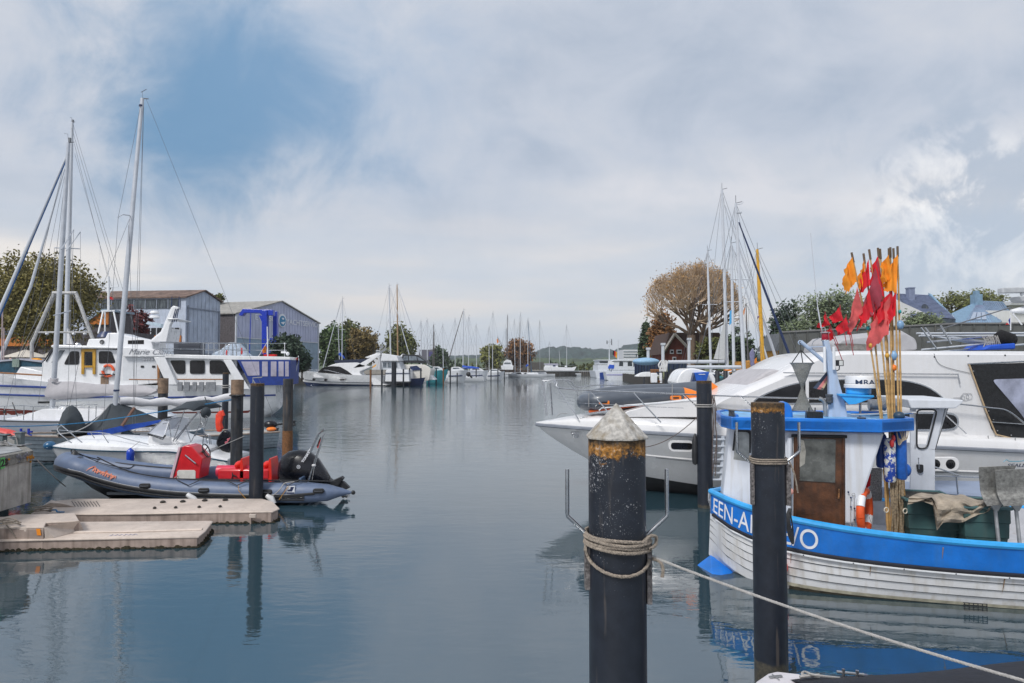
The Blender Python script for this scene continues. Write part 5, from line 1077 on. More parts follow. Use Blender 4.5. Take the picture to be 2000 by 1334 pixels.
p0=f.W(131,303,0); p1=f.W(-60,745,0)
mb=MB(); mb.tube([p0,p0.lerp(p1,.35),p0.lerp(p1,.8),p1],[.04,.07,.10,.10],10); fj=t.part('furled_jib',mb,whitem)
mb=MB(); mb.tube([p0+V((.05,0,-.03)),p0.lerp(p1,.35)+V((.06,0,-.03)),p0.lerp(p1,.8)+V((.09,0,-.04)),p1+V((.09,0,0))],[.02,.025,.04,.035],8); t.part('blue_leech',mb,M('blue strip',(.02,.09,.26),.7),parent=fj)
# grey boom cover
mb=MB(); rings=[]
cov=[(96,740,782),(103,743,780),(115,745,779),(135,746,778),(165,749,776),(190,751,774),(215,750,773),(240,751,774),(262,752,774),(285,755,773),(300,758,770),(308,760,765)]
for i,(x,yt,yb) in enumerate(cov):
    a=f.W(x,yt,0);b=f.W(x,yb,0); m=8; r=[]
    for k in range(20):
        an=2*pi*k/20; w=.21*(1-.45*sin(an))*(1+.10*sin(x*.13+k)); r.append(V((a.x+.05*sin(k+i),a.y+w*cos(an),(a.z+b.z)/2+(a.z-b.z)/2*sin(an)+.03*sin(x*.21+k*.9))))
    rings.append(r)
mb.loft([[q.lerp(w,j/3) for q,w in zip(r0,r1)] for r0,r1 in zip(rings,rings[1:]) for j in range(3)]+[rings[-1]]); t.part('boom_cover',mb,gcan,ang=80)
mb=MB(); mb.tube([f.W(98,783,0),f.W(300,775,0)],.05,6); t.part('boom',mb,alu)
mb=MB()
for k in range(5): mb.tube(spline([f.W(98,738+k*1.6,.15),f.W(105,741+k,.2),f.W(114,739+k*1.5,.1)]),.02,5)
t.part('rope_bundle',mb,gcan)
r=MB()
for v in (1.4,-1.4): r.tube([f.W(-60,795,v),f.W(47,792,v),f.W(65,794,v),f.W(100,794,v*.95),f.W(190,790,v*.9)],.014,5); r.tube([f.W(-60,804,v),f.W(65,800,v)],.008,4)
for x in (9,47,65,174,188): r.tube([f.W(x,793,1.4),f.W(x-1,822,1.4)],.018,6)
t.part('guard_rail',r,steel)
mb=MB(); mb.tube([f.W(24,786,1.3),f.W(28,796,1.4),f.W(34,813,1.4)],.02,5); mb.box(f.W(9,804,1.42),(.1,.05,.12)); t.part('rope_tail',mb,black)
mb=MB()
for x,y in ((110,797),(118,798),(123,795)): mb.lathe(f.W(x,y,.2)-V((0,0,.08)),[(.05,0),(.09,.03),(.06,.08),(.08,.16),(.01,.17)],10)
t.part('winch',mb,steel); mb=MB(); mb.ring(f.W(121,801,.6),.13,.04,(0,1,0),16,6); t.part('life_ring',mb,white2)
mb=MB(); mb.tube([f.W(41,838,1.7),f.W(44,846,1.75)],.05,6); single('mooring_cleat',mb,M('royal blue plastic',(.01,.03,.35),.4),'pair of small royal blue cleats beyond the jetty bollard','cleat') if 0 else None
for i,x in enumerate((41,56)):
    mb=MB(); q=P(x,842,21.5); mb.box(q,(.05,.05,.16)); mb.box(q+V((.06,0,-.02)),(.1,.06,.05)); mb.tube([q+V((.0,0,-.1)),q+V((.1,0,-.13))],.02,5); t_=single('fairlead',mb,M('royal blue plastic',(.01,.03,.35),.4),('left' if i==0 else 'right')+' one of two small blue fairleads behind the jetty bollard','fairlead',group='blue fairleads')
# ================================================================== big white trawler yacht
f=Fr((-33.8,40.6),10); u_=lambda x,v=1.9:f.at(x,700,v)[0]
t=T('trawler_yacht','long white trawler yacht with a yellow framed door and blue aft canvas','motor yacht',f.w(9,0,0))
Lm=u_(548,0); h=Hull(f,Lm,4.5,3.2,2.05,draft=.7,rake=1.6,full=.38,taper=.8,pb=.85,ps=.28)
h.z=lambda t_,s,h=h:(-h.draft+.0*t_+ (.0 if t_<.9 else ((t_-.9)/.1)**1.5*1.15))*(1-s)+(h.zs+(h.zb-h.zs)*max(0,1-t_*1.9)**1.5)*s
t.part('hull',h.skin(n=30,m=10),white)
mb=MB(); rings=[]
for i in range(25):
    t_=.1+.85*i/24; zz=lambda s:h.z(t_,s); 
    for_s=[]
    sw=(.42+h.draft)/(h.zs+h.draft)
    rings.append([h.pt(t_,s,1,.01) for s in (0,.08,.16,sw)])
mb.loft(rings,cap=False,closed=False); t.part('antifouling',mb,antif)
bs=M('navy line',(.01,.04,.22),.35)
def zline(z0,z1,x0,x1,r):
    mb=MB(); pts=[]
    for i in range(25):
        x=x0+(x1-x0)*i/24; z=z0+(z1-z0)*i/24; uu=f.at(x,760,2.25)[0]; tt=min(.999,max(.01,uu/Lm)); s=(z-h.z(tt,0))/(h.z(tt,1)-h.z(tt,0)); pts.append(h.pt(tt,s,1,.02))
    mb.tube(pts,r,6); return mb
t.part('blue_line',zline(2.08,1.95,-60,96,.06),bs); t.part('blue_line',zline(1.55,1.30,-60,300,.055),bs); t.part('blue_line',zline(1.30,1.40,300,538,.05),bs)
t.part('deck',h.deck(.1,.3),M('grey deck paint'))
mb=MB(); a=f.pl([(74,784),(92,784),(92,788),(74,788)],2.2); mb.prism(f,a,2.22,1.9); t.part('hawse_hole',mb,glass,smooth=False)
# foredeck, bulwark
mb=MB(); mb.prism(f,f.pl([(22,742),(40,716),(80,725),(98,728),(98,755),(20,755)],1.6),1.6,-1.6); t.part('foredeck_house',mb,white,bevel=.04)
# wheelhouse
whp=f.pl([(86,750),(81,724),(82,709),(88,704),(104,680),(296,684),(312,700),(312,748),(240,755),(110,758)],1.9)
mb=MB(); mb.prism(f,whp,1.9,-1.9); wh=t.part('wheelhouse',mb,white,bevel=.05)
mb=MB(); mb.prism(f,f.pl([(98,676),(103,673),(170,675),(250,678),(300,682),(322,697),(300,697),(240,697),(240,690),(232,681),(103,680)],2.15),2.15,-2.15); t.part('roof',mb,white,bevel=.05)
mb=MB(); mb.prism(f,f.pl([(168,676),(173,662),(205,661),(210,650),(230,650),(240,654),(268,660),(296,664),(300,684),(240,680)],1.2),1.2,-1.4); t.part('flybridge',mb,white,bevel=.05)
def win(t,f,pts,v,par,name='window',fr=.04,mat=None,frm=black,m=2,rad_=.12):
    o=rc(f.pl(pts,v),rad_) if m else f.pl(pts,v); cx=sum(p[0] for p in o)/len(o); cz=sum(p[1] for p in o)/len(o)
    mb=MB(); mb.prism(f,[(cx+(a-cx)*(1+fr*2),cz+(b-cz)*(1+fr*2.4)) for a,b in o],v+.025,v-.05); w=t.part(name,mb,frm,parent=par,smooth=False)
    mb=MB(); mb.prism(f,o,v+.035,v-.04); g=t.part('pane' if par is None else 'glass',mb,mat or glass,parent=w if par is None else par,smooth=False); return w
win(t,f,[(126,711),(138,687),(154,687),(154,711)],1.9,None); win(t,f,[(194,687),(217,687),(225,708),(194,709)],1.9,None)
mb=MB(); a=f.pl([(110,708),(101,708),(117,684),(127,684)],1.9); mb.prism(f,a,1.94,1.85); t.part('windscreen',mb,gglass,smooth=False)
mb=MB(); mb.tube([f.W(86,706,1.7),f.W(102,681,1.7)],.05,5); mb.tube([f.W(90,706,1.92),f.W(105,681,1.92)],.04,5); t.part('windscreen_frame',mb,black)
# yellow door
dp=M('yellow door wood',(.50,.27,.02),.4,var=.25,scale=2,coat=.3)
mb=MB()
for q in ([(160,682),(188,682),(188,687),(160,687)],[(160,687),(166,687),(165,731),(160,731)],[(182,687),(188,687),(187,731),(182,731)],[(166,714),(182,714),(182,718),(166,718)]): mb.prism(f,f.pl(q,1.9),2.0,1.88)
d=t.part('door_frame',mb,dp,smooth=False,bevel=.01); mb=MB(); mb.prism(f,f.pl([(167,688),(181,688),(181,714),(167,714)],1.9),1.95,1.88); t.part('door_window',mb,glass,parent=d,smooth=False)
mb=MB(); mb.prism(f,f.pl([(197,735),(212,735),(212,751),(197,751)],1.9),1.94,1.88); t.part('wooden_panel',mb,wood,smooth=False)
mb=MB(); mb.prism(f,f.pl([(240,698),(305,698),(312,705),(312,742),(240,742)],1.9),1.915,1.89); t.part('recess_shade_panel',mb,M('recess shade white',(.66,.68,.71),.5,var=.05),smooth=False)  # flat panel, the recess shade is put into its darker white
for x in (278,300): mb=MB(); mb.prism(f,rrect(*f.at(x-3,718,1.93),*f.at(x+3,714,1.93),.02),1.95,1.9); t.part('latch',mb,black)
for i in range(4): mb=MB(); mb.lathe(f.W(281+i*5.5,702,1.93),[(.01,0),(.07,0),(.07,.03),(.01,.03)],12,tuple(f.v)); t.part('porthole',mb,steel)
# mahogany posts and handrails
mb=MB(); mb.prism(f,f.pl([(307,706),(311,706),(312,760),(308,760)],2.05),2.08,2.0); t.part('mahogany_post',mb,varn,smooth=False)
mb=MB(); mb.tube([f.W(252,741,2.25),f.W(312,742,2.25)],.035,6); mb.tube([f.W(-20,727,2.25),f.W(82,733,2.25)],.045,6); mb.tube([f.W(346,741,2.25),f.W(437,741,2.25)],.035,6); r=t.part('cap_rail',mb,varn)
mb=MB()
for x,y0,y1 in ((268,741,750),(291,741,750),(30,731,752),(6,729,752),(349,741,752),(360,741,752),(420,741,750)): mb.tube([f.W(x,y0,2.25),f.W(x,y1,2.25)],.02,5)
t.part('stanchion',mb,steel)
l=text_mb('Marie Claire',f,250,692,2.17,.34,slant=.45,ext=.004,bold=-.003,sx=1.05); t.part('name_lettering',l,M('grey script'),smooth=False)
mb=MB(); mb.ring(f.W(199,668,1.22),.11,.03,(0,1,0),20,5); mb.ball(f.W(199,668,1.22),(.05,.03,.05),8); t.part('round_mark',mb,black)
mb=MB(); mb.prism(f,f.pl([(250,665),(281,664),(281,672),(250,672)],1.2),1.22,1.15); t.part('vent_window',mb,glass,smooth=False)
# diagonal braces and saloon
mb=MB(); mb.prism(f,f.pl([(300,697),(322,697),(347,752),(326,752)],2.1),2.12,1.8); mb.prism(f,f.pl([(318,697),(460,697),(463,702),(463,756),(330,756)],1.85),1.85,-1.85)
sal=t.part('saloon',mb,white,bevel=.04)
win(t,f,[(333,705),(361,705),(361,729),(345,729)],1.87,None); win(t,f,[(372,705),(399,705),(399,729),(372,729)],1.87,None); win(t,f,[(411,705),(432,705),(441,712),(450,729),(411,729)],1.87,None)
mb=MB(); mb.prism(f,f.pl([(322,692),(566,697),(567,703),(462,703),(322,699)],2.1),2.1,-2.1); t.part('boat_deck',mb,white,bevel=.03)
mb=MB(); mb.prism(f,f.pl([(436,703),(452,703),(488,760),(468,760)],2.15),2.17,1.95); t.part('slanted_pillar',mb,white,bevel=.02)
# hatches along the bulwark
for x0,x1 in ((347,356),(360,370),(376,384),(389,398),(402,421)):
    mb=MB(); mb.prism(f,rrect(*f.at(x0,764,2.3),*f.at(x1,746,2.3),.05),2.36,2.2); t.part('grey_hatch',mb,M('grey shutter',(.22,.23,.25),.7,var=.2))
# aft blue canvas
mb=MB(); P4=[(463,703),(567,703),(565,752),(490,753)]
mb.prism(f,f.pl(P4,2.12),2.12,-2.1); cv=t.part('canvas_enclosure',mb,M('navy canvas',(.008,.035,.22),.6,var=.2,scale=3),smooth=False,bevel=.02)
for q in ([(471,706),(506,706),(507,733),(484,734)],[(512,706),(523,706),(523,735),(512,735)],[(529,706),(540,706),(540,735),(529,735)],[(544,706),(554,706),(554,735),(544,735)],[(557,706),(564,706),(564,735),(557,735)]): 
    mb=MB(); mb.prism(f,f.pl(q,2.12),2.14,2.1); t.part('clear_window',mb,M('cloudy vinyl',(.38,.36,.45),.2,var=.25,scale=1.5),parent=cv,smooth=False)
# boat deck furniture
r=MB(); r.tube([f.W(560,671,-2),f.W(485,671,2)],.02,5)
for y in (671,684): r.tube([f.W(312,y-3,2),f.W(485,y,2)],.025,5); r.tube([f.W(392,y,-2),f.W(560,y,-2)],.02,5)
for x in (312,328,397,407,418,428,470,484): r.tube([f.W(x,670,2),f.W(x,697,2)],.022,5)
t.part('deck_rail',r,steel)
mb=MB(); mb.prism(f,f.pl([(339,670),(392,670),(391,695),(339,695)],1.7),1.7,.6); bx=t.part('louvre_box',mb,M('slate grey box',(.07,.08,.10),.6),smooth=False,bevel=.02)
for k in range(8): mb=MB(); mb.prism(f,f.pl([(346,672+k*2.8),(390,672+k*2.8),(390,673+k*2.8),(346,673+k*2.8)],1.7),1.74,1.7); t.part('louvre',mb,M('slate lip',(.12,.13,.16),.6),parent=bx,smooth=False)
mb=MB()
for dx in (0,7): mb.tube(spline([f.W(436+dx,696,1.5),f.W(440+dx,675,1.5),f.W(447+dx,670,1.5),f.W(454+dx,672,1.5),f.W(455+dx,696,1.5)]),.03,6)
t.part('ladder_hoop',mb,steel)
mb=MB(); mb.prism(f,sm2(f.pl([(414,696),(432,684),(450,672),(464,670),(482,690),(484,697)],-.6),2),-.2,-1.6); td=t.part('deck_dinghy',mb,M('dinghy cover',(.42,.50,.60),.6,var=.3),bevel=.08)
for x,y in ((443,690),(472,686)): mb=MB(); mb.ball(f.W(x,y,.1),(.07,.07,.22),8); t.part('red_fender',mb,M('flag red',(.5,.01,.01),.5))
mb=MB(); mb.tube([f.W(523,699,1.2),f.W(522,638,1.2)],.035,6); mb.tube([f.W(503,699,1),f.W(524,665,1.2)],.02,4); mb.tube([f.W(520,699,1),f.W(524,662,1.2)],.02,4); t.part('signal_mast',mb,white2)
mb=MB(); mb.grid([[f.W(516,677,1.3),f.W(519,675,1.2),f.W(521,679,1.1)],[f.W(512,684,1.3),f.W(516,684,1.15),f.W(520,685,1.1)],[f.W(513,691,1.3),f.W(517,689,1.2),f.W(520,690,1.1)]]); t.part('ensign',mb,M('flag orange',(.75,.22,.02),.8,var=.4,scale=2.5))
mb=MB(); mb.box(f.W(528,694,1),(.7,.4,.12)); t.part('red_cushion',mb,M('flag red'),smooth=False); 
mb=MB(); mb.box(f.W(555,688,1),(.3,.3,.12)); mb.ball(f.W(562,691,1.2),.12,8); mb.tube([f.W(556,697,1),f.W(556,672,1)],.02,5); mb.ball(f.W(556,671,1),.05,6); t.part('nav_light',mb,white2)
# raked arch with radar domes
mb=MB(); mb.prism(f,f.pl([(294,668),(318,648),(338,601),(343,598),(350,600),(333,635),(326,668)],1.2),1.3,.9); mb.prism(f,f.pl([(294,668),(318,648),(338,601),(343,598),(350,600),(333,635),(326,668)],-1.3),-.9,-1.3); mb.prism(f,f.pl([(327,622),(349,622),(349,624),(327,624)],1.3),1.4,-1.4); mb.prism(f,f.pl([(300,668),(318,648),(330,640),(326,668)],1.2),1.2,-1.2); ar=t.part('raked_arch',mb,white,bevel=.03)
mb=MB()
for x in (335,349): mb.tube([f.W(x,600,1.1),f.W(x+1,579,1.1)],.025,5)
for k in range(3): mb.tube([f.W(336+k*4,629,1.3),f.W(343+k*3,603,1.3)],.03,4)
t.part('whip_aerial',mb,navy,parent=ar)
mb=MB(); mb.prism(f,f.pl([(288,633),(292,628),(318,633),(316,640)],.3),.6,.1); t.part('radar_bracket',mb,M('pale blue bracket',(.42,.52,.60),.5),parent=ar)
mb=MB()
for y,r0 in ((620,.30),(611,.26)): mb.lathe(f.W(302,y,.35)-V((0,0,.06)),[(.05,0),(r0,.02),(r0,.10),(r0*.8,.17),(.05,.2)],18)
t.part('radar_dome',mb,white,parent=ar)
# tripod with aerial pole
mb=MB()
for a,b,v in ((192,201,.5),(205,205,-.4),(231,222,.5)): mb.tube([f.W(a,651,v),f.W(b,609,0)],.05,6)
mb.tube([f.W(198,608,0),f.W(224,607,0)],.05,6); mb.tube([f.W(212,607,0),f.W(212,540,0)],.07,8); mb.tube([f.W(192,561,0),f.W(232,560,0)],.03,5); mb.tube([f.W(212,575,0),f.W(203,562,0)],.02,4); mb.tube([f.W(212,575,0),f.W(222,562,0)],.02,4); mb.tube([f.W(194,561,0),f.W(194,548,0)],.025,5); mb.tube([f.W(212,540,0),f.W(212,500,0)],.015,4)
mb.tube([f.W(195,561,0),f.W(195,470,0)],.01,4); t.part('aerial_mast',mb,white2)
mb=MB(); mb.grid([[f.W(214,579,0),f.W(221,581,0)],[f.W(214,584,0),f.W(221,586,0)]]); t.part('pennant',mb,M('flag red'))
mb=MB(); mb.lathe(f.W(207,656,.4)-V((0,0,.1)),[(.5,0),(.45,.15),(.3,.3),(.28,.36)],14); t.part('roof_hatch',mb,navy)
mb=MB(); mb.box(f.W(212,740,1.95)+V((0,0,.9)),(.01,.01,.01)); 
mb=MB(); mb.lathe(f.W(155,672,1)-V((0,0,.15)),[(.15,0),(.16,.25),(.1,.4),(.01,.42)],14,(.3,-1,.3)); t.part('searchlight',mb,steel)
g=T('lifebuoy','orange and white lifebuoy on the yacht side right of the yellow door','lifebuoy',f.W(211,726,1.95))
for i in range(8):
    mb=MB(); mb.ring(f.W(211,724,2.0),.32,.075,(0,-1,0),5,8,i*pi/4,(i+1)*pi/4-.02); g.part('band',mb,M('lifebuoy orange',(.75,.10,.02),.5) if i%4!=3 else white2)
mb=MB(); mb.prism(f,f.pl([(196,730),(228,730),(228,732),(196,732)],1.95),2.1,1.9); t.part('buoy_shelf',mb,black,smooth=False)
mb=MB(); w=MB()
for q in ((171,812,168,470,0,0),):pass
# flag at the stern
g=T('ensign_flag','black red gold flag drooping from a staff behind the trawler yacht','flag',f.W(575,745,-.8))
mb=MB(); mb.tube([f.W(572,762,-.8),f.W(583,695,-.8)],.03,6); g.part('staff',mb,white2)
fl=lambda a,b:[f.W(583-13*b+2*sin(b*5)-(a*6),697+46*b+4*a,-.8+.15*sin(b*8+a*5)) for b in [b*1.0]][0]
for nm,a0,a1 in (('flag black',0,.34),('flag red',.34,.67),('flag gold',.67,1)):
    mb=MB(); mb.grid([[fl(a0,k/8) for k in range(9)],[fl(a1,k/8) for k in range(9)]]); g.part('stripe',mb,M(nm,{'flag black':(.01,.01,.01),'flag red':(.5,.01,.01),'flag gold':(.75,.35,.02)}[nm],.8,var=.15))
# wooden square piles in front of it
for px,top,w,D,lb in ((337+0,99999,0,0,''),):pass
# ================================================================== vessel with gantry behind, left edge
f=Fr((P(-60,0,52).x,52),0)
t=T('fishing_vessel','dark blue hulled vessel with tall pipe gantry behind the trawler yacht','fishing vessel',f.w(5,0,0))
mb=MB(); mb.prism(f,f.pl([(-60,735),(-60,712),(40,703),(80,708),(98,716),(98,740)],1.6),1.6,-1.6); t.part('hull',mb,M('dark teal hull',(.01,.06,.10),.4,var=.3),bevel=.05)
mb=MB(); mb.prism(f,f.pl([(-60,712),(-60,708),(40,700),(82,705),(82,708),(40,703)],1.7),1.72,-1.7); t.part('bulwark_cap',mb,M('grey lilac paint',(.35,.36,.42),.5),smooth=False)
mb=MB()
for v in (.9,):
    mb.tube([f.W(62,715,v),f.W(62,672,v),f.W(105,574,v)],.13,8); mb.tube([f.W(103,572,v),f.W(150,572,v)],.12,8); mb.tube([f.W(149,574,v),f.W(182,665,v)],.13,8); mb.tube([f.W(74,649,v),f.W(175,649,v)],.07,6)
ga=t.part('gantry',mb,M('galvanised gantry',(.42,.42,.42),.5,var=.25))
for x in (92,144,166): mb=MB(); mb.ball(f.W(x,652,.9),(.13,.13,.10),10); t.part('deck_lamp',mb,white2,parent=ga)
w=MB()
for a in ((108,573,38,700),(112,573,40,702),(110,575,60,700),(98,574,12,740),(137,575,136,650),(142,575,180,640)): w.tube([f.W(a[0],a[1],.9),f.W(a[2],a[3],.7)],.02,4)
t.part('halyard',w,ropew)
mb=MB(); mb.box(f.W(33,709,1.6),(.5,.3,.6)); t.part('net_bin',mb,M('net grey green',(.22,.28,.25),.9,var=.5,scale=20)); mb=MB(); mb.ball(f.W(71,705,.9),(.45,.4,.22),10); t.part('orange_net',mb,M('orange net',(.75,.33,.04),.9,var=.3,scale=12,bump=.8))
mb=MB(); mb.tube([f.W(3,740,0),f.W(5,600,0)],.05,6); mb.tube([f.W(7,740,.3),f.W(8,640,.3)],.04,6); t.part('derrick',mb,M('pinkish derrick',(.42,.33,.33),.7))
# tall yacht masts behind (boat hidden by the trawler yacht)
f=Fr((P(100,0,56).x,56),0)
t=T('sailing_boat','tall masted yacht hidden behind the trawler yacht wheelhouse','sailing boat',f.w(0,0,0))
h=Hull(Fr((P(20,0,56).x,56),0),11,3,1.3,1.1); t.part('hull',h.skin(),white)
lean_mast(t,f,(128,678),(141,239),.17,.11,whitem,((129,490,157,453),(112,483,144,449) if 0 else (106,484,156,486),),((142,240,262,640,0,0),(140,275,66,640,0,0),(145,280,215,560),(157,453,158,640,0,0),(106,484,110,640,0,0),(146,300,243,650)),wr=.014)
mb=MB(); mb.tube([f.W(126,330,0),f.W(60,560,0),f.W(-10,722,0)],[.05,.12,.14],8); t.part('furled_jib',mb,whitem)
mb=MB(); mb.prism(f,f.pl([(129,672),(131,636),(143,673)],0),.1,-.1); t.part('sail_corner',mb,wcan,smooth=False)
# parasols and the people on the quay
for px,wd,D,lb in ((52,92,62,'wide cream parasol standing left behind the blue vessel'),(110,72,64,'cream parasol overlapping the wide one')):
    c=P(px,698,D); r=wd/2*D/FPX; t=T('parasol',lb,'parasol',(c.x,D,1.5),'cream parasols'); mb=MB(); k=8; ap=P(px-2,683,D)
    mb.loft([[V((c.x+r*cos(2*pi*j/k),D+r*sin(2*pi*j/k)*.8,c.z)) for j in range(k)],[ap+V((.05*cos(2*pi*j/k),.05*sin(2*pi*j/k),0)) for j in range(k)]],cap=False); t.part('canopy',mb,M('cream canvas',(.56,.52,.46),.8,var=.08),smooth=False)
    mb=MB(); mb.tube([V((c.x,D,1.5)),ap],.05,6); t.part('pole',mb,wood)
def person(px,py_feet,py_head,D,label,shirt,trou,arm=0,hair=(.06,.03,.015),bag=False,seat=0):
    """a small far person: one continuous skinned body with hair and clothes as child shells"""
    a=P(px,py_feet,D); z0=a.z; H=P(px,py_head,D).z-z0; k=H/1.75; t=T('person',label,'person',(a.x,D,z0))
    o=V((a.x,D,z0)); pt=lambda x,y,z:o+V((x*k,y*k,z*k))
    def sk(name,vs,es,rs,mat,parent=None):
        me=bpy.data.meshes.new(name); me.from_pydata([v-t.loc for v in vs],es,[]); ob=bpy.data.objects.new(name,me); col.objects.link(ob); ob.parent=parent or t.o; me.materials.append(mat)
        sk_=ob.modifiers.new('skin','SKIN'); sk_.use_smooth_shade=True
        for v,r in zip(me.skin_vertices[0].data,rs): v.radius=(r*k,r*k)
        me.skin_vertices[0].data[0].use_root=True; s=ob.modifiers.new('sub','SUBSURF'); s.levels=s.render_levels=1; return ob
    sw=.12
    vs=[pt(0,0,.95),pt(0,0,1.2),pt(0,0,1.42),pt(0,0,1.5),pt(0,-.01,1.62),pt(-.19,0,1.4),pt(-.24,.02,1.12),pt(-.20,-.12-arm*.15,.92+arm*.2),pt(.19,0,1.4),pt(.25,0,1.12),pt(.22,-.10,.90),pt(-.1,0,.88),pt(-.11,-.03,.48),pt(-.12,.03,.06),pt(.1,0,.88),pt(.11,-.05,.48),pt(.13,.06,.06),pt(-.12,-.1,.03),pt(.13,-.08,.03)]
    es=[(0,1),(1,2),(2,3),(3,4),(2,5),(5,6),(6,7),(2,8),(8,9),(9,10),(0,11),(11,12),(12,13),(0,14),(14,15),(15,16),(13,17),(16,18)]
    sk('body',vs,es,[.13,.13,.12,.055,.10,.06,.045,.035,.06,.045,.035,.09,.065,.05,.09,.065,.05,.035,.035],M('skin',(.45,.27,.2),.6))
    sk('shirt',[vs[i] for i in(0,1,2,5,6,8,9)],[(0,1),(1,2),(2,3),(3,4),(2,5),(5,6)],[.15,.15,.145,.075,.06,.075,.06],shirt)
    sk('trousers',[vs[i] for i in(0,11,12,13,14,15,16)],[(0,1),(1,2),(2,3),(0,4),(4,5),(5,6)],[.145,.10,.08,.06,.10,.08,.06],trou)
    mb=MB(); mb.ball(pt(0,.02,1.66),(.10*k,.11*k,.10*k),8); t.part('hair',mb,M('brown hair',hair,.8))
    return t
person(20,716,697,58,'person in pale patterned shirt and blue trousers at the left edge quay',M('pale shirt',(.5,.52,.58),.8,var=.3,scale=10),M('blue trousers',(.03,.05,.18),.8))
# ================================================================== middle distance: flybridge yacht
f=Fr((P(585,0,119).x,119),0); k=119/FPX
t=T('motor_yacht','sleek white flybridge yacht with navy cover behind the stern flag','motor yacht',f.w(8,0,0))
Lh=f.at(757,0,0)[0]; h=Hull(f,Lh,4.4,2.75,1.75,draft=.4,rake=2.2,full=.45,taper=.9)
t.part('hull',h.skin(),white); t.part('boot_stripe',h.line(.42,.05,0,.05,1,24,off=.01),M('dark stripe',(.02,.03,.05),.4)); t.part('waterline_band',h.skin(.0,.27,off=.02),navy)
for x,y in ((589,740),(613,741),(636,742)): mb=MB(); mb.lathe(f.W(x,y,1.9)+V((0,.7 if x<600 else .3,0)),[(.02,0),(.22,0),(.22,.5),(.02,.5)],12,(0,-1,0)); t.part('porthole',mb,glass)
mb=MB(); mb.prism(f,f.pl([(663,741),(677,740),(672,743),(665,743)],2.1),2.25,1.9); t.part('hull_window',mb,glass,smooth=False)
mb=MB(); mb.prism(f,rc(f.pl([(612,731),(635,718),(648,712),(662,709),(700,708),(706,712),(726,716),(700,726),(712,738),(612,738)],1.7),.5),1.7,-1.7); t.part('superstructure',mb,white,bevel=.15)
mb=MB(); mb.prism(f,rc(f.pl([(619,728),(632,717),(648,715),(664,716),(678,724),(690,733),(660,731)],1.7),.3),1.74,-1.74); t.part('window_band',mb,glass,smooth=False)
mb=MB(); mb.prism(f,rc(f.pl([(652,704),(716,701),(722,698),(726,701),(712,709),(668,711),(655,709)],1.3),.3),1.5,-1.5); t.part('navy_cover',mb,M('navy cover',(.012,.02,.05),.7),bevel=.1)
mb=MB(); mb.prism(f,rc(f.pl([(690,719),(712,716),(745,691),(738,690),(716,703),(700,712)],1.5),.2),1.7,1.4); mb.prism(f,rc(f.pl([(690,719),(712,716),(745,691),(738,690),(716,703),(700,712)],-1.5),.2),-1.4,-1.7); mb.prism(f,f.pl([(716,698),(738,690),(745,691),(722,700)],0),1.4,-1.4); t.part('arch',mb,white,bevel=.06)
mb=MB(); mb.prism(f,f.pl([(722,736),(730,736),(748,749),(757,752),(730,752)],1.6),1.9,-1.9); t.part('stern_steps',mb,white,smooth=False)
r=MB()
for v in (1.9,-1.9): r.tube([f.W(587,722,v*.3),f.W(640,723,v),f.W(680,733,v)],.04,4)
for x in range(590,640,7): r.tube([f.W(x,722,1.2),f.W(x+3,731,1.3)],.03,4)
t.part('bow_rail',r,steel); mb=MB(); mb.box(f.W(592,718,-2),(2.2,1,1.2)); mb.ball(f.W(598,720,-1.5),(.9,.8,.5),8); t.part('deck_gear',mb,black)
mb=MB(); mb.grid([[f.W(728,716,1.8),f.W(735,711,1.8)],[f.W(727,719,1.8),f.W(734,715,1.8)]]); t.part('flag_stripe',mb,M('flag gold'))
# square cabin yacht
f=Fr((P(738,0,116).x,116),0)
t=T('motor_yacht','boxy white yacht with sloping white hardtop, stern on behind the double pile','motor yacht',f.w(3,0,0))
mb=MB(); mb.prism(f,rc(f.pl([(752,748),(754,722),(798,722),(800,748)],1.8),.3),1.8,-6); t.part('hull',mb,white2,bevel=.1)
mb=MB(); mb.prism(f,f.pl([(752,748),(752,745),(800,745),(800,748)],1.8),1.9,-6); t.part('waterline_band',mb,black,smooth=False)
mb=MB(); mb.prism(f,f.pl([(744,705),(746,690),(775,695),(779,705)],1.6),1.7,-4); t.part('hardtop',mb,white2,smooth=False,bevel=.06)
mb=MB(); mb.prism(f,f.pl([(745,706),(778,706),(785,722),(748,722)],1.4),1.4,-4); t.part('cabin',mb,M('pale cabin',(.5,.53,.57),.4),smooth=False)
for a,b in ((748,755),(757,764),(768,776)): mb=MB(); mb.prism(f,f.pl([(a,708),(b,708),(b,718),(a,718)],1.4),1.44,1.3); t.part('window',mb,gglass,smooth=False)
mb=MB(); mb.tube([f.W(752,729,1.9),f.W(800,729,1.9)],.06,4); t.part('rubbing_strake',mb,navy)
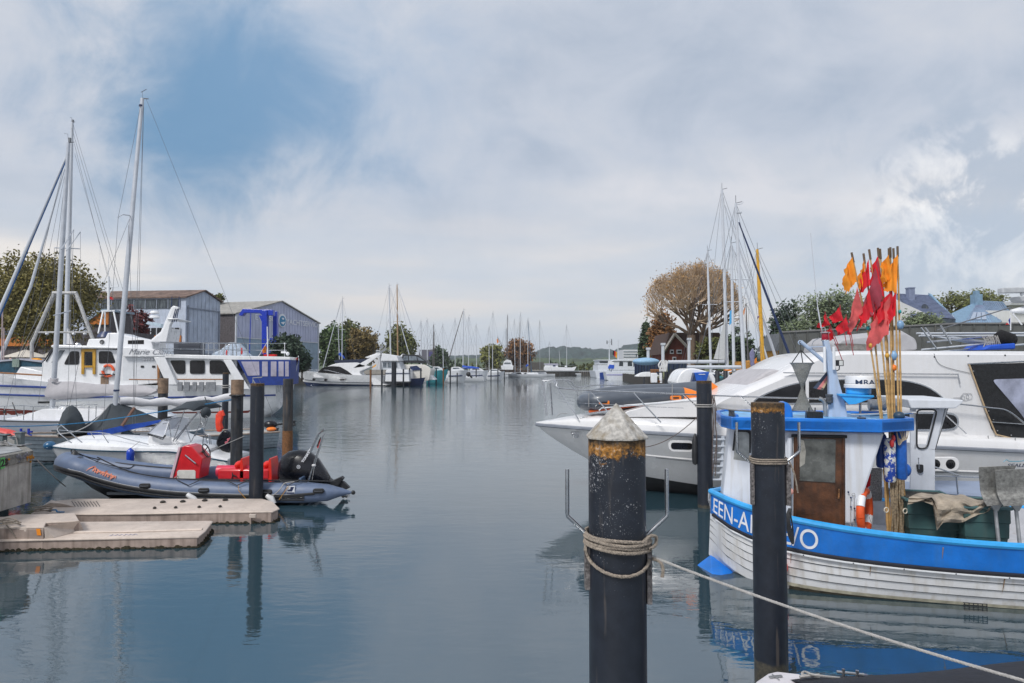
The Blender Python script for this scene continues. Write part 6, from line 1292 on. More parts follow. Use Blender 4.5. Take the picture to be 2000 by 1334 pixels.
# covered bridge yacht
f=Fr((P(778,0,121).x,121),0)
t=T('motor_yacht','cream yacht with black framed canopy windows and navy canvas','motor yacht',f.w(4,0,0))
mb=MB(); mb.prism(f,rc(f.pl([(780,744),(778,712),(830,712),(842,720),(838,744)],1.8),.4),1.8,-5); t.part('hull',mb,cream,bevel=.15)
mb=MB(); mb.prism(f,f.pl([(783,708),(786,692),(815,693),(832,705),(834,710)],1.5),1.5,-3); cb=t.part('canopy',mb,black,smooth=False,bevel=.04)
for q in ([(786,704),(789,695),(797,695),(797,704)],[(799,704),(799,695),(813,696),(815,704)],[(817,704),(815,697),(820,699),(829,705)]): mb=MB(); mb.prism(f,f.pl(q,1.5),1.54,1.4); t.part('clear_window',mb,gglass,parent=cb,smooth=False)
mb=MB(); mb.prism(f,f.pl([(800,716),(814,714),(824,722),(804,724)],1.85),1.95,1.6); t.part('navy_cover',mb,navy,smooth=False); mb=MB(); mb.prism(f,f.pl([(778,700),(786,691),(791,692),(782,704)],1.2),1.4,1.0); t.part('arch',mb,white2,smooth=False)
f2=Fr((P(806,0,117).x,117),0)
t=T('motorboat','navy and white boat bow pointing right, seen between slim piles','motorboat',f2.w(2,0,0))
h=Hull(Fr((P(834,0,117).x,117),180),3.6,2.2,1.4,1.2); t.part('hull',h.skin(),navy); t.part('deck',h.deck(),white)
t=T('motorboat','white wedge shaped bow under a green cockpit cover','motorboat',P(838,740,121)); f3=Fr((P(822,0,121).x,121),0)
mb=MB(); mb.prism(f3,f3.pl([(822,742),(836,728),(850,742)],1),1.2,-3); t.part('hull',mb,white2,bevel=.1); mb=MB(); mb.prism(f3,f3.pl([(820,722),(833,713),(843,717),(833,727)],1),1.0,-2); t.part('cockpit_cover',mb,M('grey green cover',(.13,.19,.18),.7),smooth=False)
for x0,x1,D,y0,lb,hm,bw in ((837,878,130,724,'turquoise hulled boat lying stern on among the slim piles',M('turquoise hull',(.06,.36,.42),.35),0),(878,916,138,724,'white motorboat bow between the turquoise boat and the blue covered sailboat',white2,1),(914,955,152,725,'white boat with navy stripe under the blue sail cover',white2,1),(952,986,164,727,'last white boat of the row with navy stripe',white2,1)):
    f=Fr((P(x0,0,D).x,D),0); Lh=f.at(x1,0,0)[0]; t=T('motorboat',lb,'motorboat',f.w(Lh/2,0,0))
    zt=f.at(x0,y0,0)[1]; h=Hull(Fr((f.o.x+Lh,D),180),Lh,2.8,zt+.25,zt,draft=.3,rake=.9); t.part('hull',h.skin(),hm); 
    if bw: t.part('navy_stripe',h.line(.62,.14,0,.25,.95,16,off=.0,sides=4),navy)
    mb=MB(); c=f.w(Lh*.45,0,zt); mb.prism(f,rc([(Lh*.1,zt-.1),(Lh*.2,zt+.75),(Lh*.55,zt+.8),(Lh*.85,zt)],.3),1.1,-1.1); t.part('cabin',mb,white2,bevel=.08)
    mb=MB(); mb.prism(f,[(Lh*.25,zt+.35),(Lh*.26,zt+.6),(Lh*.52,zt+.62),(Lh*.62,zt+.35)],1.13,-1.13); t.part('window_band',mb,gglass,smooth=False)
    r=MB(); r.tube([f.w(Lh*.5,1.2,zt+.5),f.w(Lh*.95,.3,zt+.7),f.w(Lh*.95,-.3,zt+.7)],.03,4); t.part('bow_rail',r,steel)
mb=MB(); mb.ball(P(915,731,135),(.45,.35,.5),10); mb.tube([P(915,731,135),P(922,738,135)],.18,6); single('outboard_engine',mb,black,'black tilted outboard beside the white motorboat bow','outboard')
mb=MB(); mb.tube([P(829,733,116),P(829,725,116)],.28,8); 
# sailing boats whose masts stand over the row
def sb(base,top,lb,D,bx=None,L_=9,hm=None,mm=None,r=None,stay=None,cover=None,sp=1,furl=None,hl=True,zb=1.15):
    (xb,yb),(xt,yt)=base,top; f=Fr((P(xb,0,D).x,D),0); t=T('sailing_boat',lb,'sailing boat',f.o); r=r or .075+D*.00016
    if hl:
        h=Hull(Fr((f.o.x-L_*.45,D),0),L_,2.8,zb,zb-.2,draft=.3,rake=.8); t.part('hull',h.skin(n=12,m=5),hm or white2)
        mb=MB(); mb.prism(f,rc([(-L_*.2,zb-.2),(-L_*.1,zb+.35),(L_*.2,zb+.4),(L_*.25,zb-.2)],.2),.9,-.9); t.part('coachroof',mb,white2,bevel=.05)
    m0=f.W(xb,yb,0); m0.z=min(m0.z,zb+.3) if hl else m0.z; m1=f.W(xt,yt,0); mb=MB(); mb.tube([m0,m0.lerp(m1,.7),m1],[r*.95,r*.82,r*.55],7); ms=t.part('mast',mb,mm or whitem)
    mb=MB(); mb.tube([m1,m1+V((.4,0,.1))],.03,3); mb.tube([m1,m1+V((0,0,.5))],.02,3); t.part('masthead_vane',mb,wire,parent=ms)
    if sp:
        mb=MB(); q=m0.lerp(m1,.6); mb.tube([q-V((.7,.3,.05)),q,q+V((.7,-.3,-.05))],.03,4); t.part('spreader',mb,mm or whitem,parent=ms)
    w=MB(); H=(m1-m0).length
    for dx in (-L_*.42,L_*.45): w.tube([m1,V((f.o.x+dx,D,zb))],.012+D*.00004,3)
    q=m0.lerp(m1,.6)
    for s in (-1,1): w.tube([m1,q+V((.7*s,-.3*s,0)),V((m0.x+1.0*s,D-1.0*s,zb))],.01+D*.00003,3)
    t.part('rigging',w,wire)
    if furl:
        mb=MB(); a=f.W(*furl[0],0); b=f.W(*furl[1],0); mb.tube([a,a.lerp(b,.5),b],[.04,.075,.09],6); t.part('furled_jib',mb,furl[2] if len(furl)>2 else whitem)
    if cover:
        a=f.W(*cover[0],0); b=f.W(*cover[1],0); mb=MB(); mb.tube([a,a.lerp(b,.2)+V((0,0,-.1)),a.lerp(b,.6),b],[.34,.30,.24,.12],8); t.part('sail_cover',mb,cover[2])
        mb=MB(); mb.tube([a-V((0,0,.2)),b-V((0,0,.1))],.07,5); t.part('boom',mb,whitem)
    return t
dm=M('dark mast',(.10,.09,.09),.5); tanm=M('tan wooden mast',(.42,.27,.15),.5)
blc=M('bright blue cover',(.01,.08,.50),.6)
sb((668,700),(668.8,583),'sailboat with furled jib slanting left, mast before the green trees',132,furl=((666,587),(630,722)))
sb((663,702),(660.5,637),'short white mast with blue cover left of the slanting jib mast',135,cover=((663,690),(673,700),blc),L_=7,hl=False)
sb((764,700),(760,558),'tall white masted sailboat, left of the tan mast',122,r=.16,furl=((763,563),(808,724)))
sb((777.5,700),(775.5,556),'sailboat with tall tan wooden mast',124,mm=tanm,r=.15,furl=((778,563),(836,734)))
sb((823,712),(822,628),'grey double spar sailboat beside the grey warehouse',140,r=.14)
sb((835,715),(834,624),'sailboat with lone mast right of the grey warehouse middle',150)
sb((845,716),(847,634),'dark masted sailboat leaning right',145,mm=dm); sb((848,715),(848,648),'short dark mast standing straight beside a leaning one',146,mm=dm)
sb((866,716),(864.5,634),'thin masted sailboat over the low dark tree',165); sb((889,716),(888.5,623),'thin masted sailboat above the dark bushes left of the blue cover',170)
sb((904,718),(905.5,605),'sailboat with bright blue sail cover and dark slanting stay',150,cover=((903,716),(936,719),blc),furl=((904,608),(877,700),dm),r=.13)
sb((915,716),(915.8,617),'thin mast just right of the blue covered sailboat mast',185); sb((931,716),(929.8,634),'thin mast over the small blue bimini',180)
sb((955.5,712),(954.8,639),'short thin mast left of the yellow green round tree',205); sb((962,712),(962.7,609),'tall thin mast behind the yellow green round tree',210)
sb((991,716),(991.3,615),'tall grey mast with gaff between the two round trees',225,mm=dm,r=.14); sb((988.5,716),(988.8,641),'short mast beside the gaff mast between the round trees',224,mm=dm)
sb((1006,718),(1004.5,624),'thin white mast left of the russet tree centre',222); sb((1016,718),(1016.5,611),'white masted sailboat before the russet tree',222); sb((1012,716),(1016,627),'dark mast leaning right before the russet tree',226,mm=dm)
sb((1031,718),(1031,622),'pale mast at the right side of the russet tree with small blue cover',222,cover=((1031,712),(1027,716),blc)); sb((1038,716),(1031,623),'slanting blue masted sailboat right of the russet tree',226,mm=M('blue mast',(.03,.10,.20),.5))
sb((1054.5,718),(1054,626),'lone pale mast over the wooded hill, left of the white cutter',235,mm=M('grey mast',(.34,.36,.38),.5)); sb((1107,718),(1106.5,635),'white masted boat on the far quay right of the white cutter',262,cover=((1107,715),(1103,716),white2)); sb((1073,712),(1073,668),'short pale mast of the white cutter end',268,hl=False)
sb((1094,714),(1092,685),'tiny far mast before the wooded hill',400,hl=False,sp=0); sb((1000,716),(971.5,658),'gaff flagstaff with ensign slanting left of the gaff mast',220,hl=False,sp=0,mm=dm)
mb=MB(); mb.grid([[P(972,661,222),P(974,668,222)],[P(970,663,222),P(971,671,222)]]); single('flag',mb,M('flag orange'),'small orange flag over the yellow green round tree','flag',smooth=False)
# white cutter on the far quay and white launch
def ship(name,lb,cat,D,x0,x1,base,parts,hullm=None,zb=None):
    f=Fr((P(x0,0,D).x,D),0); t=T(name,lb,cat,P((x0+x1)/2,base,D))
    for nm,pts,v0,v1,m in parts:
        mb=MB()
        if nm in('pole','aerial','rail','crane'): 
            for a,b in zip(pts,pts[1:]): mb.tube([f.W(*a,v0),f.W(*b,v0)],v1,5)
        else: mb.prism(f,f.pl(pts,v0),v0,v1)
        t.part(nm,mb,m,smooth=False,bevel=0 if nm in('pole','aerial','rail','crane') else .04)
    return t
ship('fishing_cutter','white cutter with small wheelhouse lying along the far quay','fishing cutter',262,1060,1126,725,[('hull',[(1062,722),(1060,716),(1118,718),(1126,716),(1121,725),(1066,725)],1.5,-1.5,white2),('wheelhouse',[(1064,717),(1064,711),(1090,711),(1090,718)],1.2,-1.2,white2),('roof',[(1057,712),(1061,710),(1090,710),(1091,713)],1.4,-1.4,M('lilac roof',(.42,.42,.52),.5)),('window',[(1080,716),(1080,713),(1085,713),(1085,716)],1.25,1.1,navy),('rail',[(1091,714),(1122,714)],1.3,.05,steel)])
ship('motor_yacht','white motor yacht with flybridge moored under the russet round tree','motor yacht',216,979,1003,728,[('hull',[(980,722),(978,714),(1003,714),(1002,722)],1.5,-5,white2),('cabin',[(982,714),(984,706),(990,702),(998,704),(1001,714)],1.2,-3,white2),('window',[(984,711),(986,708),(997,708),(998,711)],1.3,1,gglass)])
wlet=M('window dark',(.04,.05,.06),.3)
ship('patrol_ship','white twin deck ship with radar mast lying left of the other white launch','ship',205,1162,1194,740,[('hull',[(1165,738),(1162,724),(1190,724),(1190,741),(1170,741)],3,-12,M('pale ship white',(.6,.64,.70),.4,streak=.2)),('lower_deckhouse',[(1168,725),(1168,713),(1188,713),(1190,725)],2.6,-10,M('pale ship white')),('upper_deckhouse',[(1170,712),(1170,704),(1193,704),(1192,712)],2.4,-9,M('pale ship white')),('window_band',[(1171,709),(1171,705.5),(1191,705.5),(1191,709)],2.5,2.2,wlet),('awning',[(1168,704),(1168,702.5),(1196,702.5),(1196,704)],2.8,-9,M('pale ship white')),('blue_bow',[(1172,741),(1171,728),(1183,726),(1184,741)],3.1,2.8,bs),('pole',[(1190,704),(1190,663)],0,.16,M('pale ship white')),('aerial',[(1185.5,665),(1185.5,672)],0,.16,wire),('aerial',[(1194.5,662),(1194.5,674)],0,.16,wire),('rail',[(1185,668),(1195,668)],0,.07,wire),('rail',[(1170,700),(1186,700)],2.5,.05,wire)])
ship('motor_launch','white launch with large cabin windows and flag, nearer than the patrol ship','launch',168,1184,1246,743,[('hull',[(1186,742),(1183,726),(1246,726),(1247,740),(1236,744),(1190,744)],2.2,-3,M('pale ship white')),('stripe',[(1185,733),(1184,731.5),(1246,731.5),(1246,733)],2.25,2.1,M('violet stripe',(.12,.10,.40),.4)),('cabin',[(1195,727),(1200,706),(1240,704),(1243,727)],1.8,-2.5,M('pale ship white')),('roof',[(1197,705),(1200,702),(1241,701),(1244,705)],2.1,-2.8,M('pale ship white')),('window',[(1209,715),(1210,706),(1217,706),(1217,715)],1.85,1.7,wlet),('window',[(1226,715),(1226,706),(1234,706),(1235,715)],1.85,1.7,wlet),('window',[(1237,716),(1237,707),(1240,707),(1241,716)],1.85,1.7,wlet),('blue_canvas',[(1188,720),(1190,712),(1200,713),(1199,720)],1.9,1.0,blc),('crane',[(1207,702),(1207,665)],0,.13,M('pale ship white')),('rail',[(1186,723),(1246,723)],2.2,.05,steel),('stern_awning',[(1188,715),(1190,704),(1200,708),(1200,715)],1.8,0,white2)])
g=T('ensign_flag','black red gold flag between the two white ships','flag',P(1201,692,172))
for nm,a,b in (('flag black',0,.33),('flag red',.33,.66),('flag gold',.66,1)):
    mb=MB(); q=lambda s,e:P(1197+9*s*.9+ (0),693-9*e+7*s-3*e*s,172)+V((0,.2*sin(e*5),0)); mb.grid([[q(a,e/4) for e in range(5)],[q(b,e/4) for e in range(5)]]); g.part('stripe',mb,M(nm),smooth=True)
# white speedboat low in front of them, and dock clutter
f=Fr((P(1218,0,64).x,64),0); t=T('speedboat','low white speedboat in front of the white ships','speedboat',f.w(3,0,0))
h=Hull(f,f.at(1300,0,0)[0],2.2,.75,.7,draft=.15,rake=1.2,full=.6); t.part('hull',h.skin(),cream); t.part('deck',h.deck(0,-.04),white); mb=MB(); mb.prism(f,rc(f.pl([(1240,736),(1256,727),(1275,726),(1290,735)],.6),.3),.6,-.6); t.part('cuddy',mb,white,bevel=.05)
f=FD(56); t=T('dock_frame','rusty and white steel frame standing on the pontoon left of the bundled rope','frame',P(1280,745,56))
for x,m_ in ((1273,rust),(1279,rust),(1290.5,white2)): mb=MB(); mb.tube([P(x,748,56),P(x,723 if x<1280 else 728,56)],.12,6); t.part('upright',mb,m_)
mb=MB(); mb.tube([P(1270,724,56),P(1290,724,56)],.12,5); mb.tube([P(1270,745,56),P(1292,745,56)],.12,5); t.part('crossbar',mb,rust); mb=MB(); mb.box(P(1277,738,55.8),(.5,.4,.8)); t.part('white_box',mb,white2,bevel=.05)
navc=M('navy screen',(.02,.035,.065),.7,var=.2,streak=.2,sc2=(.05,.07,.1))
for x0,x1,y0,D,lb in ((1240,1262,706,98,'navy slatted screen left of the dark tree foot'),(1262,1290,708,90,'navy slatted screen behind the bundled rope'),(1305,1340,708,86,'navy slatted screen under the long white boom')):
    f=FD(D); t=T('screen_fence',lb,'fence',P((x0+x1)/2,730,D),'navy screens'); mb=MB(); mb.prism(f,f.pl([(x0,732),(x1,732),(x1,y0),(x0,y0)],0),0,-.15); t.part('panel',mb,navc,smooth=False)
    for k in range(5): mb=MB(); xx=x0+(x1-x0)*k/4; mb.prism(f,f.pl([(xx-.6,732),(xx+.6,732),(xx+.6,y0-1),(xx-.6,y0-1)],0),.15,-.1); t.part('batten',mb,navy,smooth=False)
mb=MB(); mb.ball(P(1262,706,80),(1.6,1,.45),10); single('boat_cover',mb,M('pale blue cover',(.25,.42,.60),.6),'pale blue rounded boat cover beside the dark conifer','boat cover')
# white posts by the house
for x,y0,y1,w in ((1295,672,712,.32),(1346,662,712,.3),(1266,681,712,.3)): 
    p=P(x,y1,80); t=T('white_post',{1295:'white post before the brown house left side',1346:'white double post before the brown house right side',1266:'short white post beside the conifer'}[x],'post',p,'white posts'); mb=MB(); mb.tube([p,P(x,y0,80)],w*.6,6); t.part('shaft',mb,whitem); mb=MB(); mb.box(P(x,y0,80),(w*1.5,w*1.5,.25)); t.part('cap',mb,whitem,smooth=False)
# mast cluster on the right
def rs(base,top,lb,D,**k): return sb(base,top,lb,D,**k)
rs((1389,722),(1381.5,490),'white mast standing left of the mast cluster before the bare tree',64,r=.13,L_=9,hm=white2)
t=rs((1421,722),(1410,370),'tallest white mast of the right hand cluster',52,r=.15,L_=10)
f=Fr((P(1421,0,52).x,52),0)
mb=MB(); mb.prism(f,f.pl([(1417,620),(1394,701),(1417,703)],.3),.32,.28); t.part('triangular_sail',mb,M('grey white sail',(.50,.52,.53),.7,var=.05),smooth=False)
mb=MB(); mb.tube([f.W(1305,707,.2),f.W(1415,706,.2)],.13,8); t.part('boom',mb,whitem); mb=MB(); mb.tube([f.W(1416,401,0),f.W(1470,560,0),f.W(1523,722,0)],[.04,.10,.12],7); t.part('furled_jib',mb,whitem)
t=rs((1434,722),(1428,475),'third white mast with black spreaders beside the triangular sail',50,r=.13,furl=((1431,482),(1504,720)))
t=rs((1455,735),(1437,397),'white mast with radar bracket and long dark blue furled jib',42,r=.13,furl=((1443,434),(1549,712),M('dark blue strip',(.015,.03,.09),.7)))
f=Fr((P(1455,0,42).x,42),0); mb=MB(); mb.tube([f.W(1342,717,0),f.W(1447,717,0)],.11,8); t.part('boom',mb,whitem); mb=MB(); mb.box(f.W(1443,415,0),(.35,.2,.08)); mb.tube([f.W(1437,400,0),f.W(1449,398,0),f.W(1452,394,0)],.02,4); t.part('radar_bracket',mb,whitem)
mb=MB(); mb.prism(f,f.pl([(1470,680),(1464,690),(1467,716),(1472,718),(1474,690)],1),1.05,.9); t.part('violet_sail_bundle',mb,M('violet grey canvas',(.18,.18,.30),.8,var=.2),bevel=.03)
rs((1492,722),(1479,487),'yellow varnished wooden mast right of the white cluster',50,mm=yel,r=.17,sp=0,L_=9)
t=rs((1461,705),(1457,593),'thin dark flag mast among the white masts',66,mm=dm,sp=0,hl=False,r=.07)
mb=MB(); mb.grid([[P(1456,600,66),P(1454,612,66)],[P(1452,606,66),P(1452,616,66)]]); t.part('flag',mb,M('flag orange'))
for x,y0,y1,lb,m_ in ((1427,605,636,'light blue burgee hanging between the white masts',M('light blue cloth',(.08,.35,.65),.8)),(1476,698,712,'orange flag low between the yellow mast and violet sail',M('flag orange')),(1481,616,624,'small violet flag left of the yellow mast top',M('violet cloth',(.12,.08,.2),.8))):
    mb=MB(); mb.grid([[P(x-2,y0+3,48),P(x-2.5,y1,48)],[P(x+2,y0,48),P(x+2,y1-5,48)]]); single('flag',mb,m_,lb,'flag',smooth=False)
# boats crowding behind the tender
f=FD(38); t=T('sailing_boat','white covered cockpit boat with bright blue box hood behind the tender','sailing boat',P(1360,745,38))
mb=MB(); mb.prism(f,rc(f.pl([(1318,752),(1330,726),(1345,719),(1362,720),(1395,730),(1400,752)],1),.3),1,-1.2); t.part('cockpit_cover',mb,white,bevel=.1)
h=Hull(Fr((P(1300,0,38).x,38),0),3.6,2.2,.9,.85); t.part('hull',h.skin(n=12),white)
mb=MB(); mb.prism(f,f.pl([(1359,745),(1355,728),(1385,726),(1379,745)],1.3),1.4,.4); b_=t.part('blue_hood',mb,M('bright blue hood',(.01,.09,.45),.5),smooth=False,bevel=.03); mb=MB(); mb.prism(f,f.pl([(1351,745),(1355,728),(1359,728),(1359,745)],1.3),1.38,.6); t.part('dark_side',mb,navy,parent=b_,smooth=False)
mb=MB(); mb.box(f.W(1371,731,1.42),(.35,.01,.03)); t.part('white_label',mb,white,parent=b_,smooth=False)
rr=random.Random(2); mb=MB()
for k in range(7): mb.tube(spline([P(1297+rr.uniform(-5,5),704,44),P(1294+rr.uniform(-8,8),714,44),P(1296+rr.uniform(-8,8),725,44),P(1299+rr.uniform(-5,5),705,44)]),.05,5)
single('rope_bundle',mb,M('white rope bundle',(.6,.6,.6),.9,var=.2),'bundle of white rope hanging from the end of the long white boom','rope')
f=FD(33); t=T('motorboat','white wheelhouse boat with square windows left of the white yacht screen','motorboat',P(1450,750,33))
mb=MB(); mb.prism(f,rc(f.pl([(1442,770),(1442,737),(1500,733),(1530,735),(1530,770)],1),.2),1,-1.5); t.part('cabin',mb,white2,bevel=.05)
for q in ([(1457,749),(1457,741),(1467,741),(1467,749)],[(1471,749),(1472,741),(1484,741),(1480,749)]): mb=MB(); mb.prism(f,rc(f.pl(q,1),.05),1.03,.95); t.part('window',mb,glass,smooth=False)
mb=MB(); mb.prism(f,f.pl([(1405,760),(1405,738),(1445,738),(1445,760)],0),.6,-.6); t.part('green_cockpit',mb,M('dark teal canvas',(.015,.07,.08),.8,var=.4,scale=8),smooth=False,bevel=.03)
cl=T('deck_gear','cluttered white and teal gear on the boats behind the two thin piles','deck gear',P(1410,735,40)); rr=random.Random(12)
for i in range(26):
    x=1392+rr.random()*62; y=720+rr.random()*34; m_=[white2,white2,gal,navy,M('teal gear',(.02,.20,.24),.6),M('flag orange'),gcan,steel][i%8]; mb=MB()
    p=P(x,y,40+rr.random()*4)
    if i%3==0: mb.tube([p,p+V((rr.uniform(-.6,.6),0,rr.uniform(-.2,.5)))],.035,5)
    elif i%3==1: mb.ball(p,(rr.uniform(.08,.25),.2,rr.uniform(.06,.18)),8)
    else: mb.box(p,(rr.uniform(.15,.6),.3,rr.uniform(.08,.3)),rr.random())
    cl.part(['rod','bag','locker'][i%3],mb,m_,smooth=True,bevel=.01)
def far_people():
    person(1472,724,706,48,'seated looking person in violet jacket near the yellow mast foot',M('violet jacket',(.10,.06,.22),.8),M('grey trousers',(.05,.05,.06),.8))
    person(1478,724,708,49,'person in pinkish top beside the one in violet jacket',M('pink top',(.45,.2,.2),.8),M('dark trousers',(.03,.03,.04),.8))
far_people()
mb=MB(); mb.box(P(1464,721,50),(2.2,1.0,1.1)); mb.ball(P(1465,713,50),(.8,.5,.35),8); single('gear_pile',mb,M('amber nets',(.42,.20,.04),.9,var=.5,scale=8,bump=.6),'amber pile of nets left of the person in violet jacket','nets')
# ================================================================== big white motor yacht on the right
f=Fr((P(1046,0,17.4).x,17.4),0)
t=T('motor_yacht','big white motor yacht with black framed aft canopy behind the blue fishing boat','motor yacht',f.w(6,0,0))
h=Hull(f,13.2,3.9,1.66,1.1,draft=.5,rake=3.0,full=.40,taper=.93,pb=.75,ps=.30)
h.z=lambda t_,s,h=h:-h.draft*(.2+.8*min(1,t_*3.5))*(1-s)+(1.66-.10*min(1,t_*4)-.46*max(0,t_-.25)/.75)*s
yw=M('yacht white',(.70,.70,.71),.25,var=.04,scale=1.2,streak=.18,sc2=(.52,.50,.46),coat=.4)
t.part('hull',h.skin(n=34,m=14),yw); t.part('antifouling',h.skin(0,.36,n=34,off=.006,close=False),black)
t.part('rubbing_strake',h.line(1.0,.045,0,0,1,34,off=.0),M('blue grey rubber strake',(.20,.22,.26),.4)); t.part('spray_rail',h.line(.70,.022,0,.16,1,34,off=.0),yw); t.part('spray_rail_shadow',h.line(.675,.008,1,.18,1,34,off=.01),M('groove and shade grey',(.28,.29,.30),.6))  # thin grey line drawn as the shadow along the spray rail
mb=MB(); rings=[]
for i in range(33):
    tt=(i/32)**1.2; b=h.half(tt,1); z=h.z(tt,1); up=.05+.24*min(1,tt*9)
    rings.append([f.w(h.u(tt,1),k*b*w_,z+up*e) for k,w_,e in ((-1,1,0),(-1,.99,.6),(-1,.96,.85),(-1,.9,1),(-1,.4,1.15),(1,0,1.2),(1,.4,1.15),(1,.9,1),(1,.96,.85),(1,.99,.6),(1,1,0))])
mb.loft(rings,closed=False); t.part('deck',mb,yw)
sp=[(1215,812),(1225,803),(1290,786),(1360,777),(1400,771),(1412,800),(1412,815),(1215,815)]
mb=MB(); a=f.pl(sp,1.0); mb.prism(f,a,1.0,-1.0); t.part('foredeck_trunk',mb,yw,bevel=.08)
SV=1.62
a=rc(f.pl([(1385,850),(1388,792),(1440,768),(1535,727),(1580,701),(1612,689),(1650,684),(2150,686),(2150,900),(1400,865)],SV),.25)
mb=MB(); cx=f.at(1800,0,SV)[0]
b=[(u,z) for u,z in a]; 
rings=[]
for v,sc_ in ((SV-.28,1),(SV-.12,.985),(SV,.94)):
    rings.append([f.w(u+(0 if u>cx else (1-sc_)*1.0),v,z-(1-sc_)*1.6 if z>2.5 else z) for u,z in a])
full=[[q-2*f.v*((q-f.o).dot(f.v)) for q in r] for r in rings[::-1]][::-1]
mb.loft(rings[::-1]+full,cap=True); ss=t.part('superstructure',mb,yw,ang=30)
# screen cover
mb=MB(); mb.prism(f,f.pl([(1437,768),(1500,723),(1512,721),(1536,727),(1462,768)],1.1),1.12,-1.12); t.part('screen_cover',mb,M('pale grey screen cover',(.42,.41,.43),.7,var=.1,bump=.3),bevel=.05)
def wn(pts,v,nm='window',r_=.1,edge=.035,em=None,gm=None,m=0):
    o=rc(f.pl(pts,v),r_); n=len(o); cx=sum(p[0] for p in o)/n; cz=sum(p[1] for p in o)/n
    mb=MB(); q=[]
    for i in range(n):
        p0,p1,p2=o[i-1],o[i],o[(i+1)%n]; dx,dz=p2[0]-p0[0],p2[1]-p0[1]; l=math.hypot(dx,dz) or 1; nx,nz=dz/l,-dx/l
        if nx*(p1[0]-cx)+nz*(p1[1]-cz)<0: nx,nz=-nx,-nz
        q.append((p1[0]+nx*edge,p1[1]+nz*edge))
    mb.prism(f,q,v+.02,v-.06); w=t.part(nm,mb,em or steel,smooth=False); mb=MB(); mb.prism(f,o,v+.03,v-.05); t.part('glass',mb,gm or glass,parent=w,smooth=False); return w
wn([(1463,787),(1500,768),(1545,751),(1600,743),(1700,741),(1770,744),(1812,756),(1841,778),(1841,784),(1700,786)],SV,edge=.03,r_=.35,gm=glass)
mb=MB(); mb.prism(f,f.pl([(1572,742),(1578,742),(1578,786),(1572,786)],SV),SV+.05,SV); t.part('window_pillar',mb,yw,smooth=False)
mb=MB(); mb.prism(f,f.pl([(1712,742),(1716,742),(1716,784),(1712,784)],SV),SV+.035,SV); t.part('window_pillar',mb,yw,smooth=False)
wn([(1640,808),(1855,808),(1868,815),(1868,831),(1855,838),(1640,838)],SV,edge=.045,r_=.3)
# aft canopy
cp=f.pl([(1897,712),(2150,704),(2150,866),(1995,858),(1950,849),(1938,838)],SV+.03); mb=MB(); mb.prism(f,cp,SV+.04,SV-.1); cv=t.part('aft_canopy',mb,M('black canopy canvas',(.012,.013,.015),.75,var=.5,scale=14,bump=.5),smooth=False)
mb=MB(); mb.prism(f,rc(f.pl([(1937,741),(2150,735),(2150,850),(2012,832),(1990,803)],SV+.05),.12),SV+.05,SV-.1); t.part('clear_window',mb,M('reflecting vinyl',(.30,.32,.42),.12,var=.5,scale=1.6,coat=.6),parent=cv,smooth=False)
mb=MB(); mb.tube([f.W(1893,712,SV+.06),f.W(1925,800,SV+.06),f.W(1946,849,SV+.06),f.W(2000,862,SV+.06)],.02,5); t.part('canopy_piping',mb,M('tan piping',(.45,.33,.20),.7),parent=cv)
for x,y in ((1901,725),(1905,744),(1913,765),(1920,785),(1931,803),(1940,820),(1948,841),(1975,850)): mb=MB(); mb.ball(f.W(x,y,SV+.06),.016,6); t.part('snap',mb,steel,parent=cv)
mb=MB(); mb.tube([f.W(1890,711,SV+.02),f.W(2000,706,SV+.05),f.W(2060,704,SV+.05)],.02,5); mb.tube([f.W(1530,728,SV+.05),f.W(1872,731,SV+.06)],.014,6); mb.tube([f.W(1871,731,SV+.06),f.W(1875,749,SV+.06)],.014,6); t.part('handrail',mb,steel)
mb=MB(); mb.tube([f.W(x,y,SV-.06) for x,y in ((1600,706),(1700,704),(1800,703),(1900,706),(2100,704))],.025,6); t.part('moulded_line',mb,yw)
mb=MB(); mb.tube(spline([f.W(1824,690,SV),f.W(1832,708,SV+.02),f.W(1850,718,SV+.02),f.W(1895,729,SV+.02)]),.006,4); t.part('cable',mb,wire)
for x,y in ((1825,697),(1891,695),(1963,694)): mb=MB(); mb.ball(f.W(x,y,SV),.02,6); t.part('screw',mb,black)
mb=MB()
for x,y,r_ in ((1885,775,.085),(1893,774,.07),(1880,777,.05)): mb.ring(f.W(x,y,SV+.02),r_,.005,(0,1,0),20,4)
mb.tube([f.W(1862,777,SV+.02),f.W(1880,777,SV+.02)],.006,4); t.part('swirl_logo',mb,M('grey logo',(.30,.31,.33),.5))
for x0,x1,y0,y1,v in ((1310,1352,864,877,1.83),): 
    wn([(x0,y1),(x0,y0),(x1,y0+1),(x1,y1+1)],v,'hull_port',.07,.05,yw)
u,z=f.at(1844,906,1.95); mb=MB(); mb.prism(f,rrect(u-.75,z-.17,u+.33,z+.16,.15),1.99,1.9); w=t.part('port_frame',mb,yw,bevel=.02)
for dx in (-.22,.12): mb=MB(); mb.lathe(f.w(u+dx,1.992,z),[(.01,0),(.11,0),(.10,.006),(.01,.006)],16,tuple(f.v)); o=t.part('porthole',mb,glass,parent=w)
mb=MB(); mb.prism(f,rc(f.pl([(1115,844),(1128,843),(1130,851),(1124,854),(1116,850)],.75),.03),1.0,.6); t.part('hawse_hole',mb,steel,bevel=.01)
mb=MB(); mb.tube([f.W(1930,851,1.8),f.W(1931,861,1.8),f.W(1982,865,1.8),f.W(1983,854,1.8)],.012,5); t.part('locker_hatch',mb,M('groove and shade grey'))
t.part('model_lettering',text_mb('SEALINE',f,1967,912,1.96,.075,bold=.003,ext=.003,slant=.25,sx=1.5),M('dark logo',(.08,.09,.12),.4),smooth=False)
